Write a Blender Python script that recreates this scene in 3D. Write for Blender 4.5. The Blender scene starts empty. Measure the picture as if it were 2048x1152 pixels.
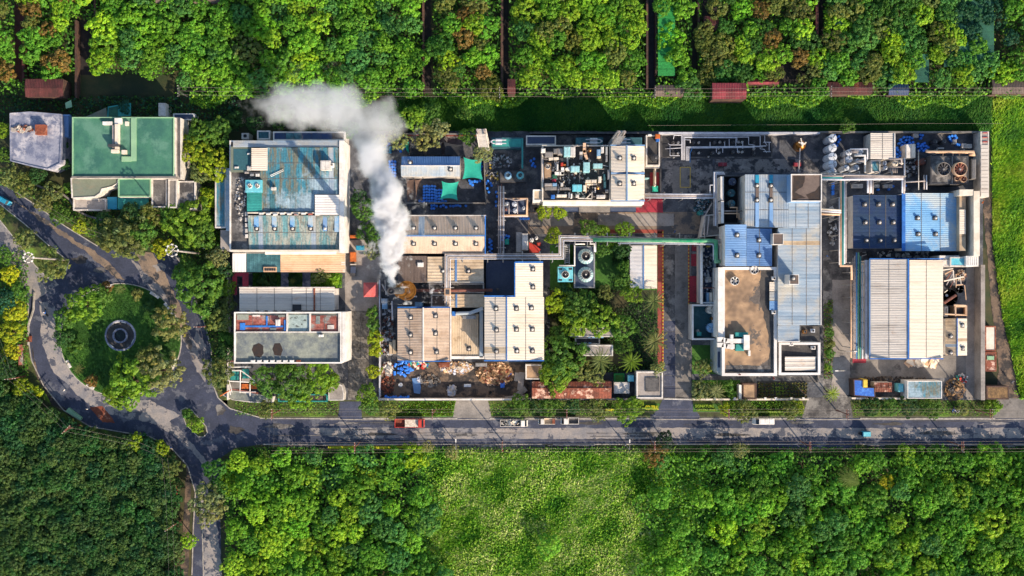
import bpy, math, random
import numpy as np
from mathutils import Vector

S = 0.11            # metres per photo pixel on the ground
H = 230.0           # camera height
HK = H / 170.0
CX, CY = 1024.0, 576.0
sc = bpy.context.scene
rad = math.radians

# ---------------------------------------------------------------- camera
cam_d = bpy.data.cameras.new("camera"); cam = bpy.data.objects.new("camera", cam_d)
sc.collection.objects.link(cam); sc.camera = cam
cam.location = (0, 0, H)
cam_d.sensor_width = 36.0; cam_d.lens = 36.0 * H / (2048 * S)
cam_d.clip_start = 1.0; cam_d.clip_end = 3000.0
# ---------------------------------------------------------------- light
SUN_EL, AZX, AZY = 28.0, 0.62, -0.785          # sun stands to the south-east (lower right)
world = bpy.data.worlds.new("World"); sc.world = world; world.use_nodes = True
wn = world.node_tree.nodes; wl = world.node_tree.links
bg = wn.get("Background") or wn.new("ShaderNodeBackground")
sky = wn.new("ShaderNodeTexSky"); sky.sky_type = 'NISHITA'; sky.sun_disc = False
sky.sun_elevation = rad(SUN_EL); sky.sun_rotation = math.atan2(AZX, AZY)
wl.new(sky.outputs[0], bg.inputs[0]); bg.inputs[1].default_value = 0.15
sun_d = bpy.data.lights.new("sun", 'SUN'); sun_d.energy = 5.0; sun_d.angle = rad(0.5); sun_d.color = (1.0, 0.83, 0.64)
sun = bpy.data.objects.new("sun", sun_d); sc.collection.objects.link(sun)
ce = math.cos(rad(SUN_EL)); n_ = math.hypot(AZX, AZY)
sun.rotation_euler = Vector((AZX / n_ * ce, AZY / n_ * ce, math.sin(rad(SUN_EL)))).to_track_quat('Z', 'Y').to_euler()
sc.view_settings.view_transform = 'Standard'; sc.view_settings.look = 'None'
sc.view_settings.exposure = 0.55; sc.view_settings.gamma = 1.0; sc.view_settings.use_curve_mapping = False
sc.cycles.max_bounces = 6; sc.cycles.diffuse_bounces = 2; sc.cycles.transparent_max_bounces = 8
sc.cycles.volume_bounces = 2; sc.cycles.use_denoising = True

# ---------------------------------------------------------------- helpers
R = random.Random(11)
col = sc.collection
def P(px, py, z=0.0):
    k = S * (1 - z / H)
    return ((px - CX) * k, (CY - py) * k)
def lin(h):
    h = h.lstrip('#'); o = []
    for i in (0, 2, 4):
        c = int(h[i:i+2], 16) / 255.0
        o.append(c / 12.92 if c <= 0.04045 else ((c + 0.055) / 1.055) ** 2.4)
    return (o[0], o[1], o[2], 1.0)

MATS = {}
def mat(name, c, c2=None, sc_=0.25, lo=0.42, hi=0.60, rough=0.8, metal=0.0, rnd=0.10, speck=0.14, sp_sc=3.0,
        stretch=None, bump=0.0, c3=None, sc3=0.06, lo3=0.5, hi3=0.62):
    m = bpy.data.materials.new(name); m.use_nodes = True
    nt = m.node_tree; N = nt.nodes; L = nt.links
    b = N["Principled BSDF"]; b.inputs["Roughness"].default_value = rough; b.inputs["Metallic"].default_value = metal
    geo = N.new("ShaderNodeNewGeometry")
    vec = geo.outputs["Position"]
    def noise(scale, detail=4, stretch=None, rgh=0.6):
        v = vec
        if stretch:
            mp = N.new("ShaderNodeVectorMath"); mp.operation = 'MULTIPLY'; L.new(vec, mp.inputs[0]); mp.inputs[1].default_value = stretch
            v = mp.outputs[0]
        n = N.new("ShaderNodeTexNoise"); n.inputs["Scale"].default_value = scale; n.inputs["Detail"].default_value = detail
        n.inputs["Roughness"].default_value = rgh
        L.new(v, n.inputs["Vector"]); return n.outputs[0]
    def ramp(src, a, bb, ta, tb):
        r = N.new("ShaderNodeMapRange"); L.new(src, r.inputs[0])
        for i, x in zip((1, 2, 3, 4), (a, bb, ta, tb)): r.inputs[i].default_value = x
        return r.outputs[0]
    def mix(f, a, bb, mode='MIX'):
        x = N.new("ShaderNodeMix"); x.data_type = 'RGBA'; x.blend_type = mode
        if isinstance(f, float): x.inputs[0].default_value = f
        else: L.new(f, x.inputs[0])
        for i, y in ((6, a), (7, bb)):
            if isinstance(y, tuple): x.inputs[i].default_value = y
            else: L.new(y, x.inputs[i])
        return x.outputs[2]
    cur = lin(c)
    if c2: cur = mix(ramp(noise(sc_, 6, stretch, .68), lo, hi, 0, 1), lin(c), lin(c2))
    if c3: cur = mix(ramp(noise(sc3, 7, None, .7), lo3, hi3, 0, 1), cur, lin(c3))
    fine = ramp(noise(sp_sc, 3), 0.3, 0.7, 1 - speck, 1 + speck)
    if rnd > 0:
        oi = N.new("ShaderNodeObjectInfo")
        rr = ramp(oi.outputs["Random"], 0, 1, 1 - rnd, 1 + rnd)
        mm = N.new("ShaderNodeMath"); mm.operation = 'MULTIPLY'; L.new(fine, mm.inputs[0]); L.new(rr, mm.inputs[1]); fine = mm.outputs[0]
    vm = N.new("ShaderNodeVectorMath"); vm.operation = 'SCALE'
    if isinstance(cur, tuple): vm.inputs[0].default_value = cur[:3]
    else: L.new(cur, vm.inputs[0])
    L.new(fine, vm.inputs["Scale"]); L.new(vm.outputs[0], b.inputs["Base Color"])
    if bump > 0:
        bn = N.new("ShaderNodeBump"); bn.inputs["Strength"].default_value = bump; bn.inputs["Distance"].default_value = 0.15
        L.new(noise(2.2, 5), bn.inputs["Height"]); L.new(bn.outputs[0], b.inputs["Normal"])
    MATS[name] = m; return m

def leafmat(name, rough=0.55, trans=0.42):
    m = bpy.data.materials.new(name); m.use_nodes = True
    nt = m.node_tree; N = nt.nodes; L = nt.links
    b = N["Principled BSDF"]; b.inputs["Roughness"].default_value = rough
    b.inputs["Specular IOR Level"].default_value = 0.25
    at = N.new("ShaderNodeAttribute"); at.attribute_name = "tint"
    oi = N.new("ShaderNodeObjectInfo")
    x = N.new("ShaderNodeMix"); x.data_type = 'RGBA'; x.blend_type = 'MULTIPLY'; x.inputs[0].default_value = 1.0
    L.new(at.outputs["Color"], x.inputs[6]); L.new(oi.outputs["Color"], x.inputs[7])
    L.new(x.outputs[2], b.inputs["Base Color"])
    tr = N.new("ShaderNodeBsdfTranslucent"); L.new(x.outputs[2], tr.inputs[0])
    ms = N.new("ShaderNodeMixShader"); ms.inputs[0].default_value = trans
    L.new(b.outputs[0], ms.inputs[1]); L.new(tr.outputs[0], ms.inputs[2])
    L.new(ms.outputs[0], N["Material Output"].inputs[0])
    MATS[name] = m; return m

class MB:
    def __init__(s): s.v = []; s.f = []; s.m = []
    def add(s, vs, fs, mi=0):
        o = len(s.v); s.v += vs; s.f += [tuple(i + o for i in f) for f in fs]; s.m += [mi] * len(fs); return s
    def box(s, x0, y0, z0, x1, y1, z1, mi=0):
        return s.add([(x0,y0,z0),(x1,y0,z0),(x1,y1,z0),(x0,y1,z0),(x0,y0,z1),(x1,y0,z1),(x1,y1,z1),(x0,y1,z1)],
              [(3,2,1,0),(4,5,6,7),(0,1,5,4),(1,2,6,5),(2,3,7,6),(3,0,4,7)], mi)
    def pbox(s, px0, py0, px1, py1, z0, z1, mi=0):     # pixel rectangle as seen at height z1
        x0, y1 = P(px0, py0, z1); x1, y0 = P(px1, py1, z1)
        return s.box(x0, y0, z0, x1, y1, z1, mi)
    def obox(s, cx, cy, z0, lx, ly, z1, a, mi=0):
        c, n = math.cos(a), math.sin(a); vs = []
        for z in (z0, z1):
            for dx, dy in ((-1,-1),(1,-1),(1,1),(-1,1)):
                x, y = dx * lx / 2, dy * ly / 2
                vs.append((cx + x * c - y * n, cy + x * n + y * c, z))
        return s.add(vs, [(3,2,1,0),(4,5,6,7),(0,1,5,4),(1,2,6,5),(2,3,7,6),(3,0,4,7)], mi)
    def cyl(s, cx, cy, prof, n=14, mi=0, cap=True):     # prof: list of (r, z)
        vs = []; fs = []
        for r, z in prof:
            for i in range(n):
                a = 2 * math.pi * i / n; vs.append((cx + r * math.cos(a), cy + r * math.sin(a), z))
        for k in range(len(prof) - 1):
            for i in range(n):
                j = (i + 1) % n; fs.append((k*n+i, k*n+j, (k+1)*n+j, (k+1)*n+i))
        if cap: fs.append(tuple(range(n))[::-1]); fs.append(tuple((len(prof)-1)*n + i for i in range(n)))
        return s.add(vs, fs, mi)
    def tube(s, pts, r, n=6, mi=0):
        pts = [Vector(p) for p in pts]; vs = []; fs = []
        for k, p in enumerate(pts):
            d0 = (p - pts[k-1]).normalized() if k else None
            d1 = (pts[k+1] - p).normalized() if k < len(pts) - 1 else None
            d = ((d0 or d1) + (d1 or d0)); 
            if d.length < 1e-6: d = d0
            d.normalize()
            ref = Vector((0,0,1)) if abs(d.z) < 0.9 else Vector((1,0,0))
            u = d.cross(ref).normalized(); w = u.cross(d)
            k_ = 1.0
            if d0 and d1: k_ = 1 / max(0.5, math.cos(d0.angle(d1, 0) / 2))
            for i in range(n):
                a = 2 * math.pi * i / n
                vs.append(tuple(p + u * (r * k_ * math.cos(a)) + w * (r * math.sin(a))))
        for k in range(len(pts) - 1):
            for i in range(n):
                j = (i + 1) % n; fs.append((k*n+i, k*n+j, (k+1)*n+j, (k+1)*n+i))
        fs.append(tuple(range(n))[::-1]); fs.append(tuple((len(pts)-1)*n + i for i in range(n)))
        return s.add(vs, fs, mi)
    def prism(s, poly, z0, z1, mi=0):
        n = len(poly); a = sum(poly[i][0]*poly[(i+1)%n][1] - poly[(i+1)%n][0]*poly[i][1] for i in range(n))
        if a < 0: poly = poly[::-1]
        return s.add([(x,y,z0) for x,y in poly] + [(x,y,z1) for x,y in poly],
              [tuple(range(n))[::-1], tuple(range(n, 2*n))] + [(i,(i+1)%n,n+(i+1)%n,n+i) for i in range(n)], mi)
    def build(s, name, mats, parent=None, loc=(0,0,0), smooth=False):
        if not isinstance(mats, (list, tuple)): mats = [mats]
        off = Vector(loc)
        if parent is not None:
            p = parent
            while p is not None: off = off + p.location; p = p.parent
        ox, oy, oz = off
        me = bpy.data.meshes.new(name)
        me.from_pydata([(x-ox, y-oy, z-oz) for x, y, z in s.v], [], s.f)
        for m in mats: me.materials.append(MATS[m] if isinstance(m, str) else m)
        if len(mats) > 1: me.polygons.foreach_set("material_index", s.m)
        if smooth: me.polygons.foreach_set("use_smooth", [True] * len(s.f))
        o = bpy.data.objects.new(name, me); col.objects.link(o); o.location = loc; o.parent = parent
        return o
def tag(o, label=None, cat=None, group=None, kind=None):
    if label: o["label"] = label
    if cat: o["category"] = cat
    if group: o["group"] = group
    if kind: o["kind"] = kind
    return o
def T(name, label, cat, px=None, py=None, z=0.0, group=None, loc=None):
    o = bpy.data.objects.new(name, None); col.objects.link(o); o.empty_display_size = 0.3
    if loc is None:
        x, y = P(px, py, z); loc = (x, y, z)
    o.location = loc; return tag(o, label, cat, group)
def kids(o): return KID.get(o.name, [])
def copytree(root, loc, rz=0.0, label=None, group=None, scale=None, color=None):
    r = root.copy(); col.objects.link(r); r.location = loc; r.rotation_euler = (0, 0, rz)
    if label: r["label"] = label
    if group: r["group"] = group
    if scale: r.scale = scale
    if color: r.color = color
    def rec(a, b):
        for ch in a.children:
            c = ch.copy(); col.objects.link(c); c.parent = b
            if color: c.color = color
            rec(ch, c)
    rec(root, r); return r
ORD = ['first','second','third','fourth','fifth','sixth','seventh','eighth','ninth','tenth','eleventh','twelfth','thirteenth','fourteenth','fifteenth','sixteenth','seventeenth','eighteenth','nineteenth','twentieth']
def sheet(name, poly, z, m, jag=0.0, kind='structure', parent=None, seed=3):
    pts = poly
    if jag:
        q = random.Random(seed); out = []
        n = len(pts)
        for i in range(n):
            a, b = pts[i], pts[(i+1) % n]; d = math.dist(a, b); k = max(1, int(d / (5 if jag < 8 else 9)))
            nx, ny = -(b[1]-a[1]) / (d or 1), (b[0]-a[0]) / (d or 1); w = 0
            for t in range(k):
                f = t / k; w = w * 0.6 + q.uniform(-1, 1) * jag
                out.append((a[0] + (b[0]-a[0])*f + nx*w, a[1] + (b[1]-a[1])*f + ny*w))
        pts = out
    vs = [(*P(x, y, z), z) for x, y in pts]
    me = bpy.data.meshes.new(name)
    import mathutils
    tris = mathutils.geometry.tessellate_polygon([[Vector(v) for v in vs]])
    fs = []
    for t in tris:
        a, b, c = (Vector(vs[i]) for i in t)
        fs.append(t if (b-a).cross(c-a).z > 0 else t[::-1])
    me.from_pydata(vs, [], fs)
    me.materials.append(MATS[m]); o = bpy.data.objects.new(name, me); col.objects.link(o); o.parent = parent
    if kind: o["kind"] = kind
    return o
def rect(x0, y0, x1, y1): return [(x0,y0),(x1,y0),(x1,y1),(x0,y1)]

# ---------------------------------------------------------------- materials
mat('lap', '77726c', '5c5854', sc_=1.); mat('soil', '2e3a1c', '4a4426', sc_=0.12, c3='1d2a14', sc3=.05)
mat('dirt', '6e5c4c', '35302e', sc_=0.26, lo=.44, hi=.53, c3='84705c', sc3=.6, lo3=.54, hi3=.64, bump=.4)
mat('asphalt', '40465a', '343a4c', sc_=0.35, c3='60636e', sc3=.2, lo3=.55, hi3=.59, speck=.22, rough=.85)
mat('asphalt_worn', '948c86', '7c7a7c', sc_=.4, c3='4a4d58', sc3=.3, lo3=.535, hi3=.56, speck=.15)
mat('asphalt_tan', '8a7764', '6f6257', sc_=.3, c3='4c4a4a', sc3=.25, lo3=.52, hi3=.58, speck=.15)
mat('yard', '54565c', '36383e', sc_=.3, c3='7c7a78', sc3=.22, lo3=.53, hi3=.62, speck=.25)
mat('concrete', '86807a', '6a6662', sc_=.22, c3='4e4b49', sc3=.15, lo3=.56, hi3=.64, speck=.12)
mat('concrete_lt', 'a39a92', '8a827b', sc_=.3, speck=.12, c3='6c6661', sc3=.3, lo3=.6, hi3=.7)
mat('concrete_dk', '5f5c5a', '403e3e', sc_=.4, lo=.46, hi=.56, c3='86827d', sc3=.3, lo3=.52, hi3=.6, speck=.2)
mat('slab', '77726b', '5b5650', sc_=.8, rnd=.16, speck=.3, c3='474440', sc3=1.2, lo3=.5, hi3=.6)
mat('lawn', '3c6a1e', '2c5518', sc_=.15, c3='5a8a22', sc3=.1, lo3=.52, hi3=.7, speck=.3, sp_sc=2.0)
mat('verge', '4d5a24', '3a3a22', sc_=.3, c3='6b8a25', sc3=.2, lo3=.52, hi3=.64, speck=.3)
mat('path_red', '9c4a3c', '7a3a34', sc_=.5, speck=.2)
mat('red_bed', 'a02c3c', '7c2834', sc_=.5, speck=.2)
mat('kerb', 'b3aca2', '8c867e', sc_=1.0)
mat('kerb_red', 'b0402c'); mat('stained', '7c7773', '34353a', sc_=.42, lo=.47, hi=.54, c3='8f8a85', sc3=.5, lo3=.55, hi3=.6, speck=.2); mat('kerb_yellow', 'd8b23a')
mat('white', 'e4dfd8', 'cfc8bf', sc_=.5, rnd=.04, speck=.05)
mat('white_dirty', 'd2cbc2', 'a39a90', sc_=.6, lo=.45, hi=.7, speck=.08)
mat('cream', 'e2d6c4', 'cfc1ac', sc_=.4, rnd=.03, speck=.04, rough=.6)
mat('cream_roof', 'dfd2c0', 'cbbba4', sc_=.3, lo=.5, hi=.7, stretch=(.2,1.4,1), rnd=.035, speck=.03, rough=.5)
mat('white_roof', 'e4dfda', 'd6cfc8', sc_=.2, rnd=.025, speck=.03, rough=.5)
mat('grey_roof', 'cdc4b8', 'a59a8e', sc_=.5, lo=.5, hi=.68, stretch=(.12,2.2,1), rnd=.08, speck=.05, rough=.5, c3='b59c86', sc3=.3, lo3=.6, hi3=.75)
mat('tan_roof', 'c6b09a', 'a88e76', sc_=.22, lo=.46, hi=.66, rnd=.07, speck=.05, rough=.6)
mat('tan_roof2', 'c8b498', 'ac967a', sc_=.2, rnd=.06, speck=.06, rough=.6, c3='8a7359', sc3=.4, lo3=.6, hi3=.75)
mat('brown_roof', '6f6057', '5e5049', sc_=.3, rnd=.08, speck=.08)
mat('bluegrey_roof', 'a2acb4', '8498aa', sc_=.4, lo=.44, hi=.62, stretch=(.14,1.6,1), rnd=.08, speck=.05, rough=.5, c3='aeaba2', sc3=.12, lo3=.48, hi3=.6)
mat('skyblue_roof', '86aad2', '7298c2', sc_=.15, rnd=.05, speck=.04, rough=.45, c3='9aabbb', sc3=.1, lo3=.5, hi3=.65)
mat('blue_roof', '80b0d4', '6ea4d0', sc_=.2, rnd=.05, speck=.04, rough=.45, c3='b0bcc0', sc3=.07, lo3=.46, hi3=.56)
mat('navy_roof', '1e3860', '26405c', sc_=.3, rnd=.10, speck=.15, rough=.6, c3='3c4c64', sc3=.2, lo3=.55, hi3=.7)
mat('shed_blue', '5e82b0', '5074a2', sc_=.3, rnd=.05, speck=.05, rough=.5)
mat('shed_dark', '3f4a60', '34405a', sc_=.3, rnd=.08, speck=.1)
mat('teal_old', '3a7a8c', '6d6f62', sc_=.5, lo=.46, hi=.56, stretch=(1.8, .3, 1), c3='93a9b4', sc3=.10, lo3=.49, hi3=.57, rnd=.14, speck=.25, sp_sc=2.2)
mat('teal_old2', '979a90', '5f8a8e', sc_=.6, lo=.49, hi=.56, stretch=(1.6, .25, 1), c3='7a6f60', sc3=.16, lo3=.55, hi3=.65, rnd=.14, speck=.3, sp_sc=2.2)
mat('teal_dark', '2c5a62', '1f4652', sc_=.3, c3='41717a', sc3=.3, rnd=.1, speck=.12)
mat('teal', '2f8f88', '247a76', sc_=.3, rnd=.06, speck=.08)
mat('green_roof', '44785f', '346456', sc_=.3, lo=.42, hi=.62, rnd=0, speck=.08, c3='5a8670', sc3=.14, lo3=.5, hi3=.6, rough=.6)
mat('green_lt', '8fb48c', '82a884', sc_=.3, rnd=0, speck=.05)
mat('green_grey', '6f7566', '646c5c', sc_=.25, speck=.1, c3='7d7562', sc3=.2, lo3=.55, hi3=.68)
mat('sand_roof', 'ab8c6c', '7a6450', sc_=.5, lo=.42, hi=.6, c3='5e5650', sc3=.12, lo3=.55, hi3=.58, speck=.28, sp_sc=2.0)
mat('bitumen', '474441', '353334', sc_=.4, c3='66615c', sc3=.5, lo3=.55, hi3=.7, speck=.25)
mat('b3_roof', '8b8f82', '5a6268', sc_=.25, lo=.42, hi=.6, c3='4e5456', sc3=.12, lo3=.55, hi3=.68, speck=.16)
mat('grey_blue_conc', '9496a4', '6c7288', sc_=.35, lo=.45, hi=.55, c3='bcb8bc', sc3=.3, lo3=.52, hi3=.6, speck=.1)
mat('burn', '2b2422', '3a2b22', sc_=1.0)
mat('rust', '8a4a30', '6d3624', sc_=.7, c3='b08068', sc3=.9, lo3=.55, hi3=.65, rnd=.15, speck=.25)
mat('rust_roof', '8c4c38', '663828', sc_=.5, c3='cfaa94', sc3=.6, lo3=.53, hi3=.60, rnd=.18, speck=.25, sp_sc=2.5)
mat('red_tile', 'b06e60', '8e4c40', sc_=.6, rnd=.18, speck=.25, c3='9a9a94', sc3=.45, lo3=.53, hi3=.60)
mat('peach', 'd9b493', 'c9a07c', sc_=.3, rnd=.05, speck=.05)
mat('brass', 'b47a35', '8c5a26', sc_=.8, rough=.35, metal=.7, rnd=0)
mat('steel', 'a9a7a4', '8f8c88', sc_=.8, rough=.45, metal=.4)
mat('steel_dk', '4f4e50', '3c3b3d', sc_=.8, rough=.6, metal=.2)
mat('pipe', 'a99d97', '8e837e', sc_=.6, rough=.5, rnd=.2)
mat('pipe_white', 'c9c9cf', 'b3b3ba', sc_=.6, rough=.5, rnd=.1)
mat('pipe_green', '1f8a5c', '7fae86', sc_=.12, rough=.4)
mat('pipe_teal', '2a7a78', rough=.5); mat('pipe_blue', '3a6fa0', rough=.5)
mat('pipe_rust', '7d4a3c', '5d3830', sc_=.8, rough=.7)
mat('orange', 'c96a2a', 'a8551f', sc_=.8); mat('red', 'c03a2c', 'a23026', sc_=.6)
mat('pink', 'c4605e', 'b0504e', sc_=.8, rnd=.05)
mat('black', '24262b', '303238', sc_=1.0); mat('glass', '1a2630', rough=.12, rnd=0, speck=0)
mat('barrel', '3a86e8', '2c74d8', sc_=1.5, rough=.4, rnd=.22, speck=.08)
mat('blue', '2f74c4', '2560a8', sc_=.8); mat('blue_tarp', '2f62b8', '4a80cc', sc_=.8, lo=.5, hi=.6, speck=.25)
mat('sail_green', '1f9a84', '2aa890', sc_=.5, speck=.06); mat('sail_brown', '6b5446', '5a463c', sc_=.5)
mat('sail_dark', '26292f', '1e2126', sc_=.5)
mat('turq', '58b4c4', '7cc4cc', sc_=.8, rough=.5); mat('turq_deep', '2a90b0', rough=.4)
mat('ac_glass', '8fc0c4', 'a5cfd0', sc_=1., rough=.4)
mat('wood', '8e6e4e', '6e5236', sc_=1., rnd=.25); mat('cardboard', 'ac8c66', '8a6c4c', sc_=1.5, rnd=.2)
mat('sack', 'd8cbbb', 'b4a590', sc_=2.0); mat('cloth', 'c8cbd6', 'a4a8b6', sc_=2.0)
mat('bark', '5a4838', '44372b', sc_=2.0, rnd=.1); mat('skin', '9a6a4c'); mat('wire', '8a8078', rnd=0)
mat('yellow', 'e0c04a', 'c9a83a', sc_=.6); mat('brick_wall', '5a4034', '40302a', sc_=.8, speck=.25)
mat('plot_dark', '2c2420', '201c1c', sc_=.5); mat('maroon', '5e2e2c', '462622', sc_=.4, rnd=.14, speck=.15)
mat('red_roof', '8e3840', '6a2c30', sc_=.4, rnd=.1, speck=.12)
mat('net_green', '1c7a34', '2a8a40', sc_=.4, speck=.3); mat('net_teal', '1a4e40', '2a6048', sc_=.4, speck=.2)
mat('straw', '8a6a42', '5f4830', sc_=1.2, speck=.4); mat('water', '0c1a1c', rough=.1, rnd=0, speck=0)
mat('tank_white', 'c4c8ce', 'a4a9b0', sc_=1.2, lo=.48, hi=.6, rnd=.1); mat('tank_blue', '7fa6c4', '6a90ae', sc_=1.)
mat('pale_floor', 'a4b4b0', '8c9c98', sc_=.8, c3='4e5450', sc3=1.2, lo3=.56, hi3=.6)
leafmat('leaf'); leafmat('grass', .6, .2)
# ================================================================ ground and roads
mb = MB(); mb.add([(-900,-900,-.03),(900,-900,-.03),(900,900,-.03),(-900,900,-.03)], [(0,1,2,3)])
tag(mb.build('ground', 'soil'), kind='structure')
sheet('verge', rect(395, 800, 2600, 838), .004, 'verge', jag=0)
sheet('verge', rect(430, 886, 2600, 912), .004, 'verge', jag=0)
sheet('verge', [(-60,330),(60,340),(140,420),(440,440),(460,560),(455,810),(395,810),(330,500),(150,470),(-60,340)], .004, 'verge')
sheet('verge', [(-300,500),(0,500),(40,565),(62,640),(62,700),(110,810),(180,850),(250,868),(240,900),(100,850),(-300,760)], .005, 'verge')
ROAD = [(-400,105),(-20,352),(60,402),(130,452),(195,492),(300,508),(350,500),(368,535),(388,590),(412,650),(424,700),(424,760),(438,795),(462,818),(520,836),
        (600,836),(2700,836),(2700,889),(520,889),(470,896),(442,915),(440,1000),(446,1300),(372,1300),(385,1150),(388,1050),(392,985),(375,930),(345,897),(300,872),(250,864),(180,852),
        (128,820),(88,770),(64,720),(58,680),(58,610),(40,560),(-10,490),(-40,465),(-400,215)]
sheet('road', ROAD, .02, 'asphalt', jag=.35)
def patch(poly, m='asphalt_worn', z=.026, jag=1.3, seed=1): return sheet('road_patch', poly, z, m, jag=jag, seed=seed)
patch([(600,856),(2700,856),(2700,875),(1700,877),(1650,872),(1560,874),(1300,878),(700,877),(640,870)], 'asphalt_worn', .026, .9)
patch([(78,600),(110,612),(114,690),(140,735),(178,775),(228,802),(300,800),(360,830),(330,850),(250,836),(190,818),(140,776),(104,740),(86,690)], 'asphalt_worn', .027, 1.6, 2)
patch([(330,838),(360,858),(400,905),(420,930),(408,936),(380,900),(345,868),(300,848)], 'asphalt_worn', .026, 1.8, 3)
patch([(-20,428),(15,447),(60,500),(98,545),(118,570),(70,600),(30,548),(-20,490)], 'asphalt_worn', .026, 1.2, 4)
patch([(20,395),(80,432),(150,480),(190,500),(250,560),(232,556),(180,510),(120,470),(60,425)], 'asphalt_tan', .028, 1.8, 5)
patch([(268,505),(305,505),(332,550),(372,640),(395,730),(375,690),(340,615),(322,575),(290,545)], 'asphalt_tan', .028, 1.8, 6)
patch([(262,520),(330,570),(372,650),(405,720),(412,770),(390,735),(350,640),(300,580)], 'asphalt_worn', .026, 2, 7)
patch([(392,660),(412,690),(418,735),(395,745),(385,700)], 'asphalt_worn', .029, 1.4, 8)
patch([(405,985),(428,1010),(440,1100),(446,1200),(412,1200),(405,1080)], 'asphalt_worn', .026, 1.6, 9)
patch([(64,690),(74,740),(100,790),(150,838),(100,805),(70,745)], 'dirt', .03, 1.2, 10)
patch([(180,815),(205,812),(230,846),(205,845)], 'rust', .03, 1.0, 16)
for k, (x, y, w, h) in enumerate(((560,852,30,5),(690,846,22,3),(760,868,30,3),(930,870,26,3),(1010,860,40,2),(1180,846,30,3),(1290,868,44,4),(1420,848,18,3),(1460,870,34,3),(1600,845,26,3),(1640,866,24,4),(1780,848,30,3),(1880,866,36,5),(1990,847,30,3),(470,860,16,8),(440,820,10,12),(320,535,14,8),(160,520,16,8),(200,540,12,6),(390,700,8,20))):
    patch([(x+w*math.cos(a*.7)*(1+.3*math.sin(a*2+k)), y+h*math.sin(a*.7)*(1+.3*math.cos(a*3+k))) for a in range(9)], ('concrete_dk','asphalt_worn','bitumen')[k % 3], .031+.0007*k, .8, 40+k)
for k in range(26):
    x = 540 + R.random()*1400; L_ = R.uniform(60,260); y = R.choice((843,849,860,866,871,880)) + R.uniform(-1.5,1.5); w_ = R.uniform(.5,1.1)
    patch([(x,y),(x+L_*.5,y+R.uniform(-.5,.5)),(x+L_,y),(x+L_,y+w_),(x+L_*.5,y+w_),(x,y+w_)], ('bitumen','asphalt_worn','concrete_dk')[k % 3], .046+.0005*k, .25, 80+k)
# thin painted / tar lines
patch([(640,838.5),(2600,838.5),(2600,840),(640,840)], 'kerb', .03, .2, 11)
patch([(402,985),(404,985),(408,1160),(406,1160)], 'kerb', .031, .2, 12)
# islands
def kerb(pts, m='kerb', w=.22, h=.13, closed=False, z=0.0):
    b = MB(); ps = [P(*p) for p in pts]
    if closed: ps = ps + [ps[0]]
    for a, c in zip(ps[:-1], ps[1:]):
        d = math.dist(a, c)
        if d < .01: continue
        b.obox((a[0]+c[0])/2, (a[1]+c[1])/2, z, d, w, z + h, math.atan2(c[1]-a[1], c[0]-a[0]))
    return tag(b.build('kerb', m), kind='structure')
def circ(cx, cy, rx, ry, n=40, a0=0, a1=360):
    return [(cx + rx*math.cos(rad(a0+(a1-a0)*i/n)), cy + ry*math.sin(rad(a0+(a1-a0)*i/n))) for i in range(n + (a1-a0 != 360))]
isl = circ(242, 680, 121, 113, 60)
b = MB(); b.prism([P(*p) for p in isl], 0, .12); tag(b.build('traffic_island', 'lawn'), kind='structure')
kerb(isl, 'kerb', .2, .16, True)
med = [(-60,372),(0,408),(50,448),(105,497),(138,522),(132,548),(96,556),(70,530),(40,490),(0,440),(-60,395)]
b = MB(); b.prism([P(*p) for p in med], 0, .12); tag(b.build('median', 'verge'), kind='structure'); kerb(med, 'kerb', .2, .16, True)
spl = [(362,820),(372,815),(384,820),(412,852),(415,866),(407,874),(396,873),(372,848)]
b = MB(); b.prism([P(*p) for p in spl], 0, .12); tag(b.build('traffic_island', 'verge'), kind='structure'); kerb(spl, 'kerb', .2, .16, True)
kerb([(520,836.5),(680,836.5)]); kerb([(726,836.5),(915,836.5)]); kerb([(980,836.5),(1308,836.5)]); kerb([(1398,836.5),(1600,836.5)]); kerb([(1720,836.5),(1990,836.5)])
for a, c in ((520,640),(640,910),(985,1090),(1100,1600),(1720,1830),(1850,1960),(2020,2300)): kerb([(a+6,888.5),(c-6,888.5)])
kerb([(-20,352),(60,402),(130,452),(195,492)]); kerb([(350,508),(368,538),(388,592),(411,652),(423,700),(423,760),(436,795),(460,817),(520,835)])
kerb([(-10,492),(40,560),(57,610),(57,680),(63,720),(87,770),(127,820),(180,853),(250,865),(300,873),(345,898),(375,931),(391,985),(387,1050),(384,1150)])
# footpath and drain channel between the roadside wires
sheet('pavement', rect(1300, 828, 1398, 838), .012, 'concrete_dk'); sheet('pavement', rect(560, 888.8, 1090, 897), .012, 'concrete_dk', jag=.8)
sheet('pavement', rect(1540, 889.2, 1710, 899), .013, 'asphalt', jag=.8); sheet('pavement', rect(1840, 889.2, 2040, 898), .013, 'concrete_dk', jag=.8)
# driveways
sheet('driveway', [(680,803),(722,803),(724,837),(676,837)], .03, 'asphalt'); sheet('driveway', [(912,795),(975,795),(984,837),(905,837)], .03, 'concrete', jag=.6)
sheet('driveway', [(1326,797),(1384,797),(1388,815),(1402,836),(1300,836),(1318,815)], .03, 'asphalt')
sheet('driveway', [(1615,795),(1700,795),(1706,836),(1604,836)], .03, 'concrete_dk', jag=.5); sheet('driveway', [(1990,797),(2060,797),(2060,837),(1986,837)], .03, 'concrete', jag=.4)
sheet('verge', [(820,802),(912,802),(905,834),(770,834)], .035, 'lawn', jag=.8)
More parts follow.
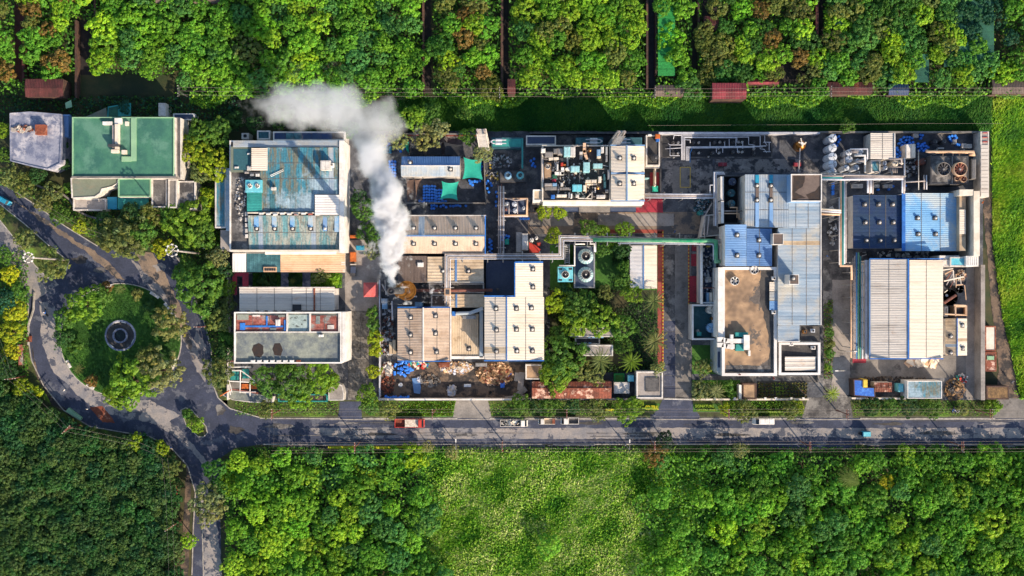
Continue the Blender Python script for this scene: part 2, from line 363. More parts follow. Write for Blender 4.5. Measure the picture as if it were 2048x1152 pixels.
# compound
sheet('yard', [(430,500),(700,262),(1966,262),(1966,800),(470,800)], .008, 'yard')
sheet('yard', [(150,420),(430,420),(470,520),(470,800),(455,800),(430,640),(380,520),(150,440)], .006, 'verge')
sheet('yard', [(690,480),(762,480),(762,622),(690,622)], .014, 'concrete_lt', jag=.5)
sheet('yard', rect(760, 724, 1060, 798), .014, 'dirt', jag=.5)
sheet('yard', rect(780, 262, 972, 430), .013, 'yard')
sheet('yard', rect(1325, 470, 1384, 800), .016, 'concrete_dk'); sheet('yard', [(1350,478),(1382,478),(1382,800),(1350,800)], .02, 'concrete', jag=.5)
sheet('yard', rect(1056, 424, 1400, 468), .014, 'asphalt_tan'); sheet('yard', [(1060,426),(1148,426),(1148,452),(1060,452)], .018, 'concrete', jag=.4)
sheet('yard', [(1196,427),(1348,427),(1348,452),(1196,452)], .018, 'concrete_lt', jag=.5)
sheet('yard', [(1320,322),(1425,318),(1425,390),(1320,390)], .014, 'stained', jag=.9); sheet('yard', [(1345,335),(1375,335),(1375,388),(1345,388)], .018, 'concrete', jag=1.2)
sheet('yard', rect(1430, 318, 1640, 345), .014, 'stained', jag=.5); sheet('yard', [(1420,752),(1640,752),(1640,765),(1420,765)], .014, 'concrete_dk')
sheet('yard', [(1646,500),(1704,500),(1704,800),(1646,800)], .014, 'concrete_dk', jag=.4); sheet('yard', [(1664,560),(1702,560),(1702,790),(1664,790)], .018, 'concrete_lt', jag=.9)
sheet('yard', rect(1700, 712, 1955, 756), .019, 'concrete', jag=.5); sheet('yard', rect(1932, 530, 1956, 800), .021, 'concrete_lt', jag=.4)
sheet('lawn', [(1100,580),(1322,580),(1322,745),(1100,745)], .012, 'soil', jag=.4); sheet('lawn', [(1100,490),(1322,490),(1322,580),(1100,580)], .013, 'lawn', jag=.4); sheet('lawn', rect(1384, 690, 1436, 748), .018, 'lawn')
sheet('lawn', rect(505, 545, 680, 574), .015, 'lawn'); sheet('lawn', rect(1384, 760, 1480, 800), .017, 'lawn')
sheet('path', rect(562, 545, 577, 575), .02, 'grey_blue_conc'); sheet('path', rect(605, 545, 621, 575), .02, 'grey_blue_conc')
sheet('path', rect(1315, 463, 1325, 735), .03, 'path_red'); sheet('path', rect(1215, 459, 1325, 466), .03, 'path_red')
sheet('path', [(1967,385),(1978,385),(1992,480),(1996,560),(2010,650),(2030,740),(2055,800),(1990,800),(1998,730),(1984,620),(1976,520),(1968,440)], .01, 'dirt', jag=1.5)
sheet('path', [(375,905),(385,905),(372,1300),(352,1300)], .012, 'dirt', jag=1.0)
for rr in ((1272,396,1326,425),(1300,345,1318,372)): sheet('path', rect(*rr), .03, 'red_bed', jag=.5)
for rr in ((1384,483,1398,502),(1382,508,1398,532),(1378,552,1398,604),(1705,716,1732,726)): sheet('path', rect(*rr), .03, 'red_bed', jag=.3)
for i, (x, y0, y1) in enumerate(((1376.5,480,610),(1325,460,740))):
    b = MB(); y = y0; k = 0
    while y < y1:
        b.pbox(x, y, x + 2, y + 3, 0, .18, k % 2); y += 3.4; k += 1
    o = b.build('kerb', ['kerb_red', 'kerb_yellow']); tag(o, kind='structure')
# paving slabs of the office lane
lane = sheet('path', rect(696, 622, 746, 800), .016, 'concrete_dk')
cells = []
ys = [622, 646, 672, 695, 719, 741, 765, 795]
for a, c in zip(ys[:-1], ys[1:]):
    for x0, x1 in ((699,721.5),(722,744)): cells.append((x0, a + .5, x1 - .5, c))
for x0, y0, x1, y1 in cells:
    b = MB(); x, y = P((x0+x1)/2, (y0+y1)/2); w, h = (x1-x0)*S/2, (y1-y0)*S/2; t = R.uniform(.05,.08)
    b.box(x-w, y-h, 0.016, x+w, y+h, t); b.build('paving_slab', 'slab', lane)
lane2 = sheet('path', rect(1326, 640, 1351, 800), .018, 'concrete_dk')
for i in range(7):
    b = MB(); b.pbox(1327, 642 + i*22, 1350.4, 663 + i*22, .018, R.uniform(.04,.06)); b.build('paving_slab', 'asphalt', lane2)

# ================================================================ builders
VENT = None
def make_vent():
    b = MB(); b.box(-.58,-.58,-.1,.58,.58,.2); b.box(-.64,-.64,.2,.64,.64,.24)
    cu = b.build('roof_vent', 'steel_dk')
    d = MB(); d.cyl(0, 0, [(.22,.26),(.22,.45)], 12); d.cyl(0, 0, [(.24,.45),(.36,.58),(.38,.72),(.3,.9),(.15,.98),(.03,1.0)], 14)
    for i in range(14):
        a = 2*math.pi*i/14; d.tube([(.37*math.cos(a),.37*math.sin(a),.5),(.40*math.cos(a),.40*math.sin(a),.72),(.25*math.cos(a),.25*math.sin(a),.96)], .015, 3)
    d.build('vent_dome', 'white_dirty', cu, smooth=False); return cu
def vent(parent, px, py, z, hid=[None], sc_=1.0):
    x, y = P(px, py, z + .6); px_, py_, pz = parent.location
    if hid[0] is None: hid[0] = make_vent(); v = hid[0]
    else:
        v = hid[0].copy(); col.objects.link(v)
        c = hid[0].children[0].copy(); col.objects.link(c); c.parent = v
    v.parent = parent; v.location = (x - px_, y - py_, z - pz); v.scale = (sc_*.78,)*3
def slope(parent, rc, zs, axis, m, w=1.3, ribs=4, rh=.05, lift=0.0, name='roof_panel'):
    x0, y0, x1, y1 = rc; off = parent.location
    if axis == 'x':
        za = (zs[0]+zs[1])/2; ua, ub = P(x0,0,zs[0])[0], P(x1,0,zs[1])[0]; va, vb = P(0,y1,za)[1], P(0,y0,za)[1]
    else:
        za = (zs[0]+zs[1])/2; ua, ub = P(0,y0,zs[0])[1], P(0,y1,zs[1])[1]; va, vb = P(x0,0,za)[0], P(x1,0,za)[0]
    n = max(1, round((vb-va)/w)); w = (vb-va)/n
    if abs(ub-ua) > 4.5 and n > 5: laps(parent, *((ua,ub,va,vb) if axis == 'x' else (va,vb,ua,ub)), zs[0], zs[1], axis, rh, 1 if abs(ub-ua) < 8 else 2)
    prof = []
    for k in range(ribs):
        q = w*k/ribs; p = w/ribs
        prof += [(q, 0), (q+p*.55, 0), (q+p*.66, rh), (q+p*.89, rh)]
    prof.append((w - .012, 0))
    vs = []
    for (u, z) in ((ua, zs[0]), (ub, zs[1])):
        for v, dz in prof: vs.append((u-ua, v, z+dz+lift) if axis == 'x' else (v, u-ua, z+dz+lift))
    for (u, z) in ((ua, zs[0]), (ub, zs[1])):
        vs.append((u-ua, 0, z-.05+lift) if axis == 'x' else (0, u-ua, z-.05+lift)); vs.append((u-ua, w-.012, z-.05+lift) if axis == 'x' else (w-.012, u-ua, z-.05+lift))
    K = len(prof); fs = []
    for k in range(K-1):
        f = (k, k+1, K+k+1, K+k); fs.append(f if ((ub > ua) ^ (axis == 'x')) else f[::-1])
    B = 2*K; fs += [tuple(range(K)) + (B+1, B), tuple(range(K, 2*K)) + (B+3, B+2), (B, B+1, B+3, B+2), (0, K, B+2, B), (K-1, 2*K-1, B+3, B+1)]
    me = bpy.data.meshes.new(name); me.from_pydata(vs, [], fs); me.materials.append(MATS[m])
    for i in range(n):
        o = bpy.data.objects.new(name, me); col.objects.link(o); o.parent = parent
        if n > 9 and R.random() < .06: o.material_slots[0].link = 'OBJECT'; o.material_slots[0].material = MATS[R.choice(('bluegrey_roof','teal_dark') if 'teal' in m else ('grey_roof','bluegrey_roof','tan_roof2') if m not in ('rust_roof','maroon','red_roof') else ('rust','brown_roof'))]
        v = va + w*i; dz = R.uniform(-.012,.012)
        o.location = ((ua, v, dz) if axis == 'x' else (v, ua, dz)); o.location = Vector(o.location) - Vector((off.x, off.y, off.z))
def laps(parent, x0, x1, y0, y1, z0, z1, axis, rh, n):
    for k in range(n):
        f = (k+1)/(n+1); b = MB(); z = z0+(z1-z0)*f+rh+.012
        if axis == 'x': u = x0+(x1-x0)*f; b.box(u-.05, y0+.05, z-.012, u+.05, y1-.05, z+.004)
        else: u = y0+(y1-y0)*f; b.box(x0+.05, u-.05, z-.012, x1-.05, u+.05, z+.004)
        b.build('lap_joint', 'lap', parent)
def wallprism(b, rc, zs, axis, inset=.12, drop=.12, z0=0.0):
    x0, y0, x1, y1 = rc
    if axis == 'x':
        xa, xb = P(x0,0,zs[0])[0], P(x1,0,zs[1])[0]; za = (zs[0]+zs[1])/2; ya, yb = P(0,y1,za)[1]+inset, P(0,y0,za)[1]-inset
        zz = (zs[0], zs[1], zs[1], zs[0])
    else:
        za = (zs[0]+zs[1])/2; xa, xb = P(x0,0,za)[0]+inset, P(x1,0,za)[0]-inset; ya, yb = P(0,y1,zs[1])[1], P(0,y0,zs[0])[1]
        zz = (zs[1], zs[1], zs[0], zs[0])
    xa += .02; xb -= .02
    pts = ((xa,ya),(xb,ya),(xb,yb),(xa,yb))
    b.add([(x,y,z0) for x,y in pts] + [(x,y,z-drop) for (x,y),z in zip(pts, zz)], [(3,2,1,0),(4,5,6,7),(0,1,5,4),(1,2,6,5),(2,3,7,6),(3,0,4,7)])
def addwin(parent, px, py, z, w, h, face, m='glass'):
    """window on a wall face; face 'E','W','N','S'; px,py at height z"""
    x, y = P(px, py, z); b = MB(); f = MB(); t = .05
    if face in 'EW':
        s = 1 if face == 'E' else -1
        f.box(min(x,x+s*.06), y-w/2-.08, z-h/2-.08, max(x,x+s*.06), y+w/2+.08, z+h/2+.08); b.box(min(x+s*.06,x+s*.09), y-w/2, z-h/2, max(x+s*.06,x+s*.09), y+w/2, z+h/2)
    else:
        s = 1 if face == 'N' else -1
        f.box(x-w/2-.08, min(y,y+s*.06), z-h/2-.08, x+w/2+.08, max(y,y+s*.06), z+h/2+.08); b.box(x-w/2, min(y+s*.06,y+s*.09), z-h/2, x+w/2, max(y+s*.06,y+s*.09), z+h/2)
    fr = f.build('window', 'white_dirty', parent); b.build('pane', m, fr)
def shed(label, slopes, wall='white_dirty', name='warehouse', cat='warehouse', vents=(), trims=(), z0=0.0, wins=()):
    xs = [s[0][0] for s in slopes] + [s[0][2] for s in slopes]; ys = [s[0][1] for s in slopes] + [s[0][3] for s in slopes]
    t = T(name, label, cat, (min(xs)+max(xs))/2, (min(ys)+max(ys))/2)
    b = MB()
    for s in slopes: wallprism(b, s[0], s[1], s[2], z0=z0)
    b.build('wall', wall, t)
    for s in slopes:
        kw = s[4] if len(s) > 4 else {}
        slope(t, s[0], s[1], s[2], s[3], **kw)
    for v in vents:
        z = max(s[1][0] for s in slopes)
        for s in slopes:
            r = s[0]
            if r[0] <= v[0] <= r[2] and r[1] <= v[1] <= r[3]:
                f = (v[0]-r[0])/(r[2]-r[0]) if s[2] == 'x' else (v[1]-r[1])/(r[3]-r[1]); z = s[1][0]*(1-f)+s[1][1]*f
        vent(t, v[0], v[1], z + .02)
    for tr in trims:   # (px0,py0,px1,py1,z,mat,name)
        b = MB(); b.pbox(tr[0], tr[1], tr[2], tr[3], tr[4]-.22, tr[4]+.1); b.build(tr[6] if len(tr) > 6 else 'gutter', tr[5], t)
    for w in wins: addwin(t, *w)
    return t
def flat(label, rc, h, roof, wall='white_dirty', par=.5, pw=.28, name='flat_roof_building', cat='building', parm=None, z0=0.0, poly=None, vents=(), wins=(), t=None):
    """flat roofed block, rc = outer pixel rectangle seen at parapet height"""
    own = t is None
    if poly is None: poly = rect(*rc)
    if own:
        t = T(name, label, cat, sum(p[0] for p in poly)/len(poly), sum(p[1] for p in poly)/len(poly))
    wp = [P(x, y, h) for x, y in poly]; n = len(wp)
    cx = sum(p[0] for p in wp)/n; cy = sum(p[1] for p in wp)/n
    b = MB(); b.prism(wp, z0, h - par - .02); b.build('wall', wall, t)
    ins = [(x + (cx-x)*min(1, pw/max(.1,abs(cx-x))), y + (cy-y)*min(1, pw/max(.1,abs(cy-y)))) for x, y in wp] if len(poly) == 4 else [(x+(cx-x)*pw/max(.1,math.hypot(cx-x,cy-y)), y+(cy-y)*pw/max(.1,math.hypot(cx-x,cy-y))) for x, y in wp]
    b = MB(); b.prism(ins, h-par-.3, h-par+.03); b.build('roof_slab', roof, t)
    if par > 0:
        b = MB(); vs = [(x,y,h-par-.02) for x,y in wp] + [(x,y,h) for x,y in wp] + [(x,y,h) for x,y in ins] + [(x,y,h-par-.02) for x,y in ins]
        fs = []
        for i in range(n):
            j = (i+1) % n; fs += [(i,j,n+j,n+i), (n+i,n+j,2*n+j,2*n+i), (2*n+i,2*n+j,3*n+j,3*n+i), (3*n+i,3*n+j,j,i)]
        b.add(vs, fs); o = b.build('parapet', parm or wall, t)
        import bmesh
        bm = bmesh.new(); bm.from_mesh(o.data); bmesh.ops.recalc_face_normals(bm, faces=bm.faces); bm.to_mesh(o.data); bm.free()
    for v in vents: vent(t, v[0], v[1], h-par+.04)
    for w in wins: addwin(t, *w)
    return t
def unit(label, x0, y0, x1, y1, z0, z1, m, name='rooftop_unit', cat='air handler', top=None, kind='grille'):
    t = T(name, label, cat, (x0+x1)/2, (y0+y1)/2, z0)
    b = MB(); b.pbox(x0, y0, x1, y1, z0+.15, z1); xa, yb = P(x0,y0,z1); xb, ya = P(x1,y1,z1); b.build('casing', m, t)
    b = MB(); g = .08 * min(xb-xa, yb-ya) + .04
    b.box(xa+g, ya+g, z1, xb-g, yb-g, z1+.06)
    b.build('lid', top or m, t)
    b = MB()
    for f in (.2, .8): b.box(xa+(xb-xa)*f-.06, ya+.02, z0, xa+(xb-xa)*f+.06, yb-.02, z0+.15)
    b.build('skid', 'steel_dk', t)
    if kind == 'fan':
        r = min(xb-xa, yb-ya)*.32; cx, cy = (xa+xb)/2, (ya+yb)/2
        b = MB(); b.cyl(cx, cy, [(r,z1+.06),(r,z1+.22),(r*.86,z1+.22),(r*.86,z1+.08)], 16, cap=False); b.build('fan_ring', 'steel', t)
        b = MB(); b.cyl(cx, cy, [(r*.84,z1+.07),(r*.84,z1+.09)], 14)
        b.build('fan', 'black', t)
    elif kind == 'grille':
        b = MB()
        for i in range(5):
            x = xa+g + (xb-xa-2*g)*(i+.5)/5; b.box(x-.03, ya+g+.05, z1+.06, x+.03, yb-g-.05, z1+.10)
        b.build('grille', 'steel', t)
    elif kind == 'seam':
        b = MB(); b.box((xa+xb)/2-.02, ya-.01, z0+.2, (xa+xb)/2+.02, yb+.01, z1+.075); b.build('seam_strip', 'steel', t)
    return t
def tank(label, px, py, rp, z0, h, m, name='storage_tank', lid=None, group=None, cat='tank', cone=.25, n=20):
    k = 1 - (z0+h)/H; r = rp*S*k; x, y = P(px, py, z0+h)
    t = T(name, label, cat, loc=(x, y, z0), group=group)
    b = MB(); b.cyl(x, y, [(r*.97,z0),(r*.97,z0+h-.08),(r,z0+h-.08),(r,z0+h)], n); b.build('shell', m, t)
    b = MB(); b.cyl(x, y, [(r*.99,z0+h),(r*.55,z0+h+cone*r*.6),(r*.12,z0+h+cone*r)], n); b.build('lid', lid or m, t)
    b = MB(); a0 = R.uniform(0, 6.28)
    for i in range(3):
        a = a0 + i*2.09; b.tube([(x+r*.15*math.cos(a), y+r*.15*math.sin(a), z0+h+cone*r+.03), (x+r*.95*math.cos(a), y+r*.95*math.sin(a), z0+h+.06)], .04, 4)
    b.build('lid_rib', 'steel_dk', t)
    b = MB(); b.cyl(x+r*.4*math.cos(a0+1), y+r*.4*math.sin(a0+1), [(r*.16,z0+h+.02),(r*.16,z0+h+cone*r+.12)], 10); b.build('manhole', 'steel', t)
    b = MB(); lx, ly = x+(r+.08)*math.cos(a0), y+(r+.08)*math.sin(a0)
    for s in (-.15,.15): b.tube([(lx+s,ly,z0),(lx+s,ly,z0+h+.3)], .025, 4)
    b.build('ladder', 'steel', t); return t
def bigfan(label, px, py, rp, z0, h, casing=None, nb=8, ring='white_dirty', blade='white', name='cooling_fan', cat='fan', loc=None, parent=None, hubm='steel', skirt=None):
    k = 1 - (z0+h)/H; r = rp*S*k; x, y = P(px, py, z0+h)
    t = parent if parent is not None else T(name, label, cat, loc=(x, y, z0))
    b = MB(); ri = r*.9 if skirt is None else r*skirt
    b.cyl(x, y, [(r,z0),(r,z0+h*.7),(r*.94 if skirt is None else ri*1.08,z0+h),(ri,z0+h),(ri,z0+h*.4)], 26, cap=False)
    fr = b.build('fan_ring', ring, t)
    b = MB(); b.cyl(x, y, [(ri,z0+.04),(ri,z0+.1)], 24); b.build('fan_floor', 'black', t)
    for i in range(nb):
        a = 2*math.pi*i/nb; c, s = math.cos(a), math.sin(a); w = ri*.13
        vs = []
        for (q, ww) in ((.16,.6),(.95,1.15)):
            for sg, dz in ((-1,0.0),(1,.10)):
                for tz in (0,.04): vs.append((x+c*ri*q-s*w*ww*sg, y+s*ri*q+c*w*ww*sg, z0+h*.62+dz+tz))
        b = MB(); b.add(vs, [(0,2,6,4),(1,5,7,3),(0,1,3,2),(4,6,7,5),(0,4,5,1),(2,3,7,6)]); b.build('fan_blade', blade, t)
    b = MB(); b.cyl(x, y, [(ri*.18,z0+.1),(ri*.18,z0+h*.75),(ri*.1,z0+h*.85)], 12); b.build('fan_hub', hubm, t); return t
def pipes(label, lines, name='pipe_rack', cat='pipe rack', supports=(), group=None, z=5.0, smat='steel', zs0=0.0):
    """lines: (pixel points, radius, material[, z])"""
    p0 = lines[0][0][0]; t = T(name, label, cat, p0[0], p0[1], zs0, group=group)
    for ln in lines:
        zz = ln[3] if len(ln) > 3 else z
        pts = []
        for p in ln[0]:
            q = p[2] if len(p) > 2 else zz; pts.append((*P(p[0], p[1], q), q))
        b = MB(); b.tube(pts, ln[1], 8)
        b.build('pipe', ln[2], t, smooth=True)
    for s in supports:          # (x0,y0,x1,y1) portal between two feet
        a = P(s[0], s[1], z); c = P(s[2], s[3], z); b = MB()
        b.tube([(a[0],a[1],zs0),(a[0],a[1],z-.25)], .1, 4); b.tube([(c[0],c[1],zs0),(c[0],c[1],z-.25)], .1, 4)
        b.tube([(a[0],a[1],z-.28),(c[0],c[1],z-.28)], .11, 4); b.build('support_frame', smat, t)
    return t
def wall(label, pts, h, w=.3, m='white_dirty', name='boundary_wall', cat='wall', cap=None, z0=0.0):
    t = T(name, label, cat, *pts[0]); b = MB(); c = MB()
    ps = [P(x, y, h) for x, y in pts]
    for a, d in zip(ps[:-1], ps[1:]):
        L = math.dist(a, d); an = math.atan2(d[1]-a[1], d[0]-a[0]); mx, my = (a[0]+d[0])/2, (a[1]+d[1])/2
        b.obox(mx, my, z0, L, w, h-.08, an); c.obox(mx, my, h-.08, L+.06, w+.1, h, an)
    b.build('masonry', m, t); c.build('coping', cap or m, t); return t
# ================================================================ buildings, west to east
# --- small flat house, far west
flat('small pale concrete house with rust patches at the far left edge', None, 6.0, 'grey_blue_conc', par=.25, poly=[(19,226),(60,223),(122,228),(124,262),(122,300),(120,328),(96,340),(58,332),(20,322)], name='concrete_house', cat='house', wall='grey_blue_conc')
b = MB(); b.pbox(70,249,89,269,5.8,7.2); b.build('rusty_hatch', 'rust', None); o = bpy.context.scene.objects['rusty_hatch']; tag(o, 'rusty orange square hatch on the pale concrete house roof', 'hatch')
b = MB(); b.pbox(124,231,137,274,0,4.6); b.pbox(122,229,139,232,4.0,4.9); tag(b.build('lean_to', 'shed_blue'), 'blue lean-to on the east wall of the pale concrete house', 'lean-to')
# --- green roofed house
g = flat('large house with smooth green roof behind the pale concrete house', (144,234,348,355), 8.0, 'green_roof', par=.3, pw=.2, name='green_roof_house', cat='house', wall='white_dirty', parm='green_lt',
     wins=[(346.5,270,5,1.4,1.2,'E'),(346.5,300,5,1.4,1.2,'E'),(346.5,330,5,1.4,1.2,'E')])
def part(t, name, m, *boxes):
    b = MB()
    for q in boxes: b.pbox(*q)
    return b.build(name, m, t)
part(g, 'roof_step', 'green_lt', (262,236,272,322,7.75,8.05), (243,313,261.8,323,7.75,8.05))
part(g, 'side_terrace', 'concrete_lt', (348.5,235,360,358,0,6.2)); part(g, 'side_parapet', 'white_dirty', (360.4,236,362,358,0,6.9))
part(g, 'roof_edge_strip', 'concrete', (143,352.5,352,355.6,7.0,8.12))
t = T('duct_system', 'cream T shaped duct lying on the large green roof', 'duct', 230, 270, 7.75)
b = MB(); b.pbox(224.5,250,228,302,7.8,8.5); b.build('duct', 'pipe', t); b = MB(); b.pbox(229.5,248,236.5,298,7.8,8.9); b.build('duct', 'cream', t)
b = MB(); b.pbox(205,243,224,249.5,7.8,8.6); b.pbox(229,236,242,247.5,7.8,8.7); b.build('duct_head', 'white', t)
for q in ((222,299,236,305.5,7.8,8.8),(243,300,252,308,7.8,8.6),(250,243,256,251,7.8,8.5)): part(t, 'duct_outlet', 'cream', q)
b = MB(); b.pbox(216,288,236,293,7.8,9.3); b.build('duct_collar', 'steel_dk', t)
flat('grey green annex roof with curved edge below the green roof', None, 5.2, 'green_grey', par=.2, poly=[(141,356),(238,356),(236,366),(226,372),(205,378),(200,388),(188,395),(143,396)], name='roof_annex', cat='annex')
flat('small lower green roof next to the curved annex', (236,356.5,302,394,), 5.6, 'green_roof', par=.2, name='roof_annex', cat='annex', parm='green_lt')
part(T('canopy', 'teal canopy below the lower green roof', 'canopy', 265, 405), 'canopy_sheet', 'teal', (235.5,395.5,297,418,2.9,3.0))
flat('rough dark concrete terrace beside the lower green roof', (303,356.5,334,415), 4.9, 'concrete_dk', par=.3, name='terrace', cat='terrace')
flat('narrow pale terrace strip with stained walls', (336,358.5,354,416), 5.4, 'concrete', par=.3, name='terrace', cat='terrace')
flat('dark stained flat roof at the corner by the yellow green trees', (356,362,391,419), 4.6, 'concrete_dk', par=.3, name='terrace', cat='terrace')
flat('weathered patio of white concrete under the curved annex', (146,397,212,421), 3.0, 'concrete_lt', par=.3, name='patio', cat='patio')
part(T('water_tank', 'bright blue square cistern between patio and teal canopy', 'tank', 224, 405), 'basin', 'turq_deep', (214,394,234,418,0,2.2))
t = T('skylight_box', 'small blue skylight with white rim by the green house corner', 'skylight', 368, 233); part(t, 'frame', 'white', (346,227,389,240,0,3.0)); part(t, 'pane', 'shed_dark', (349,229,386,238,3.0,3.06))
t = T('steel_canopy', 'triangular teal awning behind the green house', 'awning', 215, 220)
for k, (pl, m) in enumerate((([(170,234),(212,215),(214,234)], 'green_grey'), ([(214,234),(216,213),(262,206),(262,232)], 'teal'), ([(218,216),(236,212),(236,233),(218,233)], 'net_teal'))):
    b = MB(); b.prism([P(x,y,4) for x,y in pl], 3.9+k*.08, 3.96+k*.08); b.build('awning_sheet', m, t)
t = T('steel_canopy', 'small pale green plastic roof in the trees behind the green house', 'awning', 136, 210); b = MB(); b.prism([P(x,y,4) for x,y in [(130,206),(142,200),(144,214),(132,217)]], 3.9, 4); b.build('awning_sheet', 'green_lt', t)
flat('small white outhouse with tank at the green house corner', (317,206,331,232), 4, 'white_dirty', par=.2, name='outhouse', cat='outhouse')
# --- big teal works
BH = 8.2
w1 = flat('large works building with weathered teal roof and white side wall', (459,281,684,503), BH-.9, 'concrete_dk', par=.4, name='works_building', cat='works building', wall='white',
     wins=[(683.3,y,4.2,1.6,1.2,'E') for y in (305,330,355,400,430,460,485)])
slope(w1, (520,295,677,388.5), (BH,BH-.5), 'y', 'teal_old', w=1.05, ribs=3); slope(w1, (520,388.5,629,423), (BH-.5,BH-.7), 'y', 'teal_old', w=1.05, ribs=3)
slope(w1, (497,431,680,499), (BH,BH-.9), 'y', 'teal_old2', w=1.05, ribs=3)
slope(w1, (630,389.5,678,430), (BH+.3,BH+.2), 'x', 'white_roof', w=1.1, ribs=2); slope(w1, (466,281,682,294), (BH-.5,BH-.3), 'x', 'bluegrey_roof', w=.5, ribs=2)
slope(w1, (503,296,535,341), (BH+.3,BH+.25), 'x', 'cream_roof', w=.85, ribs=2); slope(w1, (494,386,524,423), (BH-.2,BH-.3), 'x', 'teal', w=1., ribs=3)
b = MB()
for rc, zs in (((520,295,677,423),(BH,BH-.7)),((497,431,680,499),(BH,BH-.9))): wallprism(b, rc, zs, 'y', z0=BH-2)
for rc in ((630,389.5,678,430),(503,296,535,341),(494,386,524,423)): wallprism(b, rc, (BH-.2,BH-.25), 'x', z0=BH-2)
b.build('upper_wall', 'white_dirty', w1)
for x in (513,549,585,621,650):
    vent(w1, x, 457, BH-.3)
    part(w1, 'rooflight', 'blue_roof', (x-5,432,x+4,454,BH-.3,BH-.02)) if x != 650 else part(w1, 'rooflight', 'skyblue_roof', (x-4,432,x+4,462,BH-.3,BH-.02))
part(w1, 'rooflight', 'blue_roof', (669,432,678,464,BH-.3,BH-.01))
part(w1, 'coping', 'cream', (495,424.5,680,427,BH-.4,BH-.05)); part(w1, 'side_wall', 'white', (678.5,281,688,504,0,BH+.1)); part(w1, 'coping', 'cream', (462,499.5,687,503.5,BH-1,BH+.0))
part(w1, 'coping', 'steel_dk', (494,343.5,526,346,BH-1.5,BH-.3))
t = T('skylight_court', 'glazed teal roof court at the corner of the teal works', 'skylight', 480, 320, BH-1.2); part(t, 'frame', 'green_grey', (461,293,503,344,BH-1.2,BH-.6)); part(t, 'pane', 'teal_dark', (467,298,500,340,BH-.6,BH-.55))
unit('turquoise condenser with two round fans on the dark roof court', 491,360,524,385,BH-1.2,BH+.2,'turq', kind='none', cat='condenser')
for x in (499.5,514.5): bigfan('', x, 371.5, 4.6, BH+.26, .3, parent=bpy.context.scene.objects['rooftop_unit'], nb=5, ring='white', hubm='brass')
unit('square cream cabinet standing on the teal roof', 641,321,661,340,BH-.2,BH+1.6,'white_dirty', kind='seam', cat='cabinet'); unit('small white fan box beside the cream cabinet', 661.5,326,667,334,BH-.2,BH+1.1,'white', kind='fan', cat='fan box')
unit('small white roof cowl with pipe on the teal roof', 542,374,551,380,BH-.3,BH+.7,'white_dirty', kind='seam', cat='cowl')
t = T('ladder', 'white ladder lying at a slant on the teal roof', 'ladder', 555, 346, BH)
b = MB(); 
for d in (-.15,.15):
    a, c = P(541,352,BH), P(567,340,BH); b.tube([(a[0]+d*.4,a[1]-d,BH),(c[0]+d*.4,c[1]-d,BH)], .05, 4)
b.build('rail', 'white', t); b = MB()
for i in range(12):
    f = (i+.5)/12; a = P(541+26*f,352-12*f,BH); b.tube([(a[0]+.07,a[1]-.17,BH),(a[0]-.07,a[1]+.17,BH)], .03, 4)
b.build('rung', 'white', t)
for k, (x0,y0,x1,y1,m,l) in enumerate(((494.5,306,500.5,309,'white','small white box on the glazed teal court, upper'),(469,333,477,336.5,'white','small white box on the glazed teal court, lower'),(494,332,502,341,'white_dirty','dirty white fan box at the corner of the glazed court'),
    (489,343,498,347,'concrete_lt','pale block on the dark roof court beneath the cream sheets'),(511,347,519,353,'white','tilted white cowl on the dark roof court'),(500,347,508,352,'steel','grey cabinet beside the tilted white cowl'))):
    unit(l, x0,y0,x1,y1,BH-1.2,BH-.3,m, kind='seam', cat='box')
for k in range(5):
    unit(f'white sill block on the narrow works terrace, {ORD[k]} from the top', 490,424+k*11,496,432+k*11,BH-1.2,BH-.7,'white_dirty', kind='none', name='sill_block', cat='block')
for k in range(9):
    x = 518+k*14
    unit(f'pale coping box on the ledge between the two teal roofs, {ORD[k]} from left', x,425+(k%3),x+9,429+(k%3),BH-1,BH+.1,'red_tile' if k in (5,7) else 'white', kind='none', name='ledge_box', cat='box')
slope(w1, (452,336,465,462), (5.5,6.1), 'x', 'bluegrey_roof', w=2.2, ribs=2); flat('narrow blue stained roof along the west side of the teal works', (430,335,452,456), 5.2, 'teal_old', par=.2, name='side_annex', cat='annex')
part(T('lean_to', 'pale lean-to at the lower left corner of the teal works', 'lean-to', 450, 480), 'roof_sheet', 'concrete_lt', (441,460,466,502,0,4.6))
an = flat('dark blue annex roof behind the teal works', (546,263,690,281), 5.6, 'shed_dark', par=.2, name='side_annex', cat='annex')
for i, x in enumerate((548,572,588,604,624,643,665)): part(an, 'roof_panel', ['navy_roof','teal_dark','teal_dark','navy_roof','navy_roof','navy_roof','brown_roof'][i], (x,265,x+[22,15,15,18,18,20,22][i],279.5,5.1,5.5+.02*(i%3)))
flat('small green flat roof behind the teal works', (514,261,540,279), 5.0, 'teal_dark', par=.15, name='side_annex', cat='annex'); unit('rusty fan box behind the teal works', 483,266,498,278,0,3.6,'white_dirty', kind='fan', cat='fan box')
cn = T('canopy', 'long canopy of peach sheets and dark green sheets in front of the teal works', 'canopy', 575, 525)
b = MB(); b.pbox(466,505,690,544,3.4,3.9)
b.build('canopy_frame', 'white_dirty', cn)
slope(cn, (561,507,690,545), (4.1,3.9), 'x', 'peach', w=.85, ribs=2); slope(cn, (493,507,561,544), (4.1,4.1), 'y', 'teal_dark', w=1.8, ribs=2, rh=.03); slope(cn, (465,507,492,544), (4.15,4.15), 'y', 'white_roof', w=1.4, ribs=2, rh=.03)
part(cn, 'gutter', 'white', (530,503,672,509,4.1,4.5))
t = T('sign_board', 'small dark framed board on the dark green canopy sheets', 'board', 539, 538, 4.2); part(t, 'frame', 'peach', (527,534,553,544,4.15,4.5))
for k in range(5): part(t, 'panel', 'black', (529+k*4.6,536.5,532.6+k*4.6,541.5,4.5,4.6))
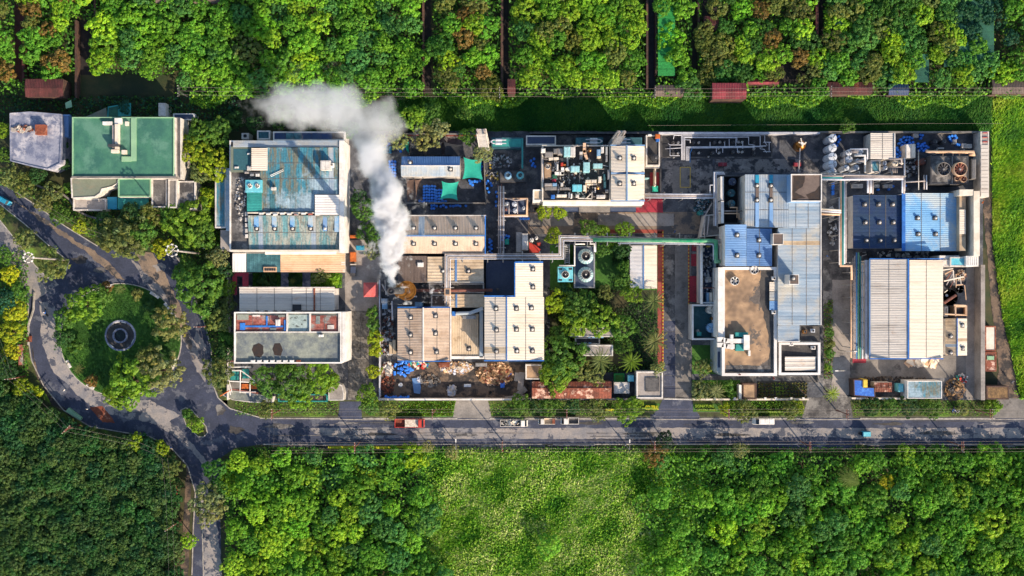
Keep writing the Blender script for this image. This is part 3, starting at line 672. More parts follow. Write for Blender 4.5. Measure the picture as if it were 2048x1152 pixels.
# red L roof, office, B3
t = T('red_canopy', 'L shaped crimson canopy beside the trees', 'canopy', 480, 565)
part(t, 'canopy_sheet', 'red_bed', (465,545,497,552.5,3,3.1), (465,552.7,474,590,3,3.1), (485,552.7,497,573,3,3.1))
for x, y in ((466,546),(496,546),(466,588),(496,572)): part(t, 'post', 'white', (x-.7,y-.7,x+.7,y+.7,0,2.98))
shed('low office with long light grey corrugated roof', [((479,576,584,621),(6.1,6.1),'x','grey_roof',dict(w=.72,ribs=2)), ((584.5,576,669,621),(6.2,5.9),'x','grey_roof',dict(w=.72,ribs=1))], name='office_building', cat='office',
     trims=[(478,574,669,576,6.2,'white_dirty','gutter'),(627,576,630,621,6.2,'rust','gutter')], wins=[(668,y,3.5,1.2,1.1,'E') for y in (585,600,613)])
part(T('stair_hatch', 'dark square stair opening at the edge of the grey office roof', 'hatch', 592, 613, 6.3), 'opening', 'black', (585,609,602,621,6.2,6.5))
for k in range(7): unit(f'pale block on the ledge below the grey office roof, {ORD[k]} from left', 482+k*18,620,492+k*18,623.5,5,6.2,'white_dirty', kind='none', name='ledge_box', cat='block')
b3 = flat('white walled office block with red tile strips and stained grey roof', (468,624,683,727), 8.8, 'b3_roof', par=.6, name='office_block', cat='office block', wall='white', parm='white',
     wins=[(684.5,668,5.2,1.0,.9,'E'),(684.5,677,5.2,1.0,.9,'E')])
for a, c, m in ((473,572,'red_tile'),(622,676,'red_tile'),(576,618,'green_lt')):
    if m == 'red_tile': slope(b3, (a,631,c,662), (8.5,8.35), 'x', m, w=.55, ribs=3, rh=.05, name='tile_course')
    else: part(b3, 'terrace_floor', 'pale_floor', (a,630,c,662,8,8.32))
part(b3, 'parapet_wall', 'white_dirty', (470,663,680,665.5,8,8.8), (572.5,627,575.5,663,8,8.8), (618.5,627,621.5,663,8,8.8), (676.5,627,680,663,8,8.8))
part(b3, 'side_wall', 'white', (684.3,624,691,724,0,8.7))
for q in ((474,629,497,640),(505,630,520,633),(540,656,552,661),(632,632,640,648),(655,650,668,658),(556,630,570,634)): part(b3, 'bare_patch', 'white_dirty' if q[0] % 2 else 'b3_roof', (*q,8.3,8.57))
part(b3, 'blue_stripe', 'blue', (490,651,566,654.5,8.3,8.58), (480,646,490,660,8.3,8.66), (532,632,535,651,8.3,8.6), (568,640,572,662,8.3,8.6))
sheet('roof_stain', [(504,700),(507,690),(518,686),(526,692),(527,706),(520,716),(508,712)], 8.25, 'burn', jag=.8, kind=None, parent=None).name = 'roof_stain'
sheet('roof_stain', [(545,698),(549,687),(560,686),(565,700),(562,711),(548,710)], 8.25, 'burn', jag=.8, kind=None)
for o in list(col.objects):
    if o.name.startswith('roof_stain'):
        m_ = o.matrix_world.copy(); o.parent = b3; o.location = -b3.location
unit('white cooler box on the red tile strip', 551,639,559,652,8.4,9.4,'white', kind='seam', cat='cooler'); unit('small white cooler on the stained grey roof', 637,669,646,674,8.3,9.2,'white', kind='seam', cat='cooler')
for k in range(8): unit(f'white block in the row along the lower edge of the stained roof, {ORD[k]} from left', 501+k*13,720,510+k*13,724.5,8.2,8.75,'white' if k < 7 else 'rust', kind='none', name='ledge_box', cat='block')
# sheds
shed('narrow blue shed with two roof slopes between the shade sails', [((803,313,920,331),(4.6,5.6),'y','shed_blue',dict(w=1.1,ribs=3)),((802,331.5,920,353),(5.6,4.6),'y','bluegrey_roof',dict(w=1.1,ribs=3))], vents=[(820,325),(901,338)], name='storage_shed', cat='shed',  # north slope coloured darker: shade of facing away from the sun is painted in
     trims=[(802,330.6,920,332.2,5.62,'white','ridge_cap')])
shed('long tan ribbed warehouse beside the smoke plume', [((801,433,969,470.5),(6.3,8.0),'y','tan_roof'),((801,472,969,507),(8.0,6.3),'y','tan_roof')],
     vents=[(x,y) for x in (827,869,911,952) for y in (456,487)], trims=[(801,470,969,473,8.0,'shed_blue','ridge_cap'),(969.5,431,971.5,508,7.0,'blue','gutter'),(800,430,972,432.4,6.3,'white_dirty','gutter')])
shed('low brown warehouse under the overhead pipes', [((796,512,854,565),(6.4,6.2),'y','brown_roof',dict(w=1.2)),((855,513,967,563),(6.5,6.1),'x','tan_roof2',dict(w=1.5,ribs=2))], vents=[(886,542),(937,542)],
     trims=[(910,513,914,563,6.35,'shed_blue','roof_joint'),(855,563.5,968,565,6.4,'white_dirty','gutter')])
unit('small white hatch on the brown roof', 835,525,847,534,6.2,6.8,'white', kind='none', name='hatch_box', cat='hatch')
shed('narrow tan roof strip below the rusty duct', [((894,588,968,615),(5.6,5.2),'x','tan_roof2',dict(w=1.5,ribs=2))], trims=[(911,588,914.5,615,5.6,'shed_blue','roof_joint')], name='storage_shed', cat='shed')
flat('dark engine room roof behind the rusty duct', (858,566.5,968,586.5), 4.4, 'bitumen', par=.2, name='engine_room', cat='engine room'); flat('dark low roof beside the chimney', (862,589,893,614), 4.0, 'brown_roof', par=.2, name='engine_room', cat='engine room')
shed('long cream warehouse with an L shaped roof and blue edges', [((969,594,1012.5,719),(9.2,10.2),'x','cream_roof'),((1014.5,594,1088,720),(10.2,8.8),'x','cream_roof'),((1031,526,1086,593.5),(10.0,8.9),'x','cream_roof')],
     vents=[(1066,538),(1066,574),(1033,617),(1063,616),(1033,659),(1065,659),(1034,702),(1065,702),(992,617),(993,660),(993,703)],
     trims=[(1012.6,593,1014.4,721,10.25,'blue','ridge_cap'),(968,591,1030,593.4,9.9,'blue','gutter'),(1028.6,524,1030.6,594,10.05,'blue','gutter'),(1030.6,523,1086,525.4,9.9,'blue','gutter'),(968,720.4,1088,722.4,9.3,'blue','gutter')], wall='cream')
shed('brown ribbed warehouse with white ridge beside the scrap yard', [((795,617,845,721),(7.4,8.6),'x','tan_roof'),((848,616,900,721),(8.6,7.5),'x','tan_roof')], vents=[(821,635),(821,670),(821,705),(871,632),(871,667),(873,704)],
     trims=[(845.2,615,847.8,722,8.65,'white','ridge_cap'),(795,613.6,900,615.4,8.1,'blue','gutter'),(795,721.6,900,723.2,8.1,'blue','gutter'),(900.4,614,902.6,722,7.6,'white','gutter')])
shed('sunken tan roof between the brown and the cream warehouse', [((903,628,957,712),(5.0,4.8),'y','tan_roof2',dict(w=1.6,ribs=3))], vents=[(938,698)], trims=[(959,622,966,715,5.0,'bluegrey_roof','gutter'),(903,712.5,968,718,5.0,'white','gutter')], name='storage_shed', cat='shed')
unit('long grey duct box on the sunken tan roof', 925,631,952,638,5.0,5.7,'steel', kind='none', name='duct_box', cat='duct'); t = T('duct', 'bent white duct at the head of the sunken tan roof', 'duct', 940, 624, 5.1)
b = MB(); b.tube([(*P(912,627,5.8),5.8),(*P(940,626,5.9),5.9),(*P(966,617,6.2),6.2)], .38, 8); b.build('duct_tube', 'bluegrey_roof', t); part(t, 'duct_foot', 'blue', (904,623,911,632,5,5.8))
part(T('chimney_shed', 'blue steel water trough roof by the white corner', 'tank', 985, 540), 'tank_shell', 'shed_dark', (972,522,1029,591,0,3.2))
# C1 equipment building
eq = flat('flat roofed plant building crowded with air handling machinery', (1084,290,1221,403), 9.0, 'bitumen', par=.35, name='plant_building', cat='plant building', wall='cream')
part(eq, 'front_wall', 'white', (1086,403.4,1288,408.5,0,8.7))
shed('cream twin roof with a blue cross gutter next to the machinery roof', [((1222,292,1253,344),(10.2,11.0),'x','cream_roof',dict(w=.9,ribs=3)),((1255.5,292,1289,344),(11.0,10.0),'x','cream_roof',dict(w=.9,ribs=3)),((1222,349,1253,400),(10.2,11.0),'x','cream_roof',dict(w=.9,ribs=3)),((1255.5,349,1289,400),(11.0,10.0),'x','cream_roof',dict(w=.9,ribs=3))],
     vents=[(1240,316),(1268,316),(1240,367),(1268,367)], trims=[(1253.2,290,1255.3,402,11.05,'skyblue_roof','ridge_cap'),(1222,344.6,1253,348.4,10.3,'skyblue_roof','gutter'),(1255.5,344.6,1289,348.4,10.2,'skyblue_roof','gutter'),(1221,289.4,1290,291.4,10.3,'skyblue_roof','gutter'),(1221,400.6,1290,402.6,10.3,'skyblue_roof','gutter')], name='twin_roof_hall', cat='hall', wall='cream')
flat('small cream corner tower of the plant building', (1066,379,1091,402), 8.6, 'tan_roof2', par=.2, name='corner_tower', cat='tower', wall='white')
cv = T('canopy', 'long beige entrance canopy below the plant building', 'canopy', 1195, 418); part(cv, 'canopy_slab', 'concrete', (1128,409,1284,414.5,3.4,3.8), (1158,414.7,1220,425,3.4,3.8)); part(cv, 'glazed_bay', 'shed_dark', (1110,414.7,1157.6,424,3.3,3.6), (1220.4,414.7,1272,424,3.3,3.6))
shed('cream pavilion roof with blue ridge in the garden', [((1260,491,1286,577),(4.4,5.0),'x','white_roof',dict(w=1.1)),((1288.5,491,1314,577),(5.0,4.4),'x','cream_roof',dict(w=1.1))], trims=[(1286.2,490,1288.3,578,5.05,'shed_blue','ridge_cap')], name='pavilion', cat='pavilion')
flat('concrete pump house half hidden under garden trees', (1140,655,1226,674), 4.6, 'concrete_lt', par=.15, name='pump_house', cat='pump house'); flat('lower concrete terrace half hidden under garden trees', (1165,690,1226,712), 4.6, 'concrete_lt', par=.15, name='pump_house', cat='pump house')
flat('dark flat roof strip between the two garden terraces', (1150,675,1200,689), 3.0, 'black', par=.1, name='pump_house', cat='pump house')
for k in range(6): unit(f'small grey fan unit in the dark garden terrace, {["upper row first","upper row second","upper row third","upper row fourth","lower row first","lower row second"][k]}', (1176,1184,1193,1201,1168,1177)[k],(673.5,673.5,673.5,673.5,685,685)[k],(1181,1190,1199,1207,1174,1183)[k],(676,676,676,676,688,688)[k],3.0,3.6,'tank_blue', kind='none', cat='fan unit')
shed('long rusty red tin roofed shed along the front wall', [((1064,763,1223,776),(4.2,4.6),'y','rust_roof',dict(w=.7,ribs=2)),((1064,777,1223,797),(4.6,4.0),'y','rust_roof',dict(w=.7,ribs=2))], name='tin_shed', cat='shed', wall='brick_wall', trims=[(1064,776,1223,777.2,4.65,'rust','ridge_cap')])
flat('flat mud brown roof at the end of the scrap yard', (1051,729,1084,759), 4.0, 'sand_roof', par=.12, name='store_room', cat='store room')
t = T('plank_stack', 'pale boards leaning in the corner of the scrap yard', 'boards', 1045, 780)
for x0,y0,x1,y1,w,z in ((1044,744,1040,780,1.3,.5),(1052,776,1026,796,1.2,.7),(1010,796,1052,792,.9,.9),(1034,745,1032,762,.9,.3)):
    a, c = P(x0,y0), P(x1,y1); b = MB(); b.obox((a[0]+c[0])/2,(a[1]+c[1])/2,z,math.dist(a,c),w,z+.08,math.atan2(c[1]-a[1],c[0]-a[0])); b.build('board', 'concrete_lt', t)
flat('beige gatehouse roof with dark square opening', (1273,743,1326,797), 4.0, 'concrete_lt', par=.3, name='gatehouse', cat='gatehouse'); part(T('roof_pond', 'dark square rooftop tank on the beige gatehouse', 'opening', 1305, 768, 3.8), 'opening', 'concrete_dk', (1291,755,1319,783,3.72,3.95))
unit('grey van shaped generator beside the gatehouse', 1228,765,1259,787,0,2.4,'white_dirty', kind='seam', cat='generator', name='generator_box'); unit('pale blue cabin beside the gatehouse', 1256,751,1268,763,0,2.6,'turq', kind='seam', cat='cabin', name='cabin')
t = T('planter', 'yellow green planted frame beside the gatehouse', 'planter', 1238, 755); part(t, 'planter_box', 'net_green', (1228,747,1249,764,0,1.0)); part(t, 'planter_soil', 'lawn', (1231,750,1246,761,1.0,1.05))
# --- east main hall
shed('tall hall with pale blue grey ribbed roof and two skylight strips', [((1490,349,1578,455),(10.6,10.4),'y','bluegrey_roof',dict(w=1.0,ribs=3))], name='process_hall', cat='hall', wall='white_dirty')
t = bpy.context.scene.objects['process_hall']
for x in (1514.5,1542.5):
    part(t, 'skylight_strip', 'turq_deep', (x-3.5,350,x+3.5,366,10.5,10.78)); part(t, 'skylight_strip', 'brown_roof', (x-3,374,x+3,398,10.4,10.7)); part(t, 'skylight_strip', 'skyblue_roof', (x-3.5,404,x+3.5,454,10.3,10.68))
    for y in (371,400): vent(t, x, y, 10.62)
flat('tall square tower with a brown stained flat roof', (1582,348,1644,403), 14.0, 'brown_roof', par=.25, pw=.2, name='stair_tower', cat='tower', wall='skyblue_roof', parm='white')
sheet('roof_stain', [(1586,352),(1610,352),(1606,372),(1590,384),(1612,396),(1586,400)], 13.80, 'burn', jag=1.0, kind=None)
sheet('roof_stain', [(1612,390),(1630,382),(1641,370),(1641,400),(1618,400)], 13.80, 'burn', jag=1.0, kind=None)
tw = bpy.context.scene.objects['stair_tower']
for o in list(col.objects):
    if o.name.startswith('roof_stain') and o.parent is None: o.parent = tw; o.location = -tw.location
lh = shed('very long blue grey ribbed roof running down the east hall', [((1567,404,1641,456),(10.2,9.3),'x','bluegrey_roof',dict(w=.9,ribs=3)),((1556,456.5,1641,650),(10.3,9.3),'x','bluegrey_roof',dict(w=.9,ribs=3)),((1556,650.5,1599,682),(10.3,9.8),'x','bluegrey_roof',dict(w=.9,ribs=3))], name='process_hall', cat='hall', wall='white',
     trims=[(1641.3,404,1643,650,9.4,'white','gutter'),(1556,682.4,1600,684,10.1,'white','gutter')])
shed('light blue roof block joined to the east hall, left half brighter', [((1450,449,1493,532),(10.6,10.9),'x','skyblue_roof',dict(w=1.1,ribs=3)),((1493.5,457,1544,532),(10.9,10.3),'x','shed_blue',dict(w=1.1,ribs=3))], vents=[(1475,470),(1519,480),(1475,511),(1519,511)], name='blue_roof_hall', cat='hall', wall='white')
flat('brown square hatch on the east hall roofs', (1546,467,1567,489), 12.6, 'brown_roof', par=.15, pw=.12, name='hatch_box', cat='hatch', z0=9.5)
t = flat('brown vent tower standing on the long blue grey roof', (1579,549,1598,569), 14.2, 'brown_roof', par=.1, pw=.12, name='vent_tower', cat='vent tower', z0=9.4, wall='white'); vent(t, 1587, 557, 14.15, sc_=1.1)
sr = flat('flat roof of sand and dark bitumen with white edge walls', (1444,534,1554,752), 9.6, 'sand_roof', par=.6, pw=.6, name='sand_roof_block', cat='building', wall='bluegrey_roof', parm='white_roof')
sheet('bitumen_strip', [(1520,538),(1549,538),(1549,690),(1544,736),(1536,735),(1538,690),(1530,640),(1520,600)], 9.05, 'bitumen', jag=1.6, kind=None); sheet('bitumen_strip', [(1452,731),(1540,731),(1547,744),(1452,744)], 9.06, 'concrete_dk', jag=.8, kind=None); sheet('bitumen_strip', [(1503,536),(1522,536),(1520,545),(1506,544)], 9.06, 'burn', jag=.8, kind=None)
for o in list(col.objects):
    if o.name.startswith('bitumen_strip') and o.parent is None: o.parent = sr; o.location = -sr.location
part(sr, 'lower_bay', 'bluegrey_roof', (1434,680,1443,745,0,7.6)); part(sr, 'lower_pane', 'shed_dark', (1435.5,703,1441,735,7.6,7.65))
bigfan('white roof extractor fan near the blue roof', 1509.5, 540, 8.6, 9.0, .9, nb=6, ring='white', blade='white', name='extractor_fan'); bigfan('white roof extractor fan at the white edge wall', 1470.5, 562, 8.8, 9.0, .9, nb=6, ring='white', blade='white', name='extractor_fan')
t = T('duct_system', 'bulky white ducts with teal fan box on the sand coloured roof', 'duct', 1470, 684, 9.05)
for pts, r in (([(1436,679),(1446,679),(1452,682),(1486,682)],.85),([(1436,690),(1446,690),(1453,693),(1468,693)],.85),([(1464,670),(1464,698)],.55)):
    b = MB(); ps = [P(x,y,10.6) for x,y in pts]
    for a, c in zip(ps[:-1], ps[1:]): b.obox((a[0]+c[0])/2,(a[1]+c[1])/2,9.3+r*.0,math.dist(a,c)+r*.3,r*1.1,10.5+r*.1,math.atan2(c[1]-a[1],c[0]-a[0]))
    b.build('duct', 'white', t)
part(t, 'duct_head', 'white', (1488,670,1499.5,700,9.1,11.0)); part(t, 'fan_box', 'teal', (1471,665,1496,674,9.1,10.2), (1472,689,1488,702,9.1,10.2)); part(t, 'stub', 'white', (1497,701,1501,712,9.1,9.9))
for k, (x, y) in enumerate(((1549,556),(1549,624))): unit(['white round cowl on the dark bitumen strip, upper','white round cowl on the dark bitumen strip, lower'][k], x-5,y-3,x+4,y+4,9.0,9.9,'white', kind='fan', cat='cowl')
t = T('tin_roof', 'short pale tin sheets along the bitumen strip', 'tin roof', 1548, 590, 9.1)
for k in range(3): slope(t, (1539,564+k*19,1555,582+k*19), (9.7,9.8), 'x', ['cream_roof','bluegrey_roof','skyblue_roof'][k], w=.6, ribs=2)
ct = flat('dark sunken roof court with white rim below the long roof', (1558,685,1641,750), 9.4, 'bitumen', par=1.0, pw=.5, name='roof_court', cat='roof court', wall='bluegrey_roof', parm='white_roof')
slope(ct, (1570,713,1632,741), (9.3,8.9), 'x', 'grey_roof', w=1.0, ribs=1); b = MB(); b.pbox(1572,714,1630,740,8.3,8.85); b.build('shed_wall', 'white_dirty', ct); slope(ct, (1602,652,1639,682), (8.5,8.4), 'x', 'bitumen', w=2, ribs=1, rh=.02)
for k, (x, y, m) in enumerate(((1610,664,'brass'),(1626,662,'tank_white'),(1583,689,'white'),(1627,696,'white'))): unit(['brass coloured pump in the dark corner court','grey pump in the dark corner court','white box at the upper rim of the sunken court','small white valve box in the sunken court'][k], x-4,y-4,x+4,y+3,8.4,9.3,m, kind='fan', cat='pump')
# west flank of east hall: tall white wall, process bays
flat('long process bay with teal floor and white rim', (1384,609,1440,680), 4.8, 'teal_dark', par=2.6, pw=.35, name='process_bay', cat='process bay', wall='white_dirty', parm='white')
flat('narrow process bay with dark floor and tanks', (1401,487,1432,607), 4.8, 'navy_roof', par=2.4, pw=.3, name='process_bay', cat='process bay', wall='white_dirty', parm='bluegrey_roof')
flat('grey ramp roof beside the green pipe', None, 4.2, 'concrete', par=.15, poly=[(1410,430),(1430,428),(1436,455),(1448,456),(1448,470),(1402,474)], name='ramp_roof', cat='roof')
flat('deep dark tank bay beside the ribbed hall', (1441,350,1487,448), 5.2, 'black', par=2.6, pw=.3, name='tank_bay', cat='tank bay', wall='steel_dk', parm='steel_dk')
part(T('screen_wall', 'tall white wall panel by the dark tank bay', 'wall', 1444, 385), 'panel', 'white', (1441,353,1447.5,400,0,7))
wall('white edge wall along the sand coloured roof', [(1441,535),(1441,676)], 9.9, .9, 'white', name='edge_wall')
wall('white stub wall between hall and pipe bay', [(1445,402),(1445,446)], 7.5, .5, 'white', name='edge_wall')
# --- block F
shed('dark navy roof with nine white turbine vents', [((1706,390,1804,497),(3.9,4.3),'x','navy_roof',dict(w=1.2))], vents=[(1731+k*2,y) for k, y in ((0,409),(0.6,445),(1.6,481))] + [(1759+k*2,y) for k, y in ((0,409),(.6,445),(1.6,481))] + [(1787+k*2,y) for k, y in ((0,409),(.6,445),(1.6,481))],
     name='navy_roof_hall', cat='hall', wall='white')
shed('bright light blue roof with four turbine vents', [((1805,386,1918,502),(4.9,4.4),'x','blue_roof',dict(w=1.25,ribs=3))], vents=[(1837,436),(1872,436),(1838,468),(1873,468)], name='blue_roof_hall', cat='hall', wall='white', trims=[(1804.2,386,1811,502,4.95,'blue','ridge_cap')])
f2 = T('side_gallery', 'cream gallery with dark light well beside the bright blue roof', 'gallery', 1940, 440)
b = MB(); b.pbox(1919,383,1931.5,502,0,6.0); b.build('inner_roof', 'tan_roof2', f2); b = MB(); b.pbox(1932,394,1946.5,512,0,3.4); b.build('light_well', 'bitumen', f2)
part(f2, 'outer_wall', 'cream', (1947.5,382,1959.5,512,0,7.6)); part(f2, 'end_wall', 'cream', (1919,379,1947,391,0,7.5)); slope(f2, (1919,419,1931.5,468), (6.4,6.3), 'x', 'cream_roof', w=.8, ribs=2)
for k, y in enumerate((427,456)): unit(['white fan unit in the light well, upper','white fan unit in the light well, lower'][k], 1937,y-5,1944,y+5,3.4,4.4,'white', kind='fan', cat='fan unit')
flat('turquoise roof piece beside the gallery end', (1900,514,1931,533), 6.0, 'turq', par=.1, name='roof_annex', cat='annex'); unit('white unit with grilles at the gallery end', 1932,512,1957,533,0,6.8,'white', kind='grille', cat='unit', name='plant_unit'); flat('grey white cabin roof left of the turquoise piece', (1879,511,1919,519), 5.4, 'white_roof', par=.1, name='roof_annex', cat='annex')
flat('cream roof corner beside the turquoise piece', (1886,519.5,1899,533), 5.6, 'cream', par=.1, name='roof_annex', cat='annex')
shed('grey ribbed shed beside the blue drums in the north yard', [((1741,266,1789,318),(4.6,4.4),'x','grey_roof',dict(w=.85,ribs=2))], name='storage_shed', cat='shed', trims=[(1789,266,1790.6,316,4.6,'white','gutter')])
flat('small dull blue roof below the grey ribbed shed', (1742,320,1761,345), 4.0, 'teal_old', par=.15, name='storage_shed', cat='shed')
t = T('cabin', 'pale grey cabin with curved roof beside the drums', 'cabin', 1820, 302); part(t, 'cabin_body', 'white_dirty', (1811,289,1821.5,316,0,3.2)); b = MB(); x, y = P(1826,302,3); l = 27*S/2
b.add([(x-.5,y-l,0),(x+.5,y-l,0),(x+.5,y+l,0),(x-.5,y+l,0)] + [(x+.55*math.cos(a),yy,2.9+.5*math.sin(a)) for yy in (y-l,y+l) for a in [math.pi*i/6 for i in range(7)]], [(3,2,1,0)] + [(4+i,5+i,12+i,11+i) for i in range(6)] + [tuple(range(4,11)), tuple(range(11,18)),(0,1,4,10),(1,2,11,4),(2,3,17,11),(3,0,10,17)]); b.build('barrel_roof', 'cream', t)
ew = flat('long ribbed lean-to against the east wall', (1961,263,1978,394), 3.6, 'concrete_lt', par=.1, name='lean_to', cat='shed')
for k in range(3): part(ew, 'roof_frame', 'red', (1966,265+k*9,1976,266+k*9,3.5,3.75))
for k in range(14): part(ew, 'roof_sheet', 'grey_roof', (1962,290+k*7.3,1977,296.6+k*7.3,3.4,3.65+.03*(k%2)))
# --- block G
shed('largest hall with a grey roof half and a cream roof half', [((1741,519,1815,716),(6.6,7.8),'x','grey_roof',dict(w=.72,ribs=2)),((1819,520,1886,716),(7.8,6.7),'x','cream_roof',dict(w=.9,ribs=3))], name='large_hall', cat='hall', wall='white',
     trims=[(1815.8,518,1818.2,718,7.9,'blue','ridge_cap'),(1738.8,518,1740.8,718,6.7,'shed_blue','gutter'),(1740,716.6,1887,718.6,7.2,'blue','gutter'),(1740,516.6,1887,518.4,7.2,'blue','gutter')])
part(bpy.context.scene.objects['large_hall'], 'side_duct', 'pipe_white', (1731,520,1735,718,4.6,5.4))
shed('narrow shed with a dark and a pale roof strip beside the largest hall', [((1891,637,1914,711),(5.2,5.8),'x','tan_roof2',dict(w=.6,ribs=2)),((1915.5,637,1934,711),(5.8,5.2),'x','cream_roof',dict(w=.6,ribs=2))], vents=[(1903,673),(1903,706),(1926,651),(1927,697)], name='storage_shed', cat='shed', trims=[(1914.1,636,1915.4,712,5.85,'blue','ridge_cap')])
# bottom row
def tarp(label, poly, z, m, name='tarp_roof', cat='tarpaulin'):
    t = T(name, label, cat, *poly[0]); b = MB(); b.prism([P(x,y,z) for x,y in poly], z-.1, z); b.build('tarp', m, t)
    b = MB()
    for x, y in poly:
        q = P(x, y, z); b.tube([(q[0],q[1],0),(q[0],q[1],z-.1)], .05, 4)
    b.build('posts', 'steel_dk', t); return t
flat('store with crumpled blue tarpaulin roof by the front wall', None, 3.2, 'blue_tarp', par=.06, poly=[(1707,759),(1725,759),(1726,775),(1750,776),(1751,795),(1708,792)], name='tarp_store', cat='store', wall='brick_wall')
unit('yellow sheet metal box beside the blue tarpaulin roof', 1726,759,1735,775,0,3.4,'yellow', kind='none', name='metal_box', cat='box')
shed('small shed with rust and white striped sheets', [((1749,765,1784,774),(3.0,3.2),'y','rust_roof',dict(w=.55,ribs=1)),((1750,775,1784,784),(3.2,3.0),'y','rust_roof',dict(w=.55,ribs=1))], name='tin_shed', cat='shed')
unit('small turquoise cabin left of the blue painted roof', 1797,768,1807,784,0,2.6,'turq', kind='seam', name='cabin', cat='cabin')
flat('long flat roof painted faded blue between white end walls', (1815,762,1884,797), 4.2, 'teal_old', par=.12, pw=.15, name='blue_painted_block', cat='building', wall='white', parm='white')
flat('white container with worn red end outside the east wall', (1970,652,1992,702), 3.0, 'cream', par=.1, name='container', cat='container', wall='rust'); flat('rusty container with a teal panel outside the east wall', (1971,703.5,1993,743), 2.9, 'rust_roof', par=.1, name='container', cat='container', wall='rust')
unit('teal hatch on the rusty container', 1974,712,1988,720,2.9,3.0,'green_lt', kind='none', name='hatch', cat='hatch')
flat('thatched brown roof beside the east gate', (1973,772,2018,799), 3.2, 'straw', par=.06, name='thatched_hut', cat='hut', wall='brick_wall')
# walls
wall('long white wall along the north side of the pipe tanks', [(1318,266),(1640,266)], 2.6, .32, 'pipe_white'); wall('grey north boundary wall behind the drums', [(1640,264),(1965,264)], 2.4, .25, 'concrete'); wall('stained north boundary wall behind the shade sails', [(770,268),(975,268)], 2.4, .25, 'path_red', cap='concrete')
wall('dark north boundary wall behind the plant building', [(1060,266),(1300,266)], 2.4, .22, 'steel_dk'); wall('tall grey east boundary wall', [(1966,530),(1966,800)], 3.4, .8, 'concrete_lt', cap='concrete_lt')
wall('white front wall below the scrap yard', [(757,799),(1062,799)], 2.4, .25, 'white'); wall('front wall below the rusty red shed with lamp blocks', [(1062,798),(1328,798)], 2.4, .25, 'concrete'); wall('front wall below the plant pots', [(1384,799),(1617,799)], 2.4, .25, 'cream')
wall('front wall below the blue tarpaulin', [(1704,796.5),(1812,797.5)], 2.4, .25, 'cream'); wall('south yard wall below the barrel block', [(812,406),(972,406)], 2.2, .16, 'concrete'); wall('thin white wall beside the scrap lane', [(759,560),(759,795)], 2.2, .14, 'pipe_white')
wall('thin fence wall right of the green net', [(968,318),(972,405)], 2.2, .12, 'concrete'); wall('cream wall half hidden in the smoke', [(751,288),(753,352)], 2.8, .4, 'cream'); wall('white yard wall left of the office terrace', [(455,545),(455,800)], 2.2, .16, 'white_dirty')
wall('white wall left of the bare service strip', [(1637,765),(1637,690)], 1.2, .2, 'concrete'); wall('low white yard wall in the tank farm', [(1322,268),(1321,388)], 1.2, .2, 'steel_dk')
wall('curved garden wall below the green house', [(68,368),(95,380),(125,388),(140,400),(152,420),(175,432),(205,440)], 1.8, .3, 'concrete')
wall('curved white garden wall by the floodlight mast', [(395,468),(405,485),(408,497)], 1.8, .3, 'white'); wall('low curved wall on the left roadside', [(68,585),(66,620),(56,650),(56,690)], .5, .2, 'kerb', name='low_wall')
wall('old brown boundary wall at the lower left lane', [(342,955),(352,1000)], 1.8, .6, 'path_red', name='low_wall')
for k, (a0, a1, l) in enumerate(((243,262,'short white bench wall on the top rim of the roundabout'),(300,310,'short white bench wall on the upper right rim of the roundabout'),(318,332,'white bench wall on the right rim of the roundabout'),(20,32,'cream bench wall on the lower right rim of the roundabout'),(150,158,'white bench wall on the left lower rim of the roundabout'),(118,126,'white bench wall on the bottom left rim of the roundabout'))):
    wall(l, circ(242,680,117,110,6,a0,a1), .5, .5, 'white', name='bench_wall', cat='bench')
# gate
t = T('sliding_gate', 'thin white sliding gate across the main entrance', 'gate', 1328, 798); b = MB()
a, c = P(1326,798,1.6), P(1398,800,1.6); b.tube([(a[0],a[1],1.6),(c[0],c[1],1.6)], .07, 4); b.tube([(a[0],a[1],.2),(c[0],c[1],.2)], .05, 4); b.build('rail', 'white', t)
for i in range(18):
    b = MB(); f = i/17; x, y = a[0]+(c[0]-a[0])*f, a[1]+(c[1]-a[1])*f; b.tube([(x,y,.1),(x,y,1.6)], .03, 4); b.build('bar', 'white', t)
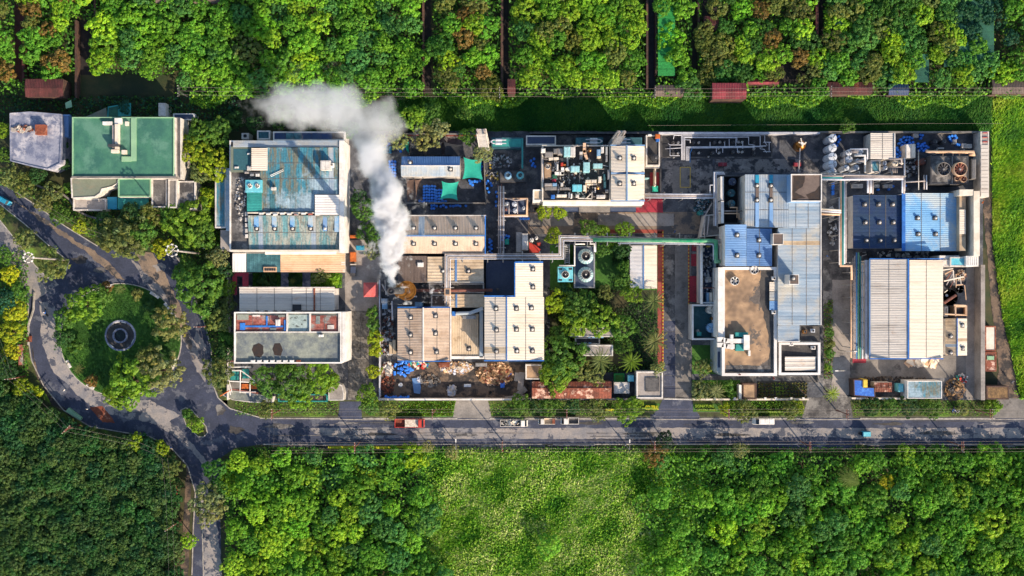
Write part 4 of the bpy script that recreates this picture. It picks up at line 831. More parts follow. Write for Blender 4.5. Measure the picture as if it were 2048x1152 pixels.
# ================================================================ machinery
def Z(x, y): return 1070 + x/8.861, 280 + y/8.861
for (x0,y0,x1,y1,h,m,kind,lab) in (
 (515,120,625,290,2.2,'ac_glass','seam','pale teal half of the twin air handler at the top of the machinery roof'),(628,120,715,290,2.2,'white_dirty','seam','pinkish half of the twin air handler at the top of the machinery roof'),
 (635,460,790,560,2.0,'ac_glass','seam','glassy air handler joined to a white cone'),(860,395,970,570,2.2,'ac_glass','none','upright pale teal air handler in the centre of the machinery roof'),
 (1035,415,1195,495,1.8,'ac_glass','seam','lying pale green air handler right of centre'),(665,790,830,905,2.0,'turq','seam','bright turquoise air handler low on the machinery roof'),
 (110,150,185,220,2.0,'white','none','white box at the top left corner of the machinery roof'),(1170,120,1220,225,1.6,'white','seam','slim white cabinet at the top right of the machinery roof'),
 (1100,165,1160,280,1.8,'tank_blue','seam','blue white cabinet with cream foot'),(1098,282,1168,318,1.4,'cream','none','cream foot box under the blue white cabinet'),(1285,525,1330,700,1.2,'steel','seam','tall grey duct box at the right roof edge'),
 (1125,645,1175,750,1.6,'cream','seam','slanted cream cabinet low right on the machinery roof'),(895,703,990,755,1.6,'cream','seam','left one of the paired cream boxes'),(1000,700,1090,755,1.6,'cream','seam','right one of the paired cream boxes'),
 (855,798,905,900,1.8,'cream','none','upright cream cabinet beside the turquoise air handler'),(1095,972,1245,1030,1.5,'white_dirty','grille','cream box with dark slots near the lower roof edge'),(725,962,780,1015,1.5,'white_dirty','none','small square white box on the lower roof edge'),
 (632,952,660,1030,1.2,'white','none','thin white box on the lower roof edge'),(590,930,620,1025,1.2,'steel','none','thin grey box on the lower roof edge'),(285,970,350,1035,1.3,'blue','none','deep blue box near the corner tower'),
 (385,962,560,1010,1.2,'cream','seam','long cream duct box on the lower roof edge'),(175,210,320,308,1.3,'concrete','grille','grey grated platform top left'),(328,152,398,243,1.5,'concrete','grille','grey grated platform second from left at the top'),
 (402,150,495,262,1.4,'concrete_lt','grille','light grated platform left of the twin air handler'),(172,765,310,818,1.2,'concrete_lt','grille','pale grated platform above the corner tower'),(312,762,388,815,1.3,'tank_blue','none','bluish flat box above the corner tower'),
 (172,825,385,888,.9,'concrete','grille','low grey platform above the corner tower'),(432,835,640,888,.9,'concrete','grille','low grey platform left of the turquoise air handler'),(430,310,560,388,.6,'steel_dk','none','dark low plinth in the upper left of the machinery roof'),
 (458,400,500,460,1.2,'red','none','small reddish machine on the machinery roof'),(502,425,548,462,1.1,'orange','none','small orange machine on the machinery roof'),(385,428,412,545,1.6,'white','seam','narrow white pipe box left of the white elbow'),
 (1250,120,1285,265,1.2,'bluegrey_roof','seam','long bluish duct box at the right edge, upper'),(1250,272,1285,385,1.2,'steel','grille','long grey duct box at the right edge, middle'),(1210,602,1250,718,.7,'teal_dark','none','dark blue framed tray at the right, upper'),
 (1215,732,1260,860,.7,'teal_dark','none','dark blue framed tray at the right, lower'),(1248,880,1300,935,1.0,'steel','fan','small square grey fan at the lower right roof corner'),(455,757,500,820,1.3,'white_dirty','none','small cream box left of the turquoise air handler'),
 (790,205,845,255,1.4,'white_dirty','none','white valve box beside the pink duct'),(790,262,845,345,1.2,'concrete_lt','grille','grated box beside the pink duct'),(160,402,292,690,.35,'sand_roof','none','large flat brown plate with a round fan on it'),
 (302,690,370,740,.6,'red_bed','none','small dark red box beside the brown plate'),(680,415,700,455,1.2,'white','none','tiny white box above the glassy air handler'),(310,610,390,680,.7,'net_teal','none','dull green box beside the brown plate')):
    a = Z(x0, y0); b_ = Z(x1, y1); unit(lab, a[0], a[1], b_[0], b_[1], 8.68, 8.68+h, m, kind=kind)
bigfan('round white fan on the brown plate of the machinery roof', *Z(230,468), 4.8, 9.1, .8, nb=6, ring='white_dirty', name='roof_fan')
for (x, y, r, l) in ((975,175,3.2,'brass coloured vessel near the top of the machinery roof'),(1112,845,3.2,'brass coloured vessel low on the machinery roof')): tank(l, *Z(x,y), r, 8.7, 1.5, 'brass', cone=.5, name='pressure_vessel')
def duct(label, pts, w, m, z0=8.7, h=.9, name='air_duct'):
    t = T(name, label, 'duct', *Z(*pts[0]), z0)
    for a, c in zip(pts[:-1], pts[1:]):
        A = P(*Z(*a), z0+h); C = P(*Z(*c), z0+h); b = MB(); d = math.dist(A,C); an = math.atan2(C[1]-A[1], C[0]-A[0])
        b.obox((A[0]+C[0])/2,(A[1]+C[1])/2,z0+.15,d+w*.9,w,z0+h,an); b.build('duct_run', m, t)
        b = MB(); n = max(1, int(d/1.6))
        for k in range(n): f = (k+.5)/n; b.obox(A[0]+(C[0]-A[0])*f, A[1]+(C[1]-A[1])*f, z0+.12, .08, w+.1, z0+h+.05, an)
        b.build('flange', 'steel', t)
duct('white elbow duct left of centre on the machinery roof', [(375,590),(490,590),(490,510)], .6, 'white', h=1.3)
duct('bent pink duct running down from the upper roof edge', [(878,75),(875,200),(912,320)], .6, 'peach', h=1.2); duct('short cream duct top left of the machinery roof', [(265,335),(400,325)], .5, 'cream', h=1.2)
duct('grey bundle duct between the upper plinths', [(575,310),(580,455)], .35, 'steel', h=.8); duct('long thin white pipe box low on the machinery roof', [(765,1030),(1010,1038),(1010,935)], .16, 'white_dirty', h=.9); duct('small white pipe box beside the paired cream boxes', [(1068,840),(1070,925)], .2, 'white', h=.9)
duct('slanted cream pipe low on the machinery roof', [(925,1020),(985,960)], .2, 'cream', h=1.2); duct('pale frame under the paired cream boxes', [(905,770),(905,930)], .25, 'tan_roof2', h=.8); duct('pale beam under the paired cream boxes', [(930,785),(1085,785)], .3, 'cream', h=.9)
t = T('air_cone', 'white cone shaped duct piece left of the glassy air handler', 'duct', *Z(580,510), 8.8)
b = MB(); q = [P(*Z(*p), 10.2) for p in ((540,500),(622,475),(622,548),(540,522))]; b.prism(q, 9, 10.2); b.build('cone_body', 'white', t); b = MB(); b.prism([P(*Z(*p), 10.2) for p in ((618,470),(628,470),(628,553),(618,553))], 8.9, 10.3); b.build('flange', 'steel', t)
# small random pipes of the machinery roof
prt = pipes('tangle of thin pipes among the machines of the plant building', [([Z(x0,y0),Z(x1,y1)], .06, m, 9.3) for x0,y0,x1,y1,m in ((140,330,145,740,'pipe_white'),(145,340,430,340,'pipe'),(500,110,860,110,'pipe'),(1000,520,1280,512,'pipe'),(600,600,605,780,'pipe'),(790,590,790,760,'pipe'),(560,330,600,455,'pipe'),
   (350,360,360,480,'pipe_white'),(1030,95,1335,95,'pipe_white'),(410,790,410,950,'pipe_white'),(1015,1000,1090,1000,'pipe'),(820,560,860,700,'pipe_rust'),(690,590,700,630,'pipe_rust'),(1180,440,1300,470,'pipe_white'),(120,100,120,740,'pipe'))], z=9.3, name='roof_pipework', zs0=8.7)
# ---- lattice exhaust towers
def lattice(label, px, py, h, w, d, m='white_dirty'):
    t = T('exhaust_tower', label, 'tower', px, py); x, y = P(px, py)
    for sx in (-1, 1):
        for sy in (-1, 1):
            b = MB(); b.tube([(x+sx*w/2,y+sy*d/2,0),(x+sx*w/2*.8,y+sy*d/2*.8,h)], .1, 4); b.build('leg', m, t)
    b = MB(); n = int(h/1.1)
    for k in range(n):
        z = h*(k+.5)/n; f = 1-.2*z/h
        b.box(x-w/2*f, y-d/2*f-.06, z-.06, x+w/2*f, y-d/2*f+.06, z+.06); b.box(x-w/2*f, y+d/2*f-.06, z-.06, x+w/2*f, y+d/2*f+.06, z+.06)
    b.build('rung_set', m, t)
    for s in (-.3, .3):
        b = MB(); b.cyl(x+s*w, y, [(.22,.3),(.22,h+1.5),(.26,h+1.5),(.26,h+1.8)], 10); b.build('exhaust_pipe', 'pipe', t)
lattice('leaning lattice exhaust tower beside the teal generator canopy', 969, 296, 18*HK, 2.2, 1.2); lattice('twin exhaust tower beside the cream twin roof', 1222, 296, 16*HK, 1.8, 1.4, 'steel')
gc = flat('bright teal generator canopy behind the two blue ringed fans', (983,275,1045,296), 3.4, 'teal', par=.06, name='generator_canopy', cat='canopy', wall='teal_dark'); 
for (x0, x1) in ((1152,1206),(1229,1284)): flat(['dark teal generator canopy left of the twin exhaust tower','dark teal generator canopy right of the twin exhaust tower'][x0 > 1200], (x0,275,x1,289), 3.4, 'teal_dark', par=.06, name='generator_canopy', cat='canopy', wall='teal_dark')
flat('dark roof with small skylights behind the plant building', (1052,271,1112,290), 3.0, 'shed_dark', par=.1, name='generator_canopy', cat='canopy')
def silencer(label, x0, x1, y, flip):
    t = T('silencer', label, 'exhaust silencer', x0, y, 3.5)
    for dy in (-3.4, 3.4):
        b = MB(); a = P(x0, y+dy, 4.6); c = P(x1, y+dy, 4.6); b.tube([(a[0],a[1],4.3),(a[0]+.1,a[1],4.3),(c[0],c[1],4.3)], .33, 10); b.build('drum', 'pipe_white', t)
        b = MB(); s = -1 if flip else 1; e = c if not flip else a; q = P(x1+10 if not flip else x0-10, y, 4.6)
        b.tube([(e[0],e[1],4.3),(e[0]+s*.5,e[1],4.3),(q[0],q[1],4.3)], .12, 6); f = a if not flip else c; b.tube([(f[0]-s*.9,f[1],4.3),(f[0],f[1],4.3)], .12, 6); b.build('exhaust_pipe', 'pipe_white', t)
silencer('paired silver silencers on the bright teal canopy', 991, 1004, 283, True); silencer('paired grey silencers left of the twin exhaust tower', 1180, 1195, 282, False); silencer('paired grey silencers right of the twin exhaust tower', 1239, 1253, 282, True)
b = MB(); b.pbox(1043,276,1046.5,337,3.2,3.5); tag(b.build('pipe_tray', 'pipe_teal'), 'long teal tray running down beside the two ringed fans', 'tray')
for x, l in ((1016,'pale blue ringed fan, left of the pair in the drum yard'),(1040.5,'pale blue ringed fan, right of the pair in the drum yard')): bigfan(l, x, 350, 7.6, 2.0, 1.6, nb=6, ring='turq' if x > 1020 else 'tank_blue', blade='white', skirt=.55, name='ringed_fan')
flat('dark plinth under the two ringed fans', (1000,341,1053,364), 2.0, 'concrete_dk', par=.05, name='plinth', cat='plinth', wall='steel_dk')
# ---- garden cooling towers
flat('dark square platform under the garden cooling towers', (1148,492,1190,576), 3.2, 'shed_dark', par=.05, name='platform', cat='platform', wall='steel_dk', parm='steel')
for y, l in ((512.5,'upper one of the two round cooling towers with ribbed cone'),(549,'lower one of the two round cooling towers with ribbed cone')):
    k = 1-5.5/H; x0, y0 = P(1172, y, 5.5); t = T('cooling_tower', l, 'cooling tower', loc=(x0, y0, 3.2)); r = 15.6*S*k
    b = MB(); b.cyl(x0, y0, [(r*.95,3.2),(r,4.2),(r*.95,4.9),(r*.60,5.5),(r*.60,5.1)], 32, cap=False); b.build('shell', 'ac_glass', t)
    for i in range(32):
        a = 2*math.pi*i/32; b = MB(); b.tube([(x0+r*1.0*math.cos(a),y0+r*1.0*math.sin(a),4.25),(x0+r*.96*math.cos(a),y0+r*.96*math.sin(a),4.97),(x0+r*.60*math.cos(a),y0+r*.60*math.sin(a),5.56)], .045, 4); b.build('rib', 'white' if i % 2 else 'steel', t)
    bigfan('', 1172, y, 9.2, 4.4, 1.1, parent=t, nb=10, ring='white_dirty', blade='steel_dk', hubm='white')
t = unit('square turquoise cooling tower with one central fan in the garden', 1116,533.5,1146,564,.3,4.6,'turq', kind='none', name='cooling_tower', cat='cooling tower')
bigfan('', 1131, 549, 7.6, 4.66, .5, parent=t, nb=8, ring='white', blade='steel_dk', hubm='white')
for dx, dy in ((-10,-11),(10,-11),(-10,11),(10,11)): part(t, 'louvre', 'black', (1131+dx-3.4,549+dy-1.6,1131+dx+3.4,549+dy+1.6,4.6,4.70))
t = T('slatted_rack', 'slatted grey frame beside the garden cooling towers', 'frame', 1134, 508, 0); b = MB(); b.pbox(1129.5,488,1131,528,0,3); b.pbox(1138,488,1139.5,528,0,3); b.build('side_rail', 'steel', t)
for k in range(9): b = MB(); b.pbox(1131,489+k*4.3,1138,491.5+k*4.3,2.6,2.8); b.build('slat', 'steel', t)
# ---- pipe racks
q = ['pipe','pipe_white','pipe','pipe_white','pipe']
pipes('long bridge of pale pipes stepping from the brown warehouse to the east hall', [([(890+3.4*i,612),(890+3.4*i,508+3.2*i),(1118+3.0*i,508+3.2*i),(1118+3.0*i,471+3.4*i),(1441,479+2.6*i)], .12, q[i]) for i in range(4)],
      supports=[(x,503,x,524) for x in (925,975,1006,1045,1080,1105)] + [(x,466,x,490) for x in (1150,1175,1215,1260,1310,1360,1410)] + [(886,y,907,y) for y in (540,575,600)] + [(1113,y,1134,y) for y in (492,)], z=6.8, name='pipe_bridge', cat='pipe bridge')
pipes('thick green pipe crossing the garden lane into the east hall', [([(1186,479.5),(1424,481.5),(1432,483),(1432,523),(1441,523)], .42, 'pipe_green'),([(1236,486.5),(1424,488.5),(1427,492),(1427,520)], .14, 'pipe_white')], z=7.5, name='green_pipe', cat='pipe', supports=[(x,475,x,490) for x in (1240,1330,1400)])
pipes('white pipe looping around the garden cooling towers', [([(1170,488),(1149,488),(1149,531),(1118,531)], .14, 'white'),([(1181,474),(1181,488),(1189,488),(1189,503)], .16, 'white'),([(1191,481),(1191,503),(1187,503)], .14, 'pipe_white')], z=6.0, name='pipe_loop', cat='pipe')
pipes('upright pale pipe rack beside the barrel row', [([(997+3.5*i,372),(997+3.5*i,506)], .09, q[i]) for i in range(4)], supports=[(994,y,1011,y) for y in (385,410,440,470,495)], z=4.6)
pipes('pink pipe frame at the foot of the drum yard', [([(996,370),(1000,425)], .1, 'pipe_rust'),([(1003,368),(1003,430)], .1, 'pipe_rust'),([(1008,395),(1030,401),(1056,398)], .1, 'pipe'),([(1018,404),(1018,428)], .08, 'pipe'),([(1035,399),(1035,428)], .08, 'pipe'),([(1053,398),(1053,430)], .12, 'peach'),([(996,431),(1056,431)], .1, 'peach')], z=4.0)
flat('dark tank tray with pale rim below the pink pipes', (1002,396,1056,432), 2.6, 'shed_dark', par=.5, name='tank_tray', cat='tray', wall='peach', parm='peach')
for k, (x, y, r, m) in enumerate(((1029,408,5,'tank_white'),(1030,421,4.6,'tank_white'),(1014,407,3.4,'tank_white'),(1012,418,3,'pipe_rust'),(1047,416,3.2,'tank_white'))): tank(['white round vessel in the pale rimmed tray, upper','white round vessel in the pale rimmed tray, lower','small white vessel in the left corner of the tray','small rusty vessel in the tray','small white vessel at the right side of the tray'][k], x, y, r, 2.2, 1.8, m)
pipes('wide pipe rack from the twin roof hall to the pipe corner', [([(1290,388),(1425,389)], .16, 'pipe_white'),([(1290,391),(1425,392)], .22, 'pipe'),([(1290,395),(1428,396),(1428,345),(1448,345)], .18, 'pipe_white'),([(1432,398),(1432,348),(1450,348)], .14, 'pipe_white'),([(1420,389),(1420,370),(1428,370)], .1, 'pipe_white')], supports=[(x,384,x,399) for x in (1300,1330,1365,1400)], z=6.0)
pipes('vertical stack of grey pipes at the hall corner', [([(1428+3.2*i,398),(1428+3.2*i,452)], .15, q[i]) for i in range(3)] + [([(1424,406),(1410,432),(1408,470)], .14, 'pipe'),([(1418,432),(1414,470)], .14, 'pipe'),([(1437,422),(1486,422)], .14, 'pipe'),([(1437,427),(1478,427),(1478,438),(1486,438)], .12, 'peach'),([(1460,415),(1474,415),(1474,436)], .12, 'peach')], z=7.2)
pipes('pipe run with white pipes along the top of the east yard', [([(1642,346),(1812,352)], .12, 'steel'),([(1642,351),(1686,352),(1686,350),(1808,353)], .24, 'pipe'),([(1642,355),(1684,355.5)], .2, 'pipe_teal'),([(1642,358.5),(1690,359),(1806,358)], .22, 'pipe_white'),([(1690,355),(1806,355.5)], .2, 'pipe')], supports=[(x,343,x,362) for x in (1655,1675,1700,1720,1760,1785)], z=6.6)
pipes('tall bundle of parallel pipes between long roof and navy roof', [([(1681.5,350),(1681.5,532),(1703,532),(1703,560)], .22, 'peach'),([(1685.5,350),(1685.5,530)], .2, 'pipe_teal'),([(1689,356),(1689,528)], .16, 'pipe_white'),([(1692,350),(1692,526)], .12, 'pipe'),([(1678.5,395),(1678.5,530)], .1, 'pipe_white')], supports=[(1677,y,1695,y) for y in (365,395,420,437,470,500,525)], z=6.4)
pipes('row of blue green and white pipes beside the largest hall', [([(1702,558),(1702,716)], .14, 'peach'),([(1706,515),(1706,718)], .1, 'pipe'),([(1709.5,512),(1709.5,718)], .12, 'pipe'),([(1713,505),(1713,718)], .17, 'pipe_blue'),([(1717,505),(1717,718)], .17, 'pipe_green'),([(1721,512),(1721,718)], .13, 'pipe_teal'),([(1725,530),(1725,718)], .15, 'pipe_white')], supports=[(1699,y,1728,y) for y in (525,545,570,595,620,645,670,695)], z=5.0)
for (x, l) in ((1737,'pipe riser pair left of the grey tanks lane, above the navy roof'),(1743,'pink white pipe riser above the navy roof'),(1806,'pipe riser pair above the bright blue roof')):
    pipes(l, [([(x-1.5,353),(x-1.5,386)], .2, 'pipe_white'),([(x+2,353),(x+2,388)], .22, 'pipe')], z=6.5, name='pipe_riser', cat='pipe riser')
pipes('short double pipes between the cooling block and the blue roof', [([(1812,364),(1850,362)], .16, 'pipe'),([(1848,350),(1848,379)], .16, 'pipe'),([(1853,350),(1853,379)], .16, 'pipe_white'),([(1837,300),(1837,380)], .12, 'steel')], z=5.0)
pipes('three short pipes bridging hall and pipe bundle', [([(1643,418),(1682,421)], .22, 'cream'),([(1643,422),(1682,425)], .2, 'pipe_white'),([(1643,428),(1680,429)], .22, 'peach')], z=7.4, supports=[(1667,415,1667,432)])
pipes('thin pipes down the west flank of the east hall', [([(1436,535),(1436,680)], .14, 'pipe_white'),([(1440,535),(1440,676)], .1, 'steel'),([(1430,540),(1430,600)], .12, 'pipe'),([(1404,576),(1440,576)], .1, 'pipe_rust'),([(1403,488),(1403,608)], .3, 'white')], z=6.2)
pipes('brass coloured header pipe above the big cooling block', [([(1852,302),(1860,304),(1946,304),(1947,309),(1938,309)], .34, 'peach'),([(1886,304),(1886,324)], .14, 'peach'),([(1906,304),(1906,318)], .1, 'peach'),([(1919,304),(1919,326)], .14, 'peach'),([(1900,368),(1918,368)], .22, 'peach')], z=5.4, name='header_pipe', cat='pipe', supports=[(1875,299,1875,307),(1930,299,1930,307)])
# manifold yard
def V(x, y): return 1300 + x/5.12, 200 + y/5.12
L = []
for k, (xv, yh, xe, yd) in enumerate(((322,355,1175,430),(334,367,1128,500),(346,380,1010,455))): L.append(([V(xv,615),V(xv,yh),V(xe,yh),V(xe,yd)], .075, 'pipe_white'))
L += [([V(1128,500),V(1170,505),V(1195,540)], .07, 'pipe_white'),([V(1175,430),V(1200,465)], .07, 'pipe_white'),([V(1010,455),V(1065,460)], .07, 'pipe_white'),([V(356,615),V(356,385),V(890,388),V(890,430)], .07, 'pipe_white')]
for k, (xv, yh) in enumerate(((372,480),(385,487),(397,494),(410,545))): L.append(([V(xv,625),V(xv,yh),V(1190-k*60,yh-8*(k<3))], .07, 'pipe_white' if k < 3 else 'pipe_blue') if k < 3 else ([V(xv,640),V(xv,545),V(430,500)], .1, 'pipe_blue'))
L += [([V(*a) for a in p], .07, 'pipe_white') for p in (((155,500),(320,490)),((185,445),(205,460),(320,460)),((205,460),(205,570),(305,570)),((350,405),(412,410),(412,440)),((615,430),(615,480)),((765,430),(765,480)),((880,390),(880,480)),((950,430),(950,500)),((680,490),(680,540)),((745,495),(745,540)),((895,490),(895,540)),((810,400),(812,470)),((1160,432),(1240,432)),((1160,528),(1235,530)),((1220,435),(1220,530)),((240,400),(245,362),(320,362)),((1118,470),(1190,470)))]
pipes('maze of parallel pale pipes with square bends over the buried tanks', L, z=2.2, name='pipe_manifold', cat='pipework')
flat('black bund floor under the maze of pale pipes', (1322,270,1545,316), .35, 'black', par=.12, name='tank_bund', cat='bund', wall='concrete_dk')
for k, (x, y) in enumerate(((290,436),(502,434),(718,430),(908,430),(945,430),(290,544),(502,540),(708,542),(910,532),(945,532),(1067,470),(1067,500),(765,428),(245,588),(600,580),(705,498),(1150,478),(1030,478))):
    r = 2.4 if k < 12 else 1.4; tank(f'white tank lid in the pipe maze, {"upper" if y < 470 else "lower" if y > 520 else "middle"} row, {ORD[[q_[0] for q_ in sorted([(i,xx) for i,(xx,yy) in enumerate(((290,436),(502,434),(718,430),(908,430),(945,430),(290,544),(502,540),(708,542),(910,532),(945,532),(1067,470),(1067,500),(765,428),(245,588),(600,580),(705,498),(1150,478),(1030,478))) if (yy<470)==(y<470) and (yy>520)==(y>520)], key=lambda q: q[1])].index(k)]} from left', *V(x,y), r, .25, .7, 'white', name='sump_tank', n=12, cat='tank lid')
for k, (x, y) in enumerate(((238,435),(448,432),(663,432),(853,430),(1064,430),(238,545),(448,540),(645,540),(853,532),(1064,542))):
    tank(f'dark tank head in the pipe maze, {"upper" if k < 5 else "lower"} row, {ORD[k % 5]} from left', *V(x,y), 3.6, .25, .9, 'steel_dk', name='buried_tank', n=14, cat='tank head', lid='steel_dk')
t = T('flare_vessel', 'shiny brass dome vessel with pipes in the north yard', 'vessel', 1603, 290); x, y = P(1603,290,3)
b = MB(); b.cyl(x, y, [(1.1,0),(1.15,2.2),(.95,2.9),(.5,3.3),(.1,3.45)], 18); b.build('dome', 'brass', t, smooth=True); b = MB(); b.cyl(x-.1, y+.3, [(.3,3.2),(.3,3.8)], 8); b.build('nozzle', 'white', t)
for a, c in (((1598,284),(1612,287)),((1604,292),(1613,284)),((1606,290),(1602,276))):
    b = MB(); b.tube([(*P(*a,4),3.6),(*P(*c,4),3.7)], .14, 6); b.build('pipe', 'cream', t)
b = MB(); b.tube([(*P(1602,296,4),3.2),(*P(1601,320,4),3.2),(*P(1599,342,4),3.2)], .16, 6); b.build('outlet_pipe', 'pipe', t)
for k, (x0,y0,x1,y1) in enumerate(((1438,325,1454,332),(1588,325,1602,332))): unit(['red box on the north yard lane, left','red box on the north yard lane, right'][k], x0,y0,x1,y1,0,1.0,'red_bed', kind='seam', name='skip', cat='box')
t = T('barrier', 'yellow painted rectangle frame on the stained yard', 'barrier', 1370, 355); b = MB(); b.pbox(1360,334,1361,375,.03,.12); b.pbox(1380,334,1381,375,.03,.12); b.pbox(1361,334,1380,335,.03,.12); b.pbox(1361,374,1380,375,.03,.12); b.build('frame', 'yellow', t)
flat('dark roof with a large black engine cover beside the twin roof', (1292,270,1320,332), 3.6, 'bitumen', par=.3, name='engine_room', cat='engine room'); tank('black round engine cover on the dark roof beside the twin roof', 1309, 315, 7.5, 3.4, 1.2, 'black', name='engine_cover', cat='cover')
unit('orange and blue machine at the corner of the dark roof', 1311,268,1320,277,3.4,4.6,'orange', kind='none', cat='machine', name='machine'); unit('small blue machine below the orange one', 1312,277,1319,283,3.4,4.2,'blue', kind='none', cat='machine', name='machine')
for k, (x0,y0,x1,y1,z,m) in enumerate(((1296,268,1303,272,3.4,'white'),(1289,293,1294,305,0,'white_dirty'),(1291,333,1319,336,0,'white'),(1305,372,1316,383,0,'sail_green'),(1309,338,1312,372,0,'cream'),(1290,355,1298,358,0,'ac_glass'))): unit(['tiny white hatch on the dark engine roof','white cabinet beside the cream twin roof','long white box bar below the engine roof','crumpled green cover at the red bed','cream upright duct above the red bed','small green box beside the twin roof'][k], x0,y0,x1,y1,z,z+[.5,2.2,1.6,.9,2.4,1.5][k],m, kind='none', cat='box', name='yard_box')
# tanks of the east yards
for k, (y, r) in enumerate(((276.5,8.3),(295.5,8.2),(313.5,8.6),(328,8.6),(344,8))): tank(f'round white topped tank in the single column, {ORD[k]} from the top', 1665.5, y, r, 0, 4.5, 'tank_white')
for k, (x, y, r) in enumerate(((1698,305,6.2),(1720,303,6.6),(1698.5,318.5,6.8),(1716,321,4.2),(1692.5,335.5,6),(1713,335,5.6),(1731,319,4.6))): tank(['grey white tank top left in the framed tank group','grey white tank top right in the framed tank group','grey white tank middle left in the framed tank group','small tank inside the pale pipe square','grey white tank bottom left of the framed group','grey white tank bottom right of the framed group','small tank at the right side of the framed group'][k], x, y, r, 0, 4.2, 'tank_white')
pipes('white square pipe loop around the framed tank group', [([(1700,298),(1735,298),(1735,318)], .14, 'pipe_white'),([(1709,311),(1730,311),(1730,345)], .22, 'white'),([(1688,300),(1688,340)], .1, 'pipe'),([(1700,302),(1718,302)], .1, 'pipe'),([(1700,305),(1716,305)], .1, 'pipe'),([(1712,322),(1728,322)], .1, 'pipe')], z=5.0, name='pipe_loop', cat='pipe')
for k, (x, y, r) in enumerate(((1770,326,4.2),(1771,335.5,4.2),(1791,326.5,6.2),(1847,322.5,6.6))): tank(['small grey tank beside the dull blue roof, upper','small grey tank beside the dull blue roof, lower','cream ringed tank right of the small grey tanks','dull pink round tank near the cooling block'][k], x, y, r, 0, 3.6, ['tank_white','tank_white','cream','pipe_rust'][k])
pipes('comb of short pale pipes below the cream ringed tank', [([(1778+3.2*k,335),(1778+3.2*k,346)], .08, 'pipe') for k in range(6)] + [([(1778,334),(1804,334)], .1, 'pipe'),([(1797,326),(1806,327)], .16, 'cream'),([(1778,318),(1803,318),(1803,330)], .2, 'pipe'),([(1809,316),(1809,388)], .18, 'pipe_white')], z=4.4, name='pipe_comb', cat='pipework')
for k, (x, y, r) in enumerate(((1871,283,4.5),(1889,283,4.5),(1465,363,7.5),(1463,386,7.5),(1463,407,7.5),(1402,425,5),(1410,450,3))): tank(['dark pump tank behind the header pipe, left','dark pump tank behind the header pipe, right','dark tank in the deep bay, top','bluish tank in the deep bay, middle','bluish tank in the deep bay, lowest','blue green tank in the pipe corner','small dark tank in the pipe corner'][k], x, y, r, 0, 5.4 if k in (2,3,4) else 2.5, ['steel_dk','steel_dk','shed_dark','teal_dark','teal_old','teal','steel_dk'][k])
for k, (x, y, r, m) in enumerate(((1416,559,6.2,'steel'),(1421,620,7.8,'cream'),(1423,656,9.6,'tank_blue'),(1425,637,3,'brass'),(1396,662,3,'steel'),(1413,527,4.5,'steel_dk'))): tank(['grey dished tank in the narrow process bay','cream ribbed tank at the top of the teal bay','pale blue round tank in the teal bay','small brass pot in the teal bay','small grey pot in the teal bay','dark tank in the narrow process bay'][k], x, y, r, 2.2, 1.8, m)
for k, (x0, y0, x1, y1, m) in enumerate(((1413,585,1418,610,'tank_blue'),(1419,585,1425,610,'cream'),(1404,496,1409,503,'white'),(1414,491,1421,494,'yellow'),(1394,664,1403,672,'teal'))): unit(['upright pale blue cylinder case in the narrow bay','upright cream cylinder case in the narrow bay','white cabinet in the top of the narrow bay','yellow hoist box in the narrow bay','green box in the teal bay'][k], x0,y0,x1,y1,2.2,4.2,m, kind='seam', cat='case', name='process_unit')
flat('dark steel cooling block with two large fans', (1861,312,1937,368), 6.0, 'concrete_dk', par=.12, name='cooling_block', cat='cooling block', wall='steel_dk', parm='steel_dk')
cb = bpy.context.scene.objects['cooling_block']; part(cb, 'side_louvre', 'concrete', (1859.5,318,1866,362,1.2,5.0)); part(cb, 'deck_joint', 'steel', (1904,313,1905,367,5.8,6.06))
bigfan('', 1888.5, 338, 14.2, 5.95, 1.3, parent=cb, nb=10, ring='concrete_lt', blade='steel_dk'); bigfan('', 1921.5, 338, 14.2, 5.95, 1.3, parent=cb, nb=10, ring='peach', blade='pipe_rust')
bigfan('', 1915, 357, 4.6, 5.95, .8, parent=cb, nb=6, ring='peach', blade='pipe_rust'); bigfan('', 1928, 358, 6.4, 5.95, .8, parent=cb, nb=6, ring='peach', blade='pipe_rust')
unit('tall grey stepped casing right of the cooling block', 1943,318,1952,358,0,4.0,'concrete', kind='grille', name='process_unit', cat='casing')
for k, (x0,y0,x1,y1) in enumerate(((1705,368,1716,376),(1716.5,368,1726,376),(1749,369,1759,375),(1768,369,1777,376),(1778,369,1785,376),(1827,267,1837,275),(1906,279,1913,288),(1924,287,1933,296),(1934,288,1944,296),(1876,295,1888,298))): unit(['pale caged container, left of the pair above the navy roof','pale caged container, right of the pair above the navy roof','pale caged container beside the pink riser','pale caged container near the bright blue roof, left','pale caged container near the bright blue roof, right','pale container among the drums by the north wall','tilted pale container by the dark drums','pale double container near the east lean-to, left','pale double container near the east lean-to, right','slim pale tray behind the header pipe'][k], x0,y0,x1,y1,0,1.2,'white_dirty', kind='grille', name='caged_container', cat='container')
